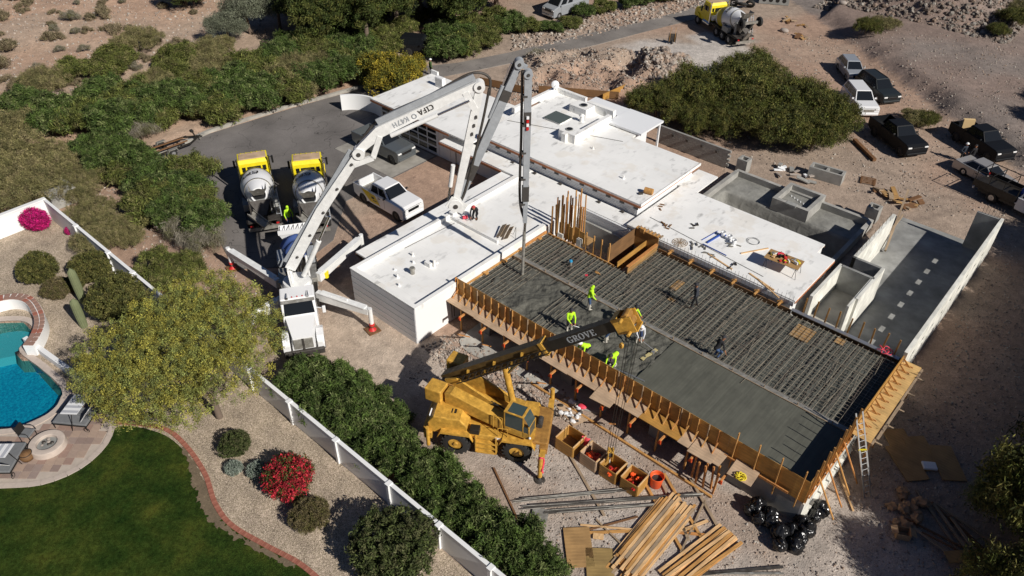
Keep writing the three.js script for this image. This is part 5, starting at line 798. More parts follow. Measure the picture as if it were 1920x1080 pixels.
// ---------------------------------------------------------------- rough terrain crane
{
  const t = thing('rough_terrain_crane', 'yellow rough terrain crane with black telescopic boom over the deck edge', 'crane', [-18.95, 0, -20.15], Math.atan2(.85, -.53)); t.updateMatrixWorld(true);
  const inv = t.matrixWorld.clone().invert(), Lp = p => A3(p).clone().applyMatrix4(inv), P = (n, g, m, q = t) => obj(n, g, m, q), Y = M.craneYellow;
  // near side is local -x, forward +z
  P('carrier_frame', [bx(-.6, .6, .75, 1.35, -3.0, 3.0), RB(2.5, .35, 2.2, .05, 0, 1.4, -.1)], Y);
  for (const s of [-1, 1]) for (const z of [-1.6, 1.6]) { const w = wheel(t, s * 1.12, .72, z, .72, .55, Y); obj('lug', [...Array(18).keys()].map(k => { const a = k * Math.PI / 9; return B(.56, .06, .12, 0, Math.sin(a) * .71, Math.cos(a) * .71, -a, 0, .2); }), M.rubber, w); }
  for (const s of [-1, 1]) { for (const z of [-1.6, 1.6]) P('fender', [profile([[z - .95, 1.15], [z - .75, 1.62], [z + .75, 1.62], [z + .95, 1.15], [z + .75, 1.5], [z - .75, 1.5]], .75).translate(s * 1.1, 0, 0)], Y); const st = P('step', [bx(s * .95, s * 1.4, .35, .45, -.5, .5), bx(s * 1.0, s * 1.4, .7, .78, -.5, .5), bx(s * 1.0, s * 1.4, 1.05, 1.12, -.5, .5)], Y); obj('step_side', [bx(s * 1.02, s * 1.38, .35, 1.5, -.56, -.5), bx(s * 1.02, s * 1.38, .35, 1.5, .5, .56)], Y, st); }
  P('engine_hood', [profile([[-3.0, 1.3], [-3.0, 1.9], [-2.7, 2.35], [-1.4, 2.3], [-1.05, 1.9], [-1.05, 1.3]], 1.5, .06).translate(-.45, 0, 0)], Y); P('hood_vent', [B(.3, .02, .12, -.6, 2.37, -1.9), B(.3, .02, .12, -.6, 2.37, -1.7)], M.craneBlack); P('notice_plate', B(.5, .02, .3, -.75, 2.14, -2.92, .95, 0, 0), M.canopyWhite);
  P('deck_plate', [B(.7, .02, .9, -.75, 1.62, 2.0), B(.7, .02, .9, .75, 1.62, 2.0)], Y); P('front_winch', [cyl([-.3, 1.75, 2.6], [.3, 1.75, 2.6], .16, .16, 14)], M.steelDark); P('carrier_rail', [cyl([-1.2, 1.6, 1.1], [-1.2, 2.2, 1.1], .02, .02, 5), cyl([-1.2, 2.2, 1.1], [-1.2, 2.2, .6], .02, .02, 5), cyl([-1.2, 1.6, .6], [-1.2, 2.2, .6], .02, .02, 5)], Y); P('battery_box', RB(.4, .35, .5, .03, -1.1, 1.75, -.6), M.craneBlack); P('side_decal', B(.012, .14, .3, -1.255, 1.45, .62), M.canopyWhite); P('front_deck', [RB(2.5, .2, 1.9, .05, 0, 1.5, 2.2)], M.craneWorn); P('rear_bumper', RB(2.2, .5, .35, .06, 0, 1.1, -3.2), Y);
  for (const z of [2.95, -3.05]) { const o = new THREE.Group(); o.name = 'outrigger'; t.add(o); obj('beam_box', [RB(2.7, .42, .42, .03, 0, 1.1, z)], z > 0 ? M.craneWorn : Y, o); for (const s of [-1, 1]) { if (z < 0) { obj('jack', cyl([s * 1.35, .4, z], [s * 1.35, 1.7, z], .11, .11, 10), Y, o); continue; } obj('arm', bx(s * 1.2, s * 2.3, .98, 1.24, z - .14, z + .14), Y, o); obj('jack', cyl([s * 2.3, .3, z], [s * 2.3, 1.9, z], .12, .12, 10), Y, o); obj('rod', cyl([s * 2.3, .06, z], [s * 2.3, .4, z], .08, .08, 8), M.chrome, o); obj('pad', cyl([s * 2.3, .0, z], [s * 2.3, .08, z], .3, .26, 14), M.steelDark, o); } }
  { const a = tube([[-2.15, .5, 2.9], [-2.4, .9, 3.05], [-2.2, 1.5, 3.1], [-2.45, 1.9, 2.95], [-2.15, 1.2, 2.85], [-2.3, .6, 3.1]], .05, 6, 30); tag(obj('hanging_rope', a.applyMatrix4(t.matrixWorld), M.pinkRed), 'red rope looped over the crane outrigger jack', 'rope'); }
  // superstructure, turned to the boom
  const pv = V(-21.45, 3.05, -20.12), hd0 = V(-13.05, 10.15, -22.6), bd = hd0.clone().sub(pv).setY(0).normalize(), su = new THREE.Group(); su.name = 'superstructure'; t.add(su);
  const cen = V(-18.95, 0, -20.8), side = V(-bd.z, 0, bd.x);   // side points towards the camera
  const S = (al, y, of) => Lp(cen.clone().addScaledVector(bd, al).addScaledVector(side, of).setY(y)); const dB = S(1, 0, 0).sub(S(0, 0, 0)), dS = S(0, 0, 1).sub(S(0, 0, 0));
  const Sx = (n, gs, m) => { const mm = new THREE.Matrix4().makeBasis(dS, V(0, 1, 0), dB).setPosition(S(0, 0, 0)); return obj(n, gs.map(g => { const h = (g.index ? g.toNonIndexed() : g).applyMatrix4(mm); for (const k of Object.keys(h.attributes)) { const a = h.attributes[k], s = a.itemSize; for (let i = 0; i < a.count; i += 3) for (let c = 0; c < s; c++) { const q = a.array[(i + 1) * s + c]; a.array[(i + 1) * s + c] = a.array[(i + 2) * s + c]; a.array[(i + 2) * s + c] = q; } } return h; }), m, su); };   // x = towards camera, z = along the boom
  Sx('turntable', [cyl([0, 1.6, 0], [0, 1.85, 0], .95, .95, 28)], M.craneBlack); Sx('turret_plate', [profile([[-2.2, 1.9], [-2.9, 3.1], [-2.2, 3.45], [.2, 2.5], [1.0, 1.9]], .12).translate(.48, 0, 0), profile([[-2.2, 1.9], [-2.9, 3.1], [-2.2, 3.45], [.2, 2.5], [1.0, 1.9]], .12).translate(-.48, 0, 0), bx(-.9, .9, 1.85, 1.98, -2.2, 1.2)], Y);
  Sx('winch_cover', [profile([[-2.4, 2.35], [-2.4, 3.05], [-2.1, 3.15], [.75, 2.55], [.9, 2.0], [.6, 1.95]], .62, .04).translate(1.1, 0, 0)], Y); Sx('cover_louvre', [0, 1, 2].map(k => B(.3, .015, .06, 1.1, 3.13 - k * .018, -1.95 + k * .12)), M.craneBlack);
  Sx('counterweight', [RB(.85, .85, .95, .06, 1.15, 2.75, -3.05)], Y); Sx('counterweight', [RB(.85, .85, .95, .06, -1.15, 2.75, -3.05)], Y); Sx('winch', [cyl([-.7, 2.6, -2.9], [.7, 2.6, -2.9], .38, .38, 18)], M.craneBlack); Sx('winch_frame', [bx(-.75, -.68, 2.2, 3.1, -3.3, -2.3), bx(.68, .75, 2.2, 3.1, -3.3, -2.3)], M.craneWorn);
  { // operator cab, on the camera side ahead of the cover: slim frame and tinted panes
    Sx('cab_frame', [bx(.6, 1.42, 1.9, 2.0, .95, 2.35), ...[[.63, .98], [1.39, .98], [.63, 2.0], [1.39, 2.0], [1.39, 2.32], [.63, 2.32]].map(([x, z]) => bx(x - .03, x + .03, 2.0, z > 2.1 ? 2.75 : 3.35, z - .03, z + .03)), bx(.58, 1.44, 3.33, 3.38, .95, 1.1), bx(.58, 1.44, 3.33, 3.38, 1.92, 2.03), bx(.58, .66, 3.33, 3.38, 1.1, 1.92), bx(1.36, 1.44, 3.33, 3.38, 1.1, 1.92), bx(.6, 1.42, 2.0, 2.4, .95, 1.0), bx(1.38, 1.42, 2.0, 2.3, 1.0, 2.32), bx(.6, 1.42, 2.72, 2.77, 2.28, 2.34)], Y);
    const gl = mat('cabGlass', [.05, .075, .075], { roughness: .05 }); Sx('cab_window', [bx(1.395, 1.41, 2.32, 3.32, 1.02, 1.97)], gl); Sx('cab_window', [bx(1.395, 1.41, 2.32, 2.72, 2.03, 2.29)], gl); Sx('cab_window', [quadG([.65, 2.76, 2.33], [1.37, 2.76, 2.33], [1.37, 3.34, 2.02], [.65, 3.34, 2.02])], new THREE.MeshStandardMaterial({ color: lin(.05, .075, .075), roughness: .05, side: THREE.DoubleSide })); Sx('cab_window', [bx(.66, 1.36, 2.02, 2.7, 2.31, 2.32)], gl); Sx('cab_roof_window', [bx(.66, 1.36, 3.35, 3.36, 1.1, 1.92)], gl); Sx('cab_window', [bx(.66, 1.36, 2.4, 3.32, .96, .97)], gl); Sx('operator_seat', [bx(.85, 1.2, 2.0, 2.4, 1.2, 1.6), bx(.85, 1.2, 2.4, 2.95, 1.15, 1.25)], M.blackPlastic); Sx('work_lamp', [sph(.07, 1.44, 2.1, 2.4, 1, 1, 1, 8)], M.lampClear);
    Sx('hand_rail', [cyl([1.5, 2.0, .9], [1.5, 2.9, .9], .02, .02, 5), cyl([1.5, 2.9, .9], [1.5, 2.9, .4], .02, .02, 5), cyl([1.5, 2.0, .4], [1.5, 2.9, .4], .02, .02, 5)], Y); Sx('swing_motor', [cyl([.3, 1.98, .9], [.3, 2.45, .9], .16, .14, 12)], M.steelDark); Sx('valve_bank', [0, 1, 2, 3].map(k => RB(.1, .22, .14, .02, .3 + k * .12, 2.1, .25)), M.steelGrey);
    for (let k = 0; k < 6; k++) Sx('hydraulic_hose', [tube([[.3 + k * .09, 2.15, .3], [.35 + k * .09, 2.5 + (k % 3) * .1, -.1], [.2 + k * .05, 2.3, -.8], [.1 + k * .08, 2.7, -1.5]], .022, 5, 16)], M.blackPlastic);
  }
  Sx('hose_bundle', [tube([[.7, 2.3, -.5], [.8, 2.9, .2], [.65, 2.5, .9]], .05, 5, 16), tube([[.6, 2.2, .2], [.85, 2.6, .5], [.6, 2.1, 1.2]], .05, 5, 16)], M.craneBlack); Sx('hydraulic_tank', [cyl([.8, 2.1, -.3], [.8, 2.6, -.3], .2, .2, 12), RB(.3, .3, .4, .04, .7, 2.2, .5)], Y);
  // boom
  const bp = k => Lp(pv.clone().lerp(hd0, k)), bu = bp(1).sub(bp(0)).cross(dS).normalize().negate(); if (bu.y < 0) bu.negate();
  const bo = new THREE.Group(); bo.name = 'boom'; t.add(bo); mat('boomOlive', [.09, .06, .022], { map: tRust, roughness: .55 });
  const off = (k, a = 0, b = 0) => bp(k).addScaledVector(bu, a).addScaledVector(dS, b);
  obj('base_section', [bar(off(-.06), off(.58), .54, .68, bu)], M.boomOlive, bo); obj('base_collar', [bar(off(.56), off(.58), .62, .76, bu)], Y, bo); obj('inner_section', [bar(off(.58), off(.96), .42, .54, bu)], M.craneBlack, bo);
  { const n = 13, g = []; for (const [a, b] of [[-.3, .5], [.05, .5], [-.12, .78]]) g.push(cyl(off(.05, a, b), off(.6, a * .6, b * .95), .03, .03, 5)); for (let k = 0; k < n; k++) { const q = .06 + k * .041, e = q + .0205; g.push(cyl(off(q, -.3, .5), off(e, .05, .5), .016, .016, 4), cyl(off(e, .05, .5), off(q + .041, -.3, .5), .016, .016, 4), cyl(off(q, -.3, .5), off(e, -.12, .77), .016, .016, 4), cyl(off(e, -.12, .77), off(q + .041, .05, .5), .016, .016, 4)); } obj('stowed_jib', g, M.craneBlack, bo); }
  for (let k = 0; k < 6; k++) obj('jib_bracket', B(.12, .2, .12, ...off(.12 + k * .085, .12 - (k % 2) * .3, .36).toArray()), Y, bo);
  { const rd = bp(1).sub(bp(0)).normalize(); obj('lettering', textOn('GROVE', serif, .33, off(.7, -.14, .214), rd, bu), M.boomGrey, bo); }
  obj('boom_head', [bar(off(.95, .0, .34), off(1.03, -.12, .34), .05, .8, bu), bar(off(.95, 0, -.34), off(1.03, -.12, -.34), .05, .8, bu), bar(off(.955, .36), off(.975, .36), .7, .07, bu), bar(off(1.0, .3), off(1.02, .28), .7, .07, bu), bar(off(.96, -.4), off(.98, -.42), .7, .07, bu), bar(off(1.01, -.45), off(1.03, -.5), .7, .07, bu), bar(off(.945, 0), off(.955, 0), .64, .74, bu)], Y, bo); obj('head_sheave', [.2, -.12].map(a => cyl(off(1.005, a, -.28), off(1.005, a, .28), .2, .2, 18)), M.craneWorn, bo); obj('head_pin', [.3, -.4].map(a => cyl(off(1.0, a, .42), off(1.0, a, .68), .09, .07, 10)), Y, bo);
  obj('lift_cylinder', [cyl(S(.9, 2.05, 0), off(.3, -.42), .17, .17, 14)], Y, bo); obj('lift_rod', cyl(off(.3, -.42).lerp(S(.9, 2.05, 0), .15), off(.4, -.36), .1, .1, 10), M.chrome, bo);
  // hoist line and hook block
  const hb = G(1144, 856, 1.1), hp = hd0.clone().addScaledVector(bd, .35).setY(9.6);
  const hk = thing('hook_block', 'yellow crane hook block hanging into the third wooden bin', 'hook block', [hb.x, 1.05, hb.z], .6); obj('cheek_plate', [-.12, .12].map(x => RB(.04, .5, .55, .015, x, .25, 0)), M.craneYellow, hk); obj('sheave', cyl([-.1, .3, 0], [.1, .3, 0], .2, .2, 18), M.steelDark, hk); obj('top_guard', [RB(.3, .06, .35, .02, 0, .52, 0), bar([-.14, .5, .2], [-.14, .68, 0], .03, .03), bar([.14, .5, .2], [.14, .68, 0], .03, .03)], M.craneYellow, hk); obj('hook', [tube([[0, 0, 0], [0, -.16, .0], [0, -.3, .1], [0, -.36, -.02], [0, -.26, -.12]], .035, 6, 16)], M.steelGrey, hk);
  const top = [[-.12, -.1], [.12, -.1], [-.12, .14], [.12, .14]]; top.forEach(([a, b]) => obj('hoist_line', cyl(Lp(hp.clone().add(V(a * 2, 0, b))), Lp(V(hb.x + a, 1.5, hb.z + b)), .014, .014, 4), M.iron, t)); const ob = Lp(G(1165, 648, 8.2)); obj('overhoist_weight', sph(.12, ob.x, ob.y, ob.z, 1, 1.4, 1, 10), Y, t); obj('overhoist_line', cyl(ob, off(1.03, -.45), .01, .01, 4), M.iron, t);
}
// ---------------------------------------------------------------- people
const hex = h => { const c = new THREE.Color(h); return [c.r, c.g, c.b]; };
const NEON = [.5, .86, .02], JEAN = hex('#3d5478'), DARK = hex('#1c1c20'), BOOT = hex('#3a2c20'), SKIN = hex('#9a6b4e'), WHITE = hex('#cfcfd2'), RUBBER = hex('#b9b4a8');
mat('person', [1, 1, 1], { vertexColors: true, roughness: .85 });
mat('hatWhite', [.8, .8, .78], { roughness: .4 }); mat('capDark', [.03, .03, .035], { roughness: .8 }); mat('capRed', [.45, .05, .05], { roughness: .7 }); mat('hatPink', [.7, .1, .12], { roughness: .5 });
// joints in metres, z forward; lean bends the trunk, arms reach to the given hand points
function person(label, pos, turn, o) {
  const lean = o.lean || 0, kn = o.knee || 0, hipY = .92 - kn * .32, hip = V(0, hipY, -Math.sin(lean) * .12 - kn * .12), tr = (d, s = 0) => hip.clone().add(V(s, Math.cos(lean) * d, Math.sin(lean) * d));
  const chest = tr(.34), neck = tr(.54), hl = lean * (o.headLift ?? .6), head = neck.clone().add(V(0, Math.cos(hl) * .17, Math.sin(hl) * .17 + .02)), J = [];
  const cap = (a, b, r0, r1, c) => J.push([a, b, r0, r1, c]);
  cap(hip.clone().add(V(0, .02, 0)), tr(.22), .145, .13, o.shirt); cap(tr(.2), tr(.44), .14, .155, o.shirt); cap(tr(.46, -.15), tr(.46, .15), .085, .085, o.shirt); cap(neck.clone().addScaledVector(V(0, -1, 0), .04), head, .058, .055, SKIN);
  if (o.hood) cap(neck, head.clone().add(V(0, -.03, -.05)), .1, .11, o.shirt);
  cap(head, head.clone().add(V(0, .06, .015)), .098, .1, o.hood ? o.shirt : SKIN); const hd2 = []; for (const s of [-1, 1]) {
    const st = (o.stance || .1) * s, step = (o.step || 0) * s, hp = hip.clone().add(V(s * .09, -.02, 0)), an = V(st * 1.3, .1, step - kn * .05), k = hp.clone().lerp(an, .5).add(V(s * .01, 0, .03 + kn * .28));
    cap(hp, k, .095, .07, o.trouser); cap(k, an, .068, o.boots === RUBBER ? .065 : .05, o.boots === RUBBER ? RUBBER : o.trouser); cap(an.clone().add(V(0, -.05, -.03)), an.clone().add(V(s * .02, -.06, .15)), .05, .042, o.boots || BOOT);
    const sh = tr(.46, s * .2), h = A3(o.hands[s < 0 ? 0 : 1]).clone(), d = sh.distanceTo(h); if (d > .58) h.copy(sh.clone().lerp(h, .58 / d)); const mid = sh.clone().lerp(h, .5), bend = Math.sqrt(Math.max(0, .3 * .3 - Math.pow(sh.distanceTo(h) / 2, 2))), el = mid.add(V(s * .7, -.5, -.5).normalize().multiplyScalar(bend));
    cap(sh, el, .058, .047, o.shirt); cap(el, h, .045, .034, o.bare ? SKIN : o.shirt); hd2.push([h, h.clone().sub(el).normalize(), s]);
  }
  // mesh of the smooth union
  const lo = V(1e9, 1e9, 1e9), hi = V(-1e9, -1e9, -1e9); for (const [a, b, r0, r1] of J) for (const q of [a, b]) { lo.min(q.clone().subScalar(.19)); hi.max(q.clone().addScalar(.19)); }
  const c = lo.clone().add(hi).multiplyScalar(.5), half = Math.max(hi.x - lo.x, hi.y - lo.y, hi.z - lo.z) / 2 + .03, N = 62, mc = new MarchingCubes(N, new THREE.MeshBasicMaterial(), false, false, 60000); mc.isolation = 0;
  const sd = (p, [a, b, r0, r1]) => { const dx = b.x - a.x, dy = b.y - a.y, dz = b.z - a.z, px = p.x - a.x, py = p.y - a.y, pz = p.z - a.z, t = Math.max(0, Math.min(1, (px * dx + py * dy + pz * dz) / (dx * dx + dy * dy + dz * dz))); return Math.hypot(px - dx * t, py - dy * t, pz - dz * t) - (r0 + (r1 - r0) * t); };
  const p = V(0, 0, 0); let i = 0; for (let z = 0; z < N; z++) for (let y = 0; y < N; y++) for (let x = 0; x < N; x++, i++) { p.set(c.x + ((x - N / 2) / (N / 2)) * half, c.y + ((y - N / 2) / (N / 2)) * half, c.z + ((z - N / 2) / (N / 2)) * half); let d = 1; for (const j of J) { const e = sd(p, j), h = Math.max(.035 - Math.abs(d - e), 0) / .035; d = Math.min(d, e) - h * h * .035 * .25; } mc.field[i] = -d; }
  mc.update(); const n = mc.count, pa = mc.positionArray.slice(0, n * 3), na = mc.normalArray.slice(0, n * 3), ca = new Float32Array(n * 3); for (let k = 0; k < n; k++) { p.set(pa[k * 3] * half + c.x, pa[k * 3 + 1] * half + c.y, pa[k * 3 + 2] * half + c.z); pa.set([p.x, p.y, p.z], k * 3); let bd = 9, bc = SKIN; for (const j of J) { const e = sd(p, j); if (e < bd) { bd = e; bc = j[4]; } } ca.set(bc, k * 3); }
  const g = new THREE.BufferGeometry(); g.setAttribute('position', new THREE.BufferAttribute(pa, 3)); g.setAttribute('color', new THREE.BufferAttribute(ca, 3)); g.computeVertexNormals();
  const gs = [g], tint = (q, cc) => { const a = q.attributes.position.count, f = new Float32Array(a * 3); for (let k = 0; k < a; k++) f.set(cc, k * 3); q.setAttribute('color', new THREE.BufferAttribute(f, 3)); return q; }, gl = o.glove || SKIN;
  for (const [h, d, s] of hd2) { const sd2 = d.clone().cross(V(0, 1, 0)); if (sd2.lengthSq() < .01) sd2.set(1, 0, 0); sd2.normalize(); const pe = h.clone().addScaledVector(d, .08); gs.push(tint(taperBar(h, pe, .06, .03, .085, .03), gl)); for (let f = 0; f < 4; f++) { const b0 = pe.clone().addScaledVector(sd2, -.03 + f * .02), m = b0.clone().addScaledVector(d, .04 + (f === 1 || f === 2 ? .008 : 0)), e = m.clone().addScaledVector(d, .02).add(V(0, -.03, 0)); gs.push(tint(cyl(b0, m, .01, .009, 5), gl), tint(cyl(m, e, .009, .007, 5), gl)); } const th = h.clone().addScaledVector(d, .03).addScaledVector(sd2, -s * .035); gs.push(tint(cyl(th, th.clone().addScaledVector(d, .045).addScaledVector(sd2, -s * .03), .011, .009, 5), gl)); }
  if (!o.hood || true) { gs.push(tint(sph(.016, head.x, head.y + .02, head.z + .115, 1, 1.4, 1, 6), SKIN)); for (const s of [-1, 1]) gs.push(tint(sph(.022, head.x + s * .1, head.y + .02, head.z, .5, 1.3, 1, 6), o.hood ? o.shirt : SKIN), tint(sph(.011, head.x + s * .036, head.y + .045, head.z + .102, 1, 1, .6, 6), DARK)); gs.push(tint(B(.05, .01, .01, head.x, head.y - .025, head.z + .1), hex('#5a2f28'))); }
  const t = thing('person', label, 'person', pos, turn, o.group); obj('body', gs, M.person, t);
  if (o.hat) { const b = head.clone().add(V(0, .07, .01)); obj('headgear', [new THREE.SphereGeometry(.122, 14, 7, 0, 6.3, 0, 1.5).scale(1, 1, 1.12).translate(b.x, b.y, b.z), o.brim === 0 ? null : cyl([b.x, b.y, b.z], [b.x, b.y + .015, b.z], .15, .15, 14)], o.hat, t); } else if (!o.hood) obj('hair', new THREE.SphereGeometry(.112, 14, 7, 0, 6.3, 0, 1.45).translate(head.x, head.y + .055, head.z - .012), M.capDark, t);
  if (o.vest) obj('vest_stripe', [cyl(tr(.18), tr(.22), .155, .155, 16)], M.lampClear, t);
  return t;
}
const on = (u, v, y = DY) => { const p = G(u, v, y); return [p.x, y, p.z]; };
person('person in neon hooded jacket standing on wet concrete by the screed board', on(1104, 579), 2.4, { shirt: NEON, trouser: JEAN, boots: RUBBER, hood: 1, lean: .2, hands: [[-.22, .8, .35], [.2, .8, .4]] });
person('person in neon vest shirt and dark cap holding a white rake handle', on(1067, 620), 1.0, { shirt: NEON, trouser: DARK, boots: RUBBER, lean: .25, hat: M.capDark, brim: 0, hands: [[-.1, .95, .45], [.15, .9, .5]] });
person('person in neon shirt with outstretched arm behind the crane boom head', on(1182, 612), 1.6, { shirt: NEON, trouser: JEAN, boots: RUBBER, lean: .45, hat: M.capDark, hands: [[-.5, 1.1, .3], [.25, .9, .45]] });
person('person in neon shirt and blue jeans bending forward under the crane boom', on(1137, 640), -1.2, { shirt: NEON, trouser: JEAN, boots: RUBBER, lean: 1.15, knee: .2, hat: M.capDark, brim: 0, hands: [[-.15, .55, .75], [.15, .5, .8]] });
person('person in neon shirt crouching at the form edge with arms down', on(1096, 668), -.3, { shirt: NEON, trouser: DARK, boots: RUBBER, lean: 1.0, knee: .75, hat: M.hatWhite, hands: [[-.2, .2, .55], [.2, .2, .55]] });
person('person in neon shirt kneeling with rounded back at the form edge', on(1150, 684), .1, { shirt: NEON, trouser: hex('#4a2f45'), boots: RUBBER, lean: 1.25, knee: .8, hat: M.capDark, brim: 0, hands: [[-.2, .12, .7], [.2, .12, .7]] });
person('person in white patterned shirt leaning on the long float handle', on(1197, 640), .7, { shirt: WHITE, trouser: hex('#26365a'), boots: RUBBER, lean: .8, knee: .25, hat: M.hatWhite, hands: [[-.12, .75, .6], [.12, .7, .65]] });
person('person in dark work clothes standing on the rebar mat', on(1301, 575, 2.22), -.9, { shirt: hex('#33363f'), trouser: DARK, boots: BOOT, lean: .12, step: .2, hat: M.capDark, hands: [[-.25, .95, .2], [.25, .9, .25]] });
person('person in black shirt with bare arms kneeling on the rebar mat', on(1344, 668, 2.22), 2.7, { shirt: DARK, trouser: JEAN, boots: BOOT, lean: .55, knee: .8, bare: 1, hat: M.capDark, brim: 0, hands: [[-.45, .45, .2], [.4, .35, .3]] });
person('person in black clothes and red cap crouching on the white roof', [G(891, 411, 2.5).x, 2.5, G(891, 411, 2.5).z], .5, { shirt: DARK, trouser: DARK, boots: BOOT, lean: .95, knee: .7, hat: M.capRed, hands: [[-.2, .15, .5], [.2, .12, .55]] });
person('person in neon jacket standing between the mixers and the pump hopper', [G(545, 424).x, 0, G(545, 424).z], 1.2, { shirt: NEON, trouser: JEAN, hood: 1, hands: [[-.25, .85, .2], [.25, .85, .2]] });
person('person in green vest and white hard hat by the garage rear corner', [G(808, 142).x, 0, G(808, 142).z], 2.6, { shirt: hex('#3f5a2c'), trouser: DARK, hat: M.hatWhite, hands: [[-.25, .85, .15], [.25, .85, .15]] });
person('person in dark clothes and cap talking beside the black pickup', [G(1800, 303).x, 0, G(1800, 303).z], 1.0, { shirt: hex('#2c3440'), trouser: DARK, hat: M.hatWhite, hands: [[-.2, 1.0, .25], [.2, 1.0, .25]] });
person('person in black clothes standing at the boot of the sedan', [G(1817, 307).x, 0, G(1817, 307).z], -2.1, { shirt: DARK, trouser: DARK, hands: [[-.25, .85, .15], [.25, .85, .15]] });
{ // float and rakes held by the finishers
  const a = G(1198, 628, 3.0), b = G(1232, 663, 2.24), f = thing('bull_float', 'long handled bull float with yellow edge on the wet concrete', 'float'); obj('handle', cyl([a.x - .3, 2.95, a.z + .1], [b.x, 2.32, b.z], .018, .018, 6), M.alu, f); const g = bar(G(1203, 674, 2.23), G(1231, 655, 2.23), .2, .05); obj('blade', g, mat('floatBlade', [.5, .42, .2], { roughness: .6 }), f); obj('bracket', B(.16, .16, .16, b.x - .2, 2.3, b.z + .15), M.alu, f);
  const c = G(1072, 612, 2.9), d = G(1090, 613, 2.3), r = thing('concrete_rake', 'white handled concrete rake held by a finisher', 'rake'); obj('handle', cyl([c.x, 3.0, c.z], [d.x + .3, 2.3, d.z], .02, .02, 6), M.canopyWhite, r); obj('blade', B(.5, .12, .02, d.x + .35, 2.26, d.z, 0, .6, 0), M.alu, r);
  const e = G(1120, 628, 2.7), s = thing('screed_rod', 'thin straightedge along the inner face of the form panels', 'straightedge'); obj('rod', bar(G(1150, 690, 2.26), G(1208, 715, 2.26), .05, .08), M.alu, s); obj('rod_edge', bar(G(1100, 672, 2.26), G(1149, 689, 2.26), .05, .06), M.lumberGrey, s);
}
// ---------------------------------------------------------------- vegetation
const leafM = new THREE.MeshPhysicalMaterial({ vertexColors: true, roughness: .75, specularIntensity: .5, side: THREE.DoubleSide, name: 'foliage' });
// lobes: [x,y,z,rx,ry,rz]; many small leaf faces gathered in clumps through the outer part of each lobe
const clumpCache = {};
function clumpGeo(o) {      // a handful of small leaves round the origin
  const key = [o.cr, o.L, o.W, o.per, o.droop, o.rise, o.flat, o.flower ? 1 : 0].join(); if (clumpCache[key]) return clumpCache[key];
  const r = rng(o.per * 31 + 7), gs = () => (r() + r() + r() - 1.5) * .8, pos = [], col = [], idx = []; let vi = 0;
  for (let j = 0; j < o.per; j++) {
    const x = gs() * o.cr, y = gs() * o.cr * (o.flat || .8), z = gs() * o.cr; let dx = gs(), dy = gs() - (o.droop || 0), dz = gs(); if (o.rise) { dx += x; dz += z; dy = Math.abs(dy) + o.rise; } const dl = Math.hypot(dx, dy, dz) || 1, L = o.L * (.6 + .8 * r()), w = o.W * (.6 + .8 * r()); dx *= L / dl; dy *= L / dl; dz *= L / dl;
    let sx = gs(), sy = gs(), sz = gs(); const cx = dy * sz - dz * sy, cy = dz * sx - dx * sz, cz = dx * sy - dy * sx, cl = Math.hypot(cx, cy, cz) || 1; sx = cx * w / cl; sy = cy * w / cl; sz = cz * w / cl;
    pos.push(x - dx, y - dy, z - dz, x + sx, y + sy, z + sz, x + dx, y + dy, z + dz, x - sx, y - sy, z - sz); const t = .5 + 1.0 * r(); for (let m = 0; m < 4; m++) col.push(t, t, t * (.9 + .2 * r())); idx.push(vi, vi + 1, vi + 2, vi, vi + 2, vi + 3); vi += 4;
  }
  const g = new THREE.BufferGeometry(); g.setAttribute('position', new THREE.Float32BufferAttribute(pos, 3)); g.setAttribute('color', new THREE.Float32BufferAttribute(col, 3)); g.setAttribute('uv', new THREE.Float32BufferAttribute(new Float32Array(vi * 2), 2)); g.setIndex(idx); g.computeVertexNormals(); return clumpCache[key] = g;
}
function foliage(seed, lobes, o) {
  const r = rng(seed), vol = lobes.map(l => Math.pow(l[3] * l[4] * l[5], .67)), tot = vol.reduce((a, b) => a + b, 0), mats = [], cols = [], q4 = new THREE.Quaternion(), e = new THREE.Euler();
  lobes.forEach((l, li) => {
    const nc = Math.max(3, Math.round(o.clumps * vol[li] / tot));
    for (let k = 0; k < nc; k++) {
      const z = o.full ? 1 - 2 * r() : 1 - 1.55 * r(), a = r() * 6.2832, q = Math.sqrt(Math.max(0, 1 - z * z)), rad = o.shell ? 1 - o.shell * r() * r() : Math.pow(.25 + .75 * r(), .5), s = .7 + .6 * r();
      const y = Math.max(.06, l[1] + l[4] * z * rad); mats.push(new THREE.Matrix4().compose(V(l[0] + l[3] * q * Math.cos(a) * rad, y, l[2] + l[5] * q * Math.sin(a) * rad), q4.setFromEuler(o.rise || o.droop ? e.set((r() - .5) * .6, r() * 6.28, (r() - .5) * .6) : e.set(r() * 6.28, r() * 6.28, r() * 6.28)), V(s, s, s)));
      const c = o.flower && r() < o.flower.p ? o.flower.c : o.cols[Math.floor(r() * o.cols.length)], v = .55 + .85 * r(); cols.push([c[0] * v, c[1] * v, c[2] * v]);
    }
  });
  return { mats, cols, geo: clumpGeo(o) };
}
function crownMesh(f, parent, name = 'crown') { const c = new THREE.InstancedMesh(f.geo, leafM, f.mats.length), k = new THREE.Color(); f.mats.forEach((m, i) => { c.setMatrixAt(i, m); c.setColorAt(i, k.setRGB(...f.cols[i])); }); c.name = name; c.castShadow = c.receiveShadow = true; c.userData.kind = 'stuff'; parent.add(c); return c; }
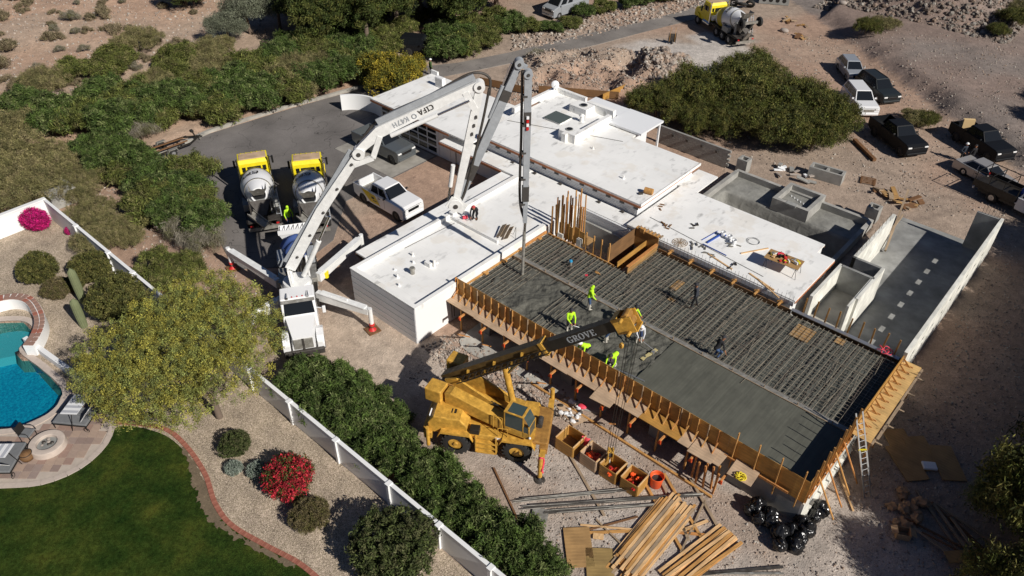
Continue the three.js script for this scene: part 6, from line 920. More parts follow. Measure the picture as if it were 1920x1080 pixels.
function trunkGeo(seed, h, r0, lobes) {   // tapered stem with limbs that run to the lobes
  const r = rng(seed), gs = [], fork = V((r() - .5) * .3, h * .45, (r() - .5) * .3); gs.push(cyl([0, -.1, 0], fork, r0, r0 * .75, 8));
  lobes.slice(0, 7).forEach(l => { const e = V(l[0] * .85, l[1] + l[4] * .1, l[2] * .85), m = fork.clone().lerp(e, .5).add(V((r() - .5) * .4, .15, (r() - .5) * .4)); gs.push(cyl(fork, m, r0 * .55, r0 * .38, 6), cyl(m, e, r0 * .38, r0 * .1, 5)); for (let k = 0; k < 3; k++) { const f = e.clone().add(V((r() - .5) * l[3] * 1.4, (r() - .2) * l[4], (r() - .5) * l[5] * 1.4)); gs.push(cyl(m.clone().lerp(e, .5 + .2 * k), f, r0 * .14, r0 * .04, 4)); } }); return gs;
}
const protos = {};
function lobesFor(seed, R, h, n, up = .5) { const r = rng(seed), o = []; for (let i = 0; i < n; i++) { const a = i * 2.4 + r(), d = i ? R * (.25 + .6 * r()) : 0, s = R * (.27 + .17 * r()), far = d / R; o.push([Math.cos(a) * d, h * (up + .14 - far * .22 + (r() - .5) * .2), Math.sin(a) * d, s, h * (.2 + .1 * r()), s * (.8 + .4 * r())]); } return o; }
function proto(kind, v) {
  const key = kind + v; if (protos[key]) return protos[key]; const K = KINDS[kind], seed = 1000 + v * 77 + kind.length * 13, lobes = K.lobes(seed); return protos[key] = { g: foliage(seed, lobes, K), t: K.trunk ? join(trunkGeo(seed, K.h, K.trunk, lobes)) : null, K };
}
const blob = (s, hh) => { const r = rng(s), o = [[0, hh, 0, .86, hh * .95, .86], [0, hh * .95, 0, .65, hh * .7, .65]]; for (let i = 0; i < 7; i++) { const a = i * .9 + r(), d = .3 + .25 * r(); o.push([Math.cos(a) * d, hh * (.75 + .5 * r()), Math.sin(a) * d, .5, hh * .6, .5]); } return o; };
const KINDS = {     // unit plants, scaled on planting
  mesquite: { h: 4.6, trunk: .2, lobes: s => lobesFor(s, 4.2, 4.6, 20, .52), clumps: 900, per: 70, cr: .46, L: .1, W: .024, cols: [[.1, .11, .022], [.13, .125, .028], [.075, .09, .018], [.15, .135, .04], [.06, .07, .02]], flat: .6 },
  dark: { h: 7, trunk: .25, lobes: s => lobesFor(s, 3.6, 7, 20, .55), clumps: 950, per: 64, cr: .46, L: .11, W: .032, cols: [[.055, .078, .018], [.075, .095, .02], [.045, .06, .014], [.1, .105, .025]], droop: .3 },
  greyTree: { h: 5, trunk: .2, lobes: s => lobesFor(s, 3.2, 5, 15, .55), clumps: 560, per: 70, cr: .45, L: .08, W: .02, cols: [[.15, .165, .11], [.19, .2, .14], [.12, .13, .085]] },
  gold: { h: 4.2, trunk: .14, lobes: s => lobesFor(s, 2.6, 4.2, 13, .52), clumps: 480, per: 60, cr: .4, L: .07, W: .03, cols: [[.24, .19, .02], [.3, .23, .025], [.15, .14, .02], [.1, .11, .02]] },
  olive: { h: 5, lobes: s => lobesFor(s, 4.6, 4.6, 20, .45), trunk: .2, clumps: 950, per: 76, cr: .48, L: .11, W: .018, cols: [[.17, .155, .06], [.21, .185, .08], [.13, .125, .05], [.24, .2, .1]] },
  oleander: { h: 2.8, trunk: .08, lobes: s => lobesFor(s, 1.7, 2.8, 13, .46), clumps: 520, per: 46, cr: .24, L: .1, W: .023, cols: [[.06, .095, .02], [.085, .125, .028], [.045, .072, .016], [.12, .145, .05]] },
  shrub: { h: 2.4, trunk: .06, lobes: s => lobesFor(s, 1.8, 2.4, 12, .44), clumps: 420, per: 50, cr: .3, L: .11, W: .02, cols: [[.1, .115, .025], [.13, .14, .035], [.075, .09, .02], [.16, .15, .055]] },
  twiggy: { h: 1.8, trunk: .05, lobes: s => lobesFor(s, 1.4, 1.8, 6, .4), clumps: 170, per: 40, cr: .34, L: .2, W: .008, rise: .5, cols: [[.22, .2, .15], [.17, .155, .1], [.27, .24, .19], [.13, .13, .055]] },
  scrub: { h: .9, lobes: s => lobesFor(s, .8, .9, 5, .38), clumps: 80, per: 34, cr: .22, L: .12, W: .01, rise: .3, cols: [[.19, .15, .09], [.23, .185, .115], [.14, .125, .065]] },
  feather: { h: 3.4, trunk: .1, lobes: s => lobesFor(s, 1.7, 3.4, 9, .5), clumps: 380, per: 60, cr: .4, L: .16, W: .008, droop: .5, cols: [[.14, .16, .04], [.18, .19, .055], [.1, .12, .03]] },
  ball: { h: 1.5, lobes: s => blob(s, .72), clumps: 1100, per: 26, cr: .1, shell: .1, L: .035, W: .014, full: 1, cols: [[.05, .068, .018], [.065, .08, .024], [.085, .088, .036]] },
  ballOlive: { h: 1.5, lobes: s => blob(s, .72), clumps: 1100, per: 26, cr: .1, shell: .12, L: .035, W: .014, full: 1, cols: [[.1, .1, .025], [.125, .115, .034], [.07, .075, .02]] },
  ballBrown: { h: 1.3, lobes: s => blob(s + 3, .64), clumps: 1000, per: 26, cr: .11, shell: .12, L: .035, W: .012, full: 1, cols: [[.12, .095, .042], [.1, .092, .03], [.15, .12, .06]] },
  ballGrey: { h: 1, lobes: s => blob(s + 7, .58), clumps: 700, per: 24, cr: .12, shell: .2, L: .04, W: .018, full: 1, cols: [[.25, .29, .24], [.32, .36, .3], [.18, .22, .17]] },
  red: { h: 1.5, lobes: s => blob(s + 5, .7), clumps: 900, per: 24, cr: .14, shell: .2, L: .032, W: .02, full: 1, cols: [[.45, .025, .04], [.55, .035, .05], [.3, .02, .03], [.06, .07, .015], [.07, .08, .02]] },
  magenta: { h: 1.5, lobes: s => [[0, .7, 0, .95, .62, .7], [.4, .8, .2, .5, .5, .5]], clumps: 700, per: 24, cr: .15, shell: .3, L: .032, W: .022, full: 1, cols: [[.5, .01, .16], [.62, .02, .2], [.36, .01, .1]] },
};
const plants = [];
function plant(name, label, cat, kind, v, p, sx, sy = sx, group, rot = R() * 6.28) {
  const pr = proto(kind, v), t = thing(name, label, cat, [p.x, p.y || 0, p.z], rot, group); const c = crownMesh(pr.g, t, pr.t ? 'crown' : 'foliage'); c.scale.set(sx, sy, sx); if (pr.t) { const k = mesh('trunk', pr.t, M.bark, t); k.scale.set(sx, sy, sx); }
  return t;
}
const gp = (u, v) => { const p = G(u, v); p.y = ground(p.x, p.z) < -.5 ? 0 : Math.max(0, ground(p.x, p.z)); return p; };
// big yellow green tree in the neighbour's yard
{
  const b = G(412, 782), t = thing('palo_verde_tree', 'large yellow green palo verde tree overhanging the white garden wall', 'tree', [b.x, 0, b.z]);
  const L = [[345, 640, 4.6, 150], [230, 660, 4.0, 95], [290, 720, 3.6, 95], [425, 590, 4.6, 95], [480, 640, 3.6, 55], [385, 560, 4.4, 80], [250, 745, 2.8, 75], [200, 715, 3.0, 65], [335, 765, 2.8, 60], [430, 690, 3.8, 80], [320, 590, 5.0, 85], [180, 690, 3.4, 45], [505, 600, 3.2, 26], [300, 655, 5.2, 80], [400, 640, 5.2, 80]].map(([u, v, y, rp]) => { const p = G(u, v, y), s = rp / ppm(p); return [p.x - b.x, y, p.z - b.z, s, Math.min(1.3, s * .55), s]; });
  crownMesh(foliage(11, L, { clumps: 3400, per: 70, cr: .24, L: .045, W: .015, flat: .7, cols: [[.25, .245, .055], [.28, .26, .05], [.21, .23, .06], [.3, .27, .05], [.18, .205, .06]] }), t); obj('trunk', trunkGeo(5, 4.2, .2, L), M.bark, t);
}
// mesquite thicket behind the patio
[[1228, 224, .68, .75, 0], [1305, 208, .92, .95, 1], [1390, 215, 1.1, 1.12, 2], [1480, 232, .95, 1.0, 0], [1535, 252, .8, .9, 1], [1350, 250, .62, .7, 2], [1450, 270, .85, .85, 1], [1295, 246, .52, .6, 0], [1520, 282, .65, .75, 2], [1400, 175, .9, .95, 1]].forEach(([u, v, s, sy, k]) => plant('mesquite_tree', 'dense dark green mesquite tree in the thicket behind the patio canopy', 'tree', 'mesquite', k, G(u, v), s * .92, sy, 'mesquite thicket'));
// shrubs along the driveway
[[60, 225], [110, 245], [165, 250], [215, 262], [255, 245], [285, 232], [325, 214], [372, 212], [420, 220], [455, 205], [500, 198], [545, 186], [590, 175], [640, 160], [680, 150], [200, 200], [260, 195], [320, 195], [385, 185], [440, 175], [495, 160], [560, 150], [620, 135], [670, 120], [330, 160], [400, 150], [470, 140], [530, 130], [590, 118], [560, 175], [370, 192], [290, 208], [230, 228], [610, 150]].forEach(([u, v], i) => plant('hedge_shrub', i < 15 ? 'green shrub in the dense hedge right along the driveway kerb' : 'green shrub in the wide thicket behind the driveway hedge', 'shrub', i < 15 ? (i % 3 === 2 ? 'shrub' : 'oleander') : (i % 4 === 1 ? 'olive' : i % 4 === 3 ? 'oleander' : 'shrub'), i % 3, gp(u, v), i >= 15 && i % 4 === 1 ? rr(.5, .6) : rr(1.25, 1.5), i >= 15 && i % 4 === 1 ? rr(.65, .8) : rr(1.1, 1.4), i < 15 ? 'shrubs along the driveway kerb' : 'shrubs behind the driveway hedge'));
[[300, 170], [345, 120], [400, 108], [225, 120], [260, 90], [150, 150], [90, 170], [200, 140]].forEach(([u, v], i) => plant('desert_shrub', 'loose olive green shrub at the edge of the desert slope', 'shrub', i % 2 ? 'shrub' : 'olive', i % 3, gp(u, v), i % 2 ? 1.3 : .55, i % 2 ? 1 : .55, 'shrubs at the desert edge'));
// trees behind
[[610, 85, 1.0, 0], [655, 60, 1.1, 1], [690, 92, 1.0, 2], [745, 60, 1.2, 0], [790, 40, 1.1, 1], [850, 62, .9, 2], [880, 40, 1.1, 0], [930, 15, 1.1, 1], [700, 30, 1.1, 2], [610, 25, 1.1, 1], [850, 5, 1.1, 0], [760, 5, 1.1, 2], [690, -10, 1.1, 1], [980, -5, 1.0, 2], [560, 40, .9, 0]].forEach(([u, v, s, k]) => plant('evergreen_tree', 'tall dark evergreen tree in the grove beyond the garage', 'tree', 'dark', k, gp(u, v), s * 1.15, s * 1.25, 'grove of dark trees'));
[[600, 116], [640, 108], [690, 116], [728, 108], [842, 112], [872, 98], [905, 90], [660, 85], [720, 82], [605, 82], [560, 102], [640, 60], [760, 70], [830, 80], [880, 62], [930, 50], [700, 50], [820, 40]].forEach(([u, v], i) => plant('undergrowth_shrub', 'dense green shrub growing under the dark grove', 'shrub', i % 3 === 1 ? 'oleander' : 'shrub', i % 3, gp(u, v), 1.25, 1.05, 'undergrowth of the grove'));
[[470, 62, 1.05], [525, 55, 1.0], [430, 80, .7]].forEach(([u, v, s], i) => plant('grey_tree', 'silvery grey green tree left of the dark grove', 'tree', 'greyTree', i, gp(u, v), s, s, 'silvery trees'));
plant('bare_tree', 'dark desert tree with wide shadow on the sandy slope', 'tree', 'dark', 1, gp(350, 12), .8, .5);
plant('golden_tree', 'golden yellow leaved tree beside the garage roof', 'tree', 'gold', 0, G(735, 172), 1.15, 1.05);
plant('golden_tree', 'smaller green gold tree next to the garage corner', 'tree', 'gold', 1, G(765, 158), .75, .75);
[[920, 70], [955, 62], [990, 58], [1030, 60], [1075, 48], [880, 85], [850, 100], [1095, 35], [1130, 22], [1215, 8], [1245, 0], [1180, 15], [838, 104]].forEach(([u, v], i) => plant('roadside_shrub', 'green shrub growing along the dirt road', 'shrub', i % 2 ? 'oleander' : 'shrub', i % 3, gp(u, v), i === 0 || i === 1 || i === 5 ? 1.15 : .85, i === 0 || i === 1 || i === 5 ? 1.0 : i === 3 || i === 4 ? .5 : .72, 'roadside shrubs'));
// left edge
[[20, 330, 1.0, 0], [75, 370, .85, 1], [10, 270, .9, 2], [95, 320, .7, 0], [-30, 380, 1.0, 1]].forEach(([u, v, s, k]) => plant('olive_tree', 'pale olive green feathery tree above the white end wall', 'tree', 'olive', k, gp(u, v), s * .85, s * .8, 'feathery trees at the end wall'));
[[210, 330], [250, 345], [300, 360], [340, 380], [370, 405], [330, 420], [385, 440], [285, 400], [230, 312], [258, 330], [355, 350], [180, 300]].forEach(([u, v], i) => plant('driveway_shrub', 'tall green shrub between the driveway and the bare path', 'shrub', i % 3 === 1 ? 'shrub' : 'oleander', i % 3, gp(u, v), rr(1.05, 1.3), rr(1.0, 1.25), 'shrubs beside the driveway mouth'));
[[225, 282], [268, 262], [345, 445], [395, 460], [205, 290], [375, 470]].forEach(([u, v], i) => plant('dry_shrub', 'grey twiggy dry shrub near the driveway', 'shrub', 'twiggy', i % 2, gp(u, v), 1.15, 1.1, 'dry twiggy shrubs'));
[[150, 372], [175, 415], [205, 440], [160, 345], [190, 470], [225, 455]].forEach(([u, v], i) => plant('wall_shrub', 'brown green creosote shrub outside the white garden wall', 'shrub', 'olive', i % 3, gp(u, v), .38, .42, 'creosote along the garden wall'));
[[315, 530], [345, 520], [300, 510]].forEach(([u, v], i) => plant('wall_shrub', 'fine leaved green shrub between garden wall and pump truck', 'shrub', 'shrub', i, gp(u, v), .8, .8, 'shrubs by the pump truck'));
// hedge along the white wall
[...Array(13).keys()].forEach(i => plant('oleander_bush', 'glossy dark green oleander in the hedge along the white wall', 'shrub', 'oleander', i % 3, V(-28.9 + i * 1.42, 0, (i > 4 ? -15.3 : -15.6) - (i % 2) * .2), (i > 4 ? .8 : .95) + .05 * (i % 3), (i > 4 ? .85 : .92) + .06 * (i % 4), 'oleander hedge at the white wall'));
[0, 1, 2].forEach(i => plant('oleander_bush', 'glossy dark green oleander in the hedge along the white wall', 'shrub', 'oleander', (i + 1) % 3, V(-26.6 + i * 1.5, 0, -16.9 - (i % 2) * .2), .72, .7, 'oleander hedge at the white wall'));
// garden shrubs
const ball = (u, v, rp, kind, lab, name = 'garden_shrub', h = 1) => { const p = G(u, v, .75); p.y = 0; const s = rp / ppm(p) / .98; plant(name, lab, 'shrub', kind, 0, p, s, s * h); };
ball(72, 507, 38, 'ballOlive', 'broad clipped green shrub nearest the white end wall'); ball(175, 505, 38, 'ballOlive', 'round clipped shrub behind the saguaro'); ball(103, 537, 27, 'ballBrown', 'brown green clipped shrub between two saguaros and the pool'); ball(137, 525, 20, 'ballOlive', 'small green clipped shrub at the saguaro foot'); ball(222, 572, 55, 'ballOlive', 'largest clipped shrub beside the yellow tree');
ball(440, 828, 31, 'ball', 'dark clipped ball shrub on gravel beside the tree trunk'); ball(434, 866, 18, 'ballGrey', 'small grey green shrub below the dark ball'); ball(478, 870, 21, 'ballGrey', 'pale silver shrub next to the red bush'); ball(541, 895, 52, 'red', 'round red flowering bougainvillea bush on gravel', 'flowering_bush', .9); ball(580, 960, 39, 'ballBrown', 'brown green ball shrub next to the red bush'); ball(737, 1035, 88, 'ball', 'very large clipped round shrub by the white wall', 'garden_shrub', .85);
ball(66, 412, 29, 'magenta', 'bright magenta bougainvillea against the white end wall', 'flowering_bush'); ball(127, 423, 9, 'magenta', 'tiny magenta flowering plant on gravel by the wall', 'flowering_bush', 1.4);
{ // saguaros
  const sag = (u, v, h, lab) => { const p = G(u, v), t = thing('saguaro_cactus', lab, 'cactus', [p.x, 0, p.z]); const pts = []; for (let k = 0; k <= 10; k++) { const y = k / 10; pts.push(new THREE.Vector2(Math.max(.01, .25 * Math.sqrt(Math.max(0, 1 - Math.pow(Math.max(0, y - .86) / .14, 2))) * (.85 + .15 * Math.sin(y * 3))), y * h)); } const g = new THREE.LatheGeometry(pts, 44), a = g.attributes.position; for (let i = 0; i < a.count; i++) { const x = a.getX(i), z = a.getZ(i), an = Math.atan2(z, x), s = 1 + .1 * Math.cos(an * 14); a.setX(i, x * s); a.setZ(i, z * s); } g.computeVertexNormals(); obj('stem', g, mat('cactus', [.16, .18, .09], { map: tGrain, roughness: .85 }), t); };
  sag(157, 566, 2.7, 'tall ribbed saguaro standing against the round clipped shrub'); sag(158, 612, 2.2, 'shorter ribbed saguaro casting a long shadow on gravel');
}
// right side
{ const p = G(1868, 975), t = plant('feathery_tree', 'feathery green tree at the foot of the dark wall', 'tree', 'feather', 1, V(p.x - .1, 0, p.z - .6), 1.15, 1.1); }
[[1618, 78, .75], [1650, 75, .7], [1885, 75, .9], [1905, 60, .9], [1835, 15, .9], [1715, 232, .62], [1735, 235, .55], [1795, 5, .9], [1860, 85, .6]].forEach(([u, v, s], i) => plant('slope_shrub', 'olive green shrub growing on the dirt slope', 'shrub', i % 2 ? 'olive' : 'mesquite', i % 3, gp(u, v), s * .5, s * .55, 'shrubs on the dirt slope'));
[...[...Array(11).keys()].map(k => [5.6 + (k % 3) * .5, -31.5 - k * 3.1, .95]), [9, -36, 1.2], [9.5, -43, 1.2], [9, -52, 1.2], [9.5, -59, 1.1], [5.4, -27.6, .7]].forEach(([x, z, s], i) => plant('boundary_tree', 'mesquite tree on the boundary beside the retaining wall', 'tree', 'mesquite', i % 3, V(x, 0, z), s * 1.0, s * 1.7, 'trees along the boundary'));
[[1880, 225, .8], [1915, 195, .9]].forEach(([u, v, s], i) => plant('boundary_tree', 'mesquite tree at the top of the bank', 'tree', 'mesquite', i, V(G(u, v).x + 5.5, .8, G(u, v).z), s * .7, s, 'trees on the bank'));
// desert scrub
{ const r = rng(5); let n = 0; for (let k = 0; k < 400 && n < 95; k++) { const u = r() * 520 - 40, v = r() * 330 - 70, p = G(u, v); if (v > 190 - u * .15 || (u > 380 && v > 60)) continue; p.y = ground(p.x, p.z); const s = .6 + 1.3 * r() * r(); plant('desert_scrub', 'small dry tan scrub scattered over the sandy slope', 'scrub', k % 5 === 0 ? 'twiggy' : 'scrub', k % 3, p, s * (k % 5 ? 1.4 : .55), s * (k % 5 ? 1.2 : .55), 'scrub on the sandy slope'); n++; } }
{ const p = G(1008, 112); plant('grass_tuft', 'feathery green grass tuft at the edge of the excavation', 'grass', 'twiggy', 0, p, .9, .7); }
// ---------------------------------------------------------------- site clutter
{ // stones
  const r = rng(21), g = new THREE.DodecahedronGeometry(1, 0), cols = [[.36, .3, .25], [.3, .25, .21], [.4, .36, .31], [.25, .2, .165], [.34, .25, .19]];
  const scatter = (name, label, n, place, s0, s1, tint = 1) => { const im = new THREE.InstancedMesh(g, new THREE.MeshStandardMaterial({ roughness: .95, name: 'stones' }), n), m = new THREE.Matrix4(), q = new THREE.Quaternion(), e = new THREE.Euler(), c = new THREE.Color(); im.name = numbered(name); for (let i = 0; i < n; i++) { const [x, z] = place(r), s = s0 + (s1 - s0) * Math.pow(r(), 3), y = ground(x, z); m.compose(V(x, y + s * .25, z), q.setFromEuler(e.set(r() * 6, r() * 6, r() * 6)), V(s, s * (.5 + .5 * r()), s * (.7 + .6 * r()))); im.setMatrixAt(i, m); const k = cols[Math.floor(r() * 5)], t = (.75 + .5 * r()) * tint; im.setColorAt(i, c.setRGB(k[0] * t, k[1] * t, k[2] * t)); } im.castShadow = im.receiveShadow = true; tag(im, label, 'stones', null, 'stuff'); scene.add(im); };
  const inP = poly => { const xs = poly.map(p => p[0]), zs = poly.map(p => p[1]), a = Math.min(...xs), b = Math.max(...xs), c = Math.min(...zs), d = Math.max(...zs); return r => { for (let k = 0; k < 60; k++) { const x = a + (b - a) * r(), z = c + (d - c) * r(); if (inside(x, z, poly) && !inside(x, z, yardPoly)) return [x, z]; } return poly[0]; }; };
  scatter('site_stones', 'loose gravel and stones strewn over the building site', 11000, inP(GX([[620, 560], [760, 700], [860, 630], [1390, 950], [1600, 900], [1760, 660], [1900, 430], [2000, 800], [1900, 1100], [1050, 1100], [960, 900], [780, 720]])), .01, .07);
  scatter('slope_stones', 'loose stones lying on the dirt slope with the parked cars', 8000, inP(GX([[1250, 250], [1460, 60], [1900, 90], [1930, 420], [1700, 400], [1400, 300]])), .015, .1);
  scatter('rubble_stones', 'broken rock covering the big rubble heap', 7000, r => [-25.5 + (r() * 2 - 1) * 11, -104 + (r() * 2 - 1) * 6.5], .04, .3, .62);
  scatter('spoil_stones', 'rock spoil around the excavated trenches', 6000, inP([...digPoly]), .03, .14);
  scatter('rock_pile', 'pile of grey broken rocks beside the thicket', 1500, inP(rubPoly), .06, .34);
  scatter('roadside_stones', 'stones strewn along the dirt road verge', 2500, inP(GX([[960, 62], [1100, 30], [1300, -20], [1350, 5], [1230, 36], [1060, 80], [960, 96]])), .04, .25);
  scatter('desert_stones', 'small stones scattered over the sandy slope', 5000, inP(GX([[-40, 220], [-40, -20], [480, -20], [500, 60], [250, 160]])), .02, .16);
  scatter('path_stones', 'pale stones on the bare path left of the driveway', 2200, inP(GX([[60, 330], [250, 360], [420, 500], [520, 560], [500, 640], [300, 520], [170, 430]])), .015, .09);
  scatter('rubble_strip', 'pale rubble in front of the white house wing', 1600, inP(GX([[790, 650], [840, 625], [1000, 690], [1100, 760], [1080, 800], [900, 720], [830, 690]])), .03, .14);
}
// timber piles, every board by itself
const boardG = [uvbox(.14, .045, 5.2), uvbox(.14, .045, 4.2), uvbox(.24, .045, 4.8), uvbox(.09, .045, 3.4)];
function board(u, v, turn, k, m, y, label, group, tilt = 0) { const p = G(u, v, y), o = mesh('timber_board', boardG[k], m, scene, p.x, y, p.z, tilt, turn, 0); tag(o, label, 'board', group); return o; }
{ const a = G(1180, 1060), b = G(1270, 945), d = b.clone().sub(a), th = Math.atan2(d.x, d.z), nx = Math.cos(th), nz = -Math.sin(th), c = a.clone().lerp(b, .45); let n = 0; for (let lay = 0; lay < 4; lay++) for (let k = 0; k < 11 - lay; k++) { const s = (k - 5 + lay * .5) * .165 + rr(-.02, .02), q = rr(-.3, .3), o = mesh('timber_board', boardG[(k + lay) % 2 ? 0 : 1], [M.lumberNew, M.lumber, M.lumberNew, M.lumberGrey][n++ % 4], scene, c.x + nx * s + Math.sin(th) * q, .09 + lay * .047, c.z + nz * s + Math.cos(th) * q, 0, th + rr(-.03, .03), 0); tag(o, 'pale timber board in the large pile below the rebar bundle', 'board', 'boards in the large timber pile'); } }
{ const a = G(1270, 1078), b = G(1340, 1025), d = b.clone().sub(a), th = Math.atan2(d.x, d.z), nx = Math.cos(th), nz = -Math.sin(th), c = a.clone().lerp(b, .6); for (let lay = 0; lay < 3; lay++) for (let k = 0; k < 6 - lay; k++) { const s = (k - 2.5) * .24 + rr(-.03, .03), o = mesh('timber_board', boardG[1], k % 2 ? M.lumberNew : M.lumber, scene, c.x + nx * s, .09 + lay * .047, c.z + nz * s, 0, th + rr(-.06, .06), 0); tag(o, 'pale timber board in the small pile near the black bags', 'board', 'boards in the small timber pile'); } }
for (const [u, v, t, k, m] of [[1155, 990, 2.2, 3, M.lumberNew], [1200, 995, 2.35, 0, M.lumber], [1240, 1010, 2.7, 0, M.lumberNew], [1290, 1000, 2.2, 1, M.lumberOrange], [1165, 1020, 1.4, 3, M.lumberGrey], [1135, 985, 2.6, 3, M.lumberDark], [1098, 905, 1.1, 1, M.lumberGrey], [1290, 965, 1.03, 0, M.lumber], [948, 925, 1.1, 3, M.lumberDark], [1245, 970, 1.03, 0, M.lumber], [1400, 1075, 2.3, 3, M.steelGrey], [1385, 1070, 2.4, 1, M.steelDark], [1300, 985, .2, 3, M.lumberGrey], [1260, 945, .95, 1, M.lumberGrey], [1330, 960, 1.0, 1, M.lumberGrey], [1580, 905, .7, 3, M.lumberNew]]) board(u, v, t, k, m, .06, 'single loose board lying on the ground near the timber piles', 'loose boards on the ground', 0);
for (const [u, v, w, l, t, m, lab] of [[1085, 1025, 1.25, 2.1, .78, M.tanPly, 'tan plywood sheet lying beside the hedge end'], [1125, 1062, 1.25, 1.9, .7, mat('olivePly', [.28, .2, .085], { map: tPly }), 'olive plywood sheet overlapping the timber pile'], [1122, 1005, .5, .3, .6, M.lumberNew, 'small pale plywood offcut by the tan sheet'], [1012, 965, .8, .75, .5, M.steelGrey, 'small grey metal plate on the ground by the hedge']]) { const p = G(u, v, .1), t2 = thing('plywood_sheet', lab, 'sheet', [p.x, .02, p.z], t); obj('sheet', B(w, .05, l, 0, .06, 0), m, t2); obj('bearer', [B(.09, .05, l * .9, -w * .3, .0, 0), B(.09, .05, l * .9, w * .3, .0, 0)], M.lumberDark, t2); }
// rebar bundles
{ const r = rng(8), mk = (u0, v0, u1, v1, n, sp) => { const a = G(u0, v0), b = G(u1, v1); for (let k = 0; k < n; k++) { const o1 = (r() - .5) * sp, o2 = (r() - .5) * sp * .8, e = (r() - .5) * 1.2, d = b.clone().sub(a).normalize(); const g = cyl([a.x + d.x * e, .05 + r() * .1, a.z + o1 + d.z * e], [b.x + d.x * e, .05 + r() * .1, b.z + o2 + d.z * e], .022, .022, 5); tag(obj('steel_bar', g, k % 3 ? M.steelDark : M.steelGrey), 'long dark reinforcing bar in the loose bundle in front of the bins', 'rebar', 'loose reinforcing bars'); } }; mk(985, 938, 1165, 922, 14, .35); mk(1000, 952, 1300, 930, 16, .4); mk(1030, 962, 1270, 945, 10, .3); }
// wooden bins
{ const bin = (u, v, s, fill, lab, m = M.formPly) => { const p = G(u, v), t = thing('wooden_bin', lab, 'bin', [p.x, 0, p.z], rr(-.06, .06)), w = s / 2; for (const q of [-1, 1]) { obj('side_panel', bx(q * w - .02, q * w + .02, 0, .82, -w, w), m, t); obj('end_panel', bx(-w + .02, w - .02, 0, .82, q * w - .02, q * w + .02), m, t); obj('rim_rail', [bx(q * w - .03, q * w + .03, .82, .86, -w, w)], M.lumberNew, t); } obj('floor', bx(-w, w, .02, .1, -w, w), M.brownPly, t); return [t, p]; };
  bin(1069, 838, 1.12, 0, 'wooden bin, empty with red cloth on its rim, next to the crane', M.formPly); bin(1112, 866, 1.0, 1, 'grey wooden bin full of orange clamps', M.shelfPly); const c = bin(1148, 888, .98, 1, 'wooden bin under the crane hook block', M.formPly); bin(1187, 912, .98, 1, 'wooden bin with chains next to the orange bucket', M.formPly);
  const r = rng(3); for (const [u, v, n] of [[1112, 862, 9], [1146, 884, 6], [1186, 906, 6]]) for (let k = 0; k < n; k++) { const p = G(u, v, .3), x = p.x + (r() - .5) * .6, z = p.z + (r() - .5) * .6, o = obj('form_clamp', [B(.1, .1, .5), B(.26, .1, .12, 0, .05, .12), B(.12, .2, .12, .05, 0, -.12)], k % 3 ? M.orange : M.red); o.position.set(x, .3 + r() * .25, z); o.rotation.set(r() - .5, r() * 6, r() - .5); tag(o, 'orange steel form clamp heaped in a wooden bin', 'clamp', 'orange clamps in the bins'); }
  const p = G(1229, 910), b = thing('orange_bucket', 'bright orange bucket standing at the end of the bin row', 'bucket', [p.x, 0, p.z]); obj('body', new THREE.LatheGeometry([[.01, .02], [.27, .02], [.34, .72], [.37, .74], [.34, .76], [.3, .7], [.25, .45], [.01, .45]].map(q => new THREE.Vector2(...q)), 24), M.orange, b); obj('content', cyl([0, .5, 0], [0, .52, 0], .28, .28, 18), M.steelDark, b);
  const q = G(1100, 822, .9); { const g = new THREE.PlaneGeometry(.45, .5, 6, 6), a = g.attributes.position; for (let i = 0; i < a.count; i++) a.setZ(i, .06 * Math.sin(a.getX(i) * 14) + .05 * Math.sin(a.getY(i) * 11)); g.computeVertexNormals(); const o = obj('red_cloth', g, new THREE.MeshStandardMaterial({ color: lin(.75, .07, .1), roughness: .8, side: THREE.DoubleSide })); o.position.set(q.x - .1, .62, q.z); o.rotation.set(-.4, .6, 0); tag(o, 'red cloth hanging over the first bin', 'cloth'); }
}
{ // debris board with scraps beside the crane
  const p = G(1070, 772), t = thing('scrap_board', 'grey board covered with broken white scraps near the crane', 'board', [p.x, 0, p.z], .35); obj('board', B(1.0, .04, 2.0, 0, .05, 0, 0, .9, 0), M.shelfPly, t); const r = rng(4); for (let k = 0; k < 26; k++) { const o = obj('scrap', new THREE.DodecahedronGeometry(.06 + r() * .09, 0).scale(1.3, .5, 1), k % 4 === 3 ? M.steelDark : M.canopyWhite, t); o.position.set((r() - .5) * 1.3, .1 + r() * .05, (r() - .5) * 1.5); o.rotation.set(r() * 3, r() * 3, 0); } const c = obj('red_net', new THREE.IcosahedronGeometry(.22, 1).scale(1.2, .5, .9), M.pinkRed, t); c.position.set(.5, .14, -.5);
}
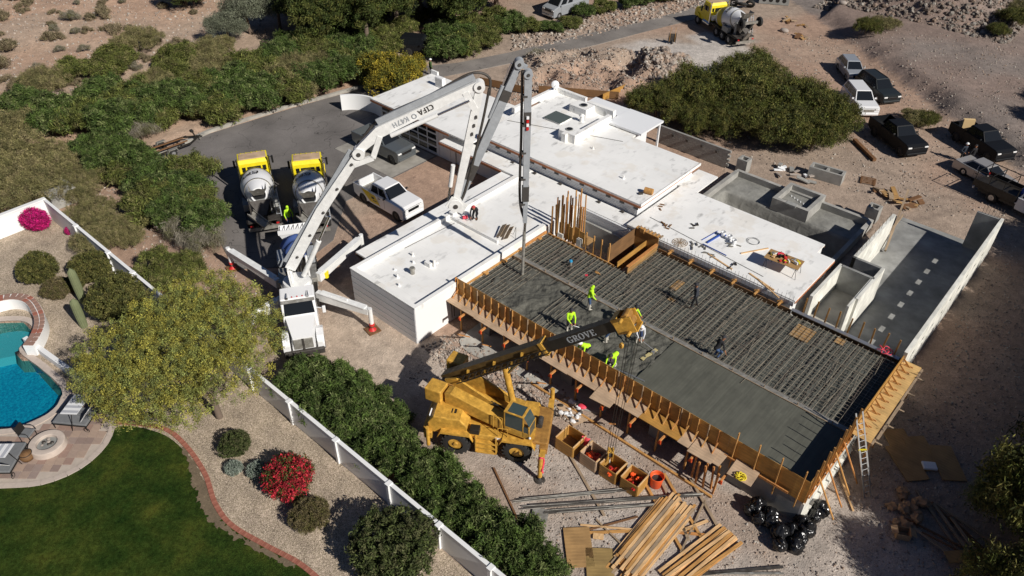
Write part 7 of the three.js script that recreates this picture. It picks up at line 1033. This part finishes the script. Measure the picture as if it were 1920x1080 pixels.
// black rubbish bags
{ const r = rng(6); [[1405, 962], [1420, 978], [1442, 985], [1460, 1005], [1480, 1000], [1497, 1015], [1525, 975], [1512, 1000], [1490, 1030], [1460, 1028], [1440, 975], [1535, 962], [1418, 955], [1500, 988]].forEach(([u, v], i) => { const p = G(u, v), g = mergeVertices(new THREE.IcosahedronGeometry(.38, 10).deleteAttribute('uv').deleteAttribute('normal')), a = g.attributes.position; for (let k = 0; k < a.count; k++) { const x = a.getX(k), y = a.getY(k), z = a.getZ(k), h = Math.hypot(x, z), n = 1 + .5 * (wn(x * 3 + i * 9, z * 3 + y * 4, .6, 3) - .5) - .5 * Math.abs(wn(Math.atan2(z, x) * 1.2 + i * 5, y * 2.5, .35, 3) - .5) + (y > .24 && h < .24 ? (y - .24) * 3 * (.24 - h) / .24 : 0); a.setXYZ(k, x * n, Math.max(-.25, y * n * 1.05), z * n); } g.computeVertexNormals(); const o = obj('rubbish_bag', g, M.bagBlack); o.position.set(p.x, .28, p.z); o.rotation.y = r() * 6; o.scale.setScalar(.85 + r() * .35); tag(o, 'shiny black rubbish bag heaped against the deck corner', 'bag', 'rubbish bags at the deck corner'); }); }
{ // ladder
  const a = G(1627, 931), b = V(-4.2, 3.4, -30.9), t = thing('ladder', 'aluminium extension ladder leaning on the deck end form', 'ladder'), d = b.clone().sub(a).normalize(), s = d.clone().cross(V(0, 1, 0)).normalize().multiplyScalar(.2); for (const q of [-1, 1]) { const o = s.clone().multiplyScalar(q); obj('rail', bar(a.clone().add(o), b.clone().add(o).addScaledVector(d, .5), .03, .08, s), M.alu, t); } for (let k = 0; k < 13; k++) { const m = a.clone().addScaledVector(d, .25 + k * .3); obj('rung', cyl(m.clone().add(s), m.clone().sub(s), .016, .016, 6), M.alu, t); } const m = a.clone().addScaledVector(d, 2.5); obj('plate', B(.38, .25, .06, m.x, m.y, m.z + .05, .6, .6, 0), M.mixYellow, t);
}
{ // boxes and paper
  const p = G(1690, 1005), t = thing('cardboard_box', 'open cardboard box on the gravel beside crumpled paper', 'box', [p.x, 0, p.z], .5); for (const q of [-1, 1]) { obj('side', bx(q * .3 - .01, q * .3 + .01, 0, .4, -.24, .24), M.cardboard, t); obj('end', bx(-.29, .29, 0, .4, q * .24 - .01, q * .24 + .01), M.cardboard, t); obj('flap', B(.3, .01, .46, q * .42, .42, 0, 0, 0, q * -.35), M.cardboard, t); } obj('base', bx(-.29, .29, .0, .02, -.23, .23), M.cardboard, t);
  for (const [u, v, n, lab] of [[1700, 950, 16, 'heap of crumpled brown packing paper'], [1692, 985, 5, 'small crumpled brown paper scrap beside the box']]) { const p = G(u, v), t = thing('crumpled_paper', lab, 'paper', [p.x, 0, p.z]), r = rng(n); for (let k = 0; k < n; k++) { const g = new THREE.IcosahedronGeometry(.24, 1), a = g.attributes.position, f = {}; for (let i = 0; i < a.count; i++) { const key = a.getX(i).toFixed(2) + a.getY(i).toFixed(2) + a.getZ(i).toFixed(2), s = f[key] ??= .6 + r() * .7; a.setXYZ(i, a.getX(i) * s * 1.3, a.getY(i) * s * .7, a.getZ(i) * s); } g.computeVertexNormals(); const o = obj('paper_fold', g, M.paperBrown, t), w = n > 8 ? .65 : .25; o.position.set((r() - .5) * w * 2, .12 + r() * .2, (r() - .5) * w * 2); o.rotation.y = r() * 6; } }
}
{ // plywood laid out in the tree shade
  [[1690, 835, .5], [1730, 850, .55], [1775, 868, .4], [1700, 868, .6]].forEach(([u, v, t], i) => { const p = G(u, v, .05); tag(obj('flat_plywood_sheet', B(1.22, .04, 2.3, p.x, .05 + i * .012, p.z, 0, t + .25, 0), M.tanPly), 'yellow plywood panel lying flat in the tree shade', 'panel', 'plywood panels in the tree shade'); });
  const p = G(1742, 875, .1); tag(obj('paper_bag', RB(.7, .14, .5, .05, p.x, .17, p.z, 0, .6, 0), M.canopyWhite), 'pale cement bag lying on the plywood panels', 'bag');
  for (let k = 0; k < 9; k++) { const o = board(1765 + (k % 3) * 35, 985 + k * 7, .9 + (k % 4) * .25, k % 2 ? 3 : 1, k % 2 ? M.lumberDark : M.lumberGrey, .06 + k * .03, 'dark scrap board in the heap under the feathery tree', 'scrap boards under the feathery tree'); }
  tag(obj('leaning_plywood_sheet', bar(G(1775, 1045, .3), G(1860, 1038, .5), .6, .03), M.formPlyOld), 'orange plywood panel leaning near the dark wall', 'panel');
  const w = thing('dark_wall', 'dark low garden wall with raised posts at the right corner', 'wall'); obj('wall_face', bx(4.6, 4.8, 0, 1.5, -45, -26), M.greyConcrete, w); for (let k = 0; k < 4; k++) obj('post', bx(4.4, 5.0, 0, 1.62, -27.4 - k * 2.6, -27.0 - k * 2.6), M.greyConcrete, w);
}
{ // things on the low white roof
  const p = G(1465, 505, 2.74), t = thing('work_table', 'plywood work table loaded with tools on the white roof', 'table', [p.x, 2.74, p.z], .08); obj('table_top', B(2.2, .03, 1.15, 0, .78, 0), M.tanPly, t); for (const [x, z] of [[-.95, -.45], [.95, -.45], [-.95, .45], [.95, .45]]) obj('leg', [cyl([x - .1, 0, z], [x, .77, z], .015, .015, 5), cyl([x + .15, 0, z + .1], [x, .77, z], .015, .015, 5)], M.iron, t);
  const r = rng(12), cm = [M.red, M.canopyWhite, M.blackPlastic, M.mixYellow, M.steelGrey, M.pinkRed, M.lumberNew]; for (let k = 0; k < 22; k++) { const x = p.x + (r() - .5) * 1.7, z = p.z + (r() - .5) * .8, h = .06 + r() * .14, o = obj('hand_tool', [RB(.1 + r() * .2, h, .08 + r() * .12, .02), cyl([.05, 0, 0], [.25, .02, .05], .02, .02, 6)], cm[k % 7]); o.position.set(x, 3.55 + h / 2, z); o.rotation.y = r() * 6; tag(o, 'small tool or can heaped on the plywood work table', 'tool', 'tools on the work table'); }
  const q = G(1355, 443, 2.74); for (const [dx, dz, lab] of [[0, 0, 'first'], [.55, .1, ''], [1.0, .35, '']]) { const b = thing('white_pail', 'white plastic pail on the roof beside the blue brace', 'pail', [q.x + dx, 2.74, q.z + dz], 0, 'white pails on the roof'); obj('body', new THREE.LatheGeometry([[.01, 0], [.13, 0], [.16, .36], [.14, .36], [.12, .1], [.01, .1]].map(a => new THREE.Vector2(...a)), 16), M.canopyWhite, b); obj('bail', new THREE.TorusGeometry(.15, .008, 4, 14, Math.PI).translate(0, .34, 0), M.steelDark, b); }
  const blue = mat('blueSteel', [.04, .1, .4], { roughness: .5 }); tag(obj('blue_brace', [bar(G(1326, 455, 2.8), G(1356, 437, 2.8), .1, .08), bar(G(1354, 437, 2.8), G(1361, 442, 2.8), .1, .08)], blue), 'blue steel brace lying on the white roof by the pails', 'brace'); tag(obj('blue_pole', cyl(G(1316, 450, 2.78), G(1346, 433, 2.78), .025, .025, 6), blue), 'thin blue pole lying on the white roof', 'pole'); tag(obj('blue_pole', cyl(G(1318, 457, 2.78), G(1362, 479, 2.78), .03, .03, 6), blue), 'longer blue grey pole lying along the roof edge', 'pole');
  { const c = G(1275, 455, 2.76), o = obj('wire_mat', [...[.5, .38, .26, .14].map(a => new THREE.TorusGeometry(a, .015, 4, 26).rotateX(Math.PI / 2)), ...[0, 1, 2, 3, 4].map(k => B(1.0, .02, .02, 0, 0, 0, 0, k * .63, 0))], M.lumberGrey); o.position.set(c.x, 2.77, c.z); tag(o, 'round tan wire coil lying flat on the white roof', 'coil'); }
  { const c = G(1412, 452, 2.76), o = obj('cable_loop', [new THREE.TorusGeometry(.42, .012, 4, 30).rotateX(Math.PI / 2), new THREE.TorusGeometry(.36, .012, 4, 30).rotateX(Math.PI / 2).translate(.06, .01, .04)], M.blackPlastic); o.position.set(c.x, 2.77, c.z); tag(o, 'thin black cable coiled on the white roof', 'cable'); }
  [[1310, 462, M.steelGrey, 8], [1245, 424, M.brownPly, 5], [1300, 425, M.steelDark, 5], [1245, 388, M.brownPly, 3], [1330, 478, M.steelGrey, 4], [1370, 500, M.steelDark, 3], [1375, 460, M.steelGrey, 4]].forEach(([u, v, m, n], i) => { for (let k = 0; k < n; k++) { const c = G(u + rr(-13, 13), v + rr(-6, 6), 2.76), o = obj('scrap_piece', bar([-.16, 0, 0], [.16, 0, 0], .08, .05), m); o.position.set(c.x, 2.77 + rr(0, .05), c.z); o.rotation.y = rr(0, 6); tag(o, 'small scrap of metal or wood littering the white roof', 'scrap', 'scraps on the white roof'); } });
  for (const [u, v, t2, k] of [[1415, 470, 2.6, 3], [1350, 490, 1.35, 3], [1428, 528, 1.3, 3], [1440, 540, 1.15, 3]]) { const c = G(u, v, 2.78); const o = mesh('roof_board', boardG[k], M.lumberNew, scene, c.x, 2.78, c.z, 0, t2, 0); o.scale.z = .6; tag(o, 'thin pale board lying on the white roof', 'board', 'boards on the white roof'); }
  { const c = G(1216, 362, 3.62), o = thing('insulation_roll', 'orange yellow roll and dark scraps at the high roof corner', 'roll', [c.x, 3.6, c.z], .4); obj('roll', cyl([-.3, .22, 0], [.3, .22, .1], .22, .22, 14), M.lumber, o); obj('scrap', [B(.3, .12, .2, -.5, .07, .3, 0, .5, 0)], M.steelDark, o); }
  { const c = G(945, 440, 2.5), o = thing('form_panel_stack', 'leaning tan siding panels on the white roof by the hose', 'panel', [c.x, 2.48, c.z], .2); for (let k = 0; k < 3; k++) obj('panel', B(.35, .03, 1.3, -.2 + k * .28, .3 + (k % 2) * .06, 0, .1, .2, .5), M.lumberGrey, o); obj('trestle', [cyl([.5, 0, -.4], [.8, .8, -.2], .015, .015, 5), cyl([.9, 0, .0], [.8, .8, -.2], .015, .015, 5)], M.iron, o); }
  { const c = G(872, 410, 2.5), o = thing('red_tool', 'small red power tool beside the crouching roofer', 'tool', [c.x, 2.5, c.z], 1); obj('body', RB(.35, .2, .22, .05, 0, .12, 0), M.pinkRed, o); obj('cord', tube([[.1, .05, .1], [.4, .02, .2], [.6, .02, -.1], [.3, .02, -.3]], .015, 5, 20), M.blackPlastic, o); }
  { const c = G(1388, 895, 1.9), o = obj('yellow_rope', new THREE.TorusKnotGeometry(.18, .035, 90, 6, 3, 7).rotateX(1.4).scale(1, .6, 1), M.yellowRope); o.position.set(c.x, 1.98, c.z); tag(o, 'coil of yellow rope on the form shelf', 'rope'); }
  { const c = G(1660, 655, 2.5), o = obj('red_rope', new THREE.TorusKnotGeometry(.28, .03, 90, 6, 2, 5).rotateX(1.3).scale(1, .6, 1), M.pinkRed); o.position.set(c.x, 2.45, c.z); tag(o, 'coil of red rope at the rear deck corner', 'rope'); }
  { const c = G(1070, 497, 2.2), o = thing('blue_pipe_cap', 'grey pipe with bright blue cap rising from the rebar', 'pipe', [c.x, 2.1, c.z]); obj('pipe', cyl([0, 0, 0], [0, .38, 0], .09, .09, 12), M.steelGrey, o); obj('cap', [cyl([0, .38, 0], [0, .48, 0], .12, .1, 12), sph(.06, 0, .48, 0, 1, .6, 1, 8)], mat('blueCap', [.03, .3, .55], { roughness: .4 }), o); }
  { const c = G(1097, 523, 2.3), o = thing('red_flag', 'small red marker flag on the rebar mat', 'flag', [c.x, 2.2, c.z]); obj('staff', cyl([0, 0, 0], [0, .5, 0], .012, .012, 5), M.rebarDark, o); obj('flag', B(.18, .14, .01, .08, .44, 0, 0, .6, .2), M.pinkRed, o); }
  { const c = G(1120, 513, 2.3), o = obj('cable_coil', [.2, .17].map((a, i) => new THREE.TorusGeometry(a, .025, 5, 20).rotateX(.6).translate(0, .15 + i * .02, 0)), M.lumber); o.position.set(c.x, 2.2, c.z); tag(o, 'tan ring of tie wire standing on the rebar mat', 'coil'); }
}
{ // boat trailer by the driveway shrubs
  const a = G(382, 262), b = G(290, 296), d = a.clone().sub(b), t = thing('boat_trailer', 'empty black boat trailer parked by the driveway kerb', 'trailer', [(a.x + b.x) / 2, 0, (a.z + b.z) / 2], Math.atan2(d.x, d.z)), L = d.length() / 2; for (const s of [-1, 1]) { obj('rail', [bar([s * .75, .5, -L], [s * .72, .5, L * .35], .1, .12), bar([s * .72, .5, L * .35], [0, .5, L * .85], .1, .12)], M.craneBlack, t); obj('bunk', bar([s * .42, .68, -L], [s * .36, .64, L * .3], .12, .08), M.lumberDark, t); wheel(t, s * 1.0, .32, -L * .45, .32, .2, M.rim); obj('fender', [profile([[-L * .45 - .5, .4], [-L * .45 - .35, .72], [-L * .45 + .35, .72], [-L * .45 + .5, .4], [-L * .45 + .3, .66], [-L * .45 - .3, .66]], .3).translate(s * 1.0, 0, 0)], M.steelGrey, t); } obj('cross_beam', [bar([-.75, .48, -L * .45], [.75, .48, -L * .45], .1, .1), bar([-.73, .48, 0], [.73, .48, 0], .1, .1), bar([0, .5, L * .7], [0, .5, L], .1, .1)], M.craneBlack, t); obj('winch_post', [bar([0, .5, L * .72], [0, 1.2, L * .62], .1, .1), RB(.3, .2, .25, .03, 0, 1.15, L * .62)], M.craneBlack, t); obj('coupler', [RB(.12, .12, .4, .03, 0, .52, L), cyl([.12, .05, L * .9], [.12, .75, L * .9], .03, .03, 8)], M.steelGrey, t);
}
// excavation forms behind the house
for (const [u0, v0, u1, v1, m, lab] of [[1010, 166, 1160, 178, M.brownPly, 'brown form boards in the trench behind the roof'], [1130, 182, 1185, 158, M.formPly, 'yellow form boards at the end of the trench'], [900, 150, 985, 168, M.brownPly, 'dark form boards in the trench behind the boom']]) { const a = G(u0, v0, .5), b = G(u1, v1, .5); tag(obj('trench_form', bar([a.x, .45, a.z], [b.x, .45, b.z], .06, .7), m), lab, 'formwork'); }
for (let k = 0; k < 26; k++) { const p = G(960 + k * 9, 160 + (k % 5) * 5 - k * .2); tag(obj('starter_bar', cyl([p.x, -.2, p.z], [p.x + rr(-.1, .1), 1.1 + rr(0, .4), p.z], .014, .014, 4), M.rebarDark), 'thin upright starter bar in the trench behind the roof', 'rebar', 'starter bars in the trench'); }
// debris by the parked cars
{ const r = rng(31); for (const [u, v, n, w, lab] of [[1680, 375, 16, 2.2, 'broken board in the timber heap at the court edge'], [1490, 330, 12, 2.0, 'broken slab piece in the rubble beside the block box'], [1490, 45, 9, 2.2, 'tan plywood scrap on the dirt near the mixer'], [1500, 72, 4, .8, 'dark stacked timber offcut on the dirt slope']]) for (let k = 0; k < n; k++) { const c = G(u, v), m = u === 1490 && v > 300 ? [M.blockGrey, M.stone, M.canopyWhite][k % 3] : [M.lumberGrey, M.tanPly, M.lumberDark, M.formPlyOld][k % 4], o = obj('debris_piece', B(.3 + r() * .9, .05 + r() * .1, .15 + r() * .4), m); o.position.set(c.x + (r() - .5) * w * 1.6, .08 + r() * .25, c.z + (r() - .5) * w); o.rotation.set((r() - .5) * .5, r() * 6, (r() - .5) * .5); tag(o, lab, 'debris', lab.replace(/^\w+ /, '')); } }
{ const p = G(1600, 345), t = thing('shipping_pallet', 'dark slatted pallet lying on the dirt near the parked cars', 'pallet', [G(1627, 341).x, 0, G(1627, 341).z], .3); for (let k = 0; k < 6; k++) obj('slat', B(1.2, .03, .1, 0, .13, -.5 + k * .2), M.lumberDark, t); obj('runner', [B(.1, .1, 1.1, -.5, .06, 0), B(.1, .1, 1.1, .5, .06, 0)], M.lumberDark, t); tag(obj('railway_sleeper', [bar(G(1602, 262, .15), G(1640, 300, .15), .3, .25)], M.lumberDark), 'long dark timber sleeper beside the black pickup', 'sleeper'); }
{ const p = G(1259, 82), t = thing('wheelbarrow', 'wheelbarrow standing upright near the dirt road', 'wheelbarrow', [p.x, 0, p.z], .6); obj('tray', quadG([-.4, .2, 0], [.4, .2, 0], [.32, 1.2, .15], [-.32, 1.2, .15]), M.steelDark, t); obj('tray_side', [bx(-.42, -.36, .2, 1.15, -.2, .15), bx(.36, .42, .2, 1.15, -.2, .15)], M.steelDark, t); obj('handle', [cyl([-.3, .3, .1], [-.25, 1.9, .2], .025, .025, 6), cyl([.3, .3, .1], [.25, 1.9, .2], .025, .025, 6)], M.lumber, t); obj('wheel', new THREE.TorusGeometry(.18, .06, 6, 16).rotateY(1.57).translate(0, .2, .1), M.rubber, t); }
{ const p = G(1450, 6), t = thing('precast_block', 'grey precast concrete unit with round holes by the road', 'block', [p.x, 0, p.z], .5); obj('block', B(3.6, 1.0, 1.0, 0, .5, 0), M.greyConcrete, t); for (let k = 0; k < 4; k++) obj('hole', cyl([-1.2 + k * .8, .5, .5], [-1.2 + k * .8, .5, .505], .25, .25, 14), M.blackPlastic, t); }
{ const p = G(1388, 14), t = thing('spare_tyre_heap', 'old tyres and black axle parts on the dirt by the road', 'tyres', [p.x, 0, p.z], .4); for (const [x, z, rx] of [[-.9, 0, .3], [.2, .2, 1.2], [1.1, -.2, .5]]) obj('tyre', new THREE.TorusGeometry(.42, .18, 8, 20).rotateX(rx).translate(x, .5, z), M.rubber, t); obj('axle', bar([-1, .5, 0], [1.4, .4, -.1], .15, .15), M.iron, t); }
for (const [u, v] of [[1660, 0], [1575, 25], [1470, 60]]) { const p = gp(u, v); const o = obj('boulder', new THREE.DodecahedronGeometry(.4, 1).scale(1.3, .7, 1), M.stone); o.position.set(p.x, p.y + .15, p.z); tag(o, 'brown boulder lying on the dirt slope', 'boulder', 'boulders on the slope'); }
{ // broken concrete apron between the house and the crane
  const pts = smooth(GX([[862, 642], [905, 606], [960, 630], [1030, 668], [1090, 715], [1140, 760], [1120, 775], [1040, 735], [980, 712], [930, 690]]), 8).map(([x, z]) => [x + (wn(x, z, .5, 2) - .5) * .5, z + (wn(x + 30, z, .5, 2) - .5) * .5]);
  struct('broken_slab', slab(pts, -.2, .045), mat('paleSlab', [.42, .4, .37], { map: tConc, roughness: .9, bumpMap: tWetB, bumpScale: .03 }));
}
renderer.render(scene, camera);
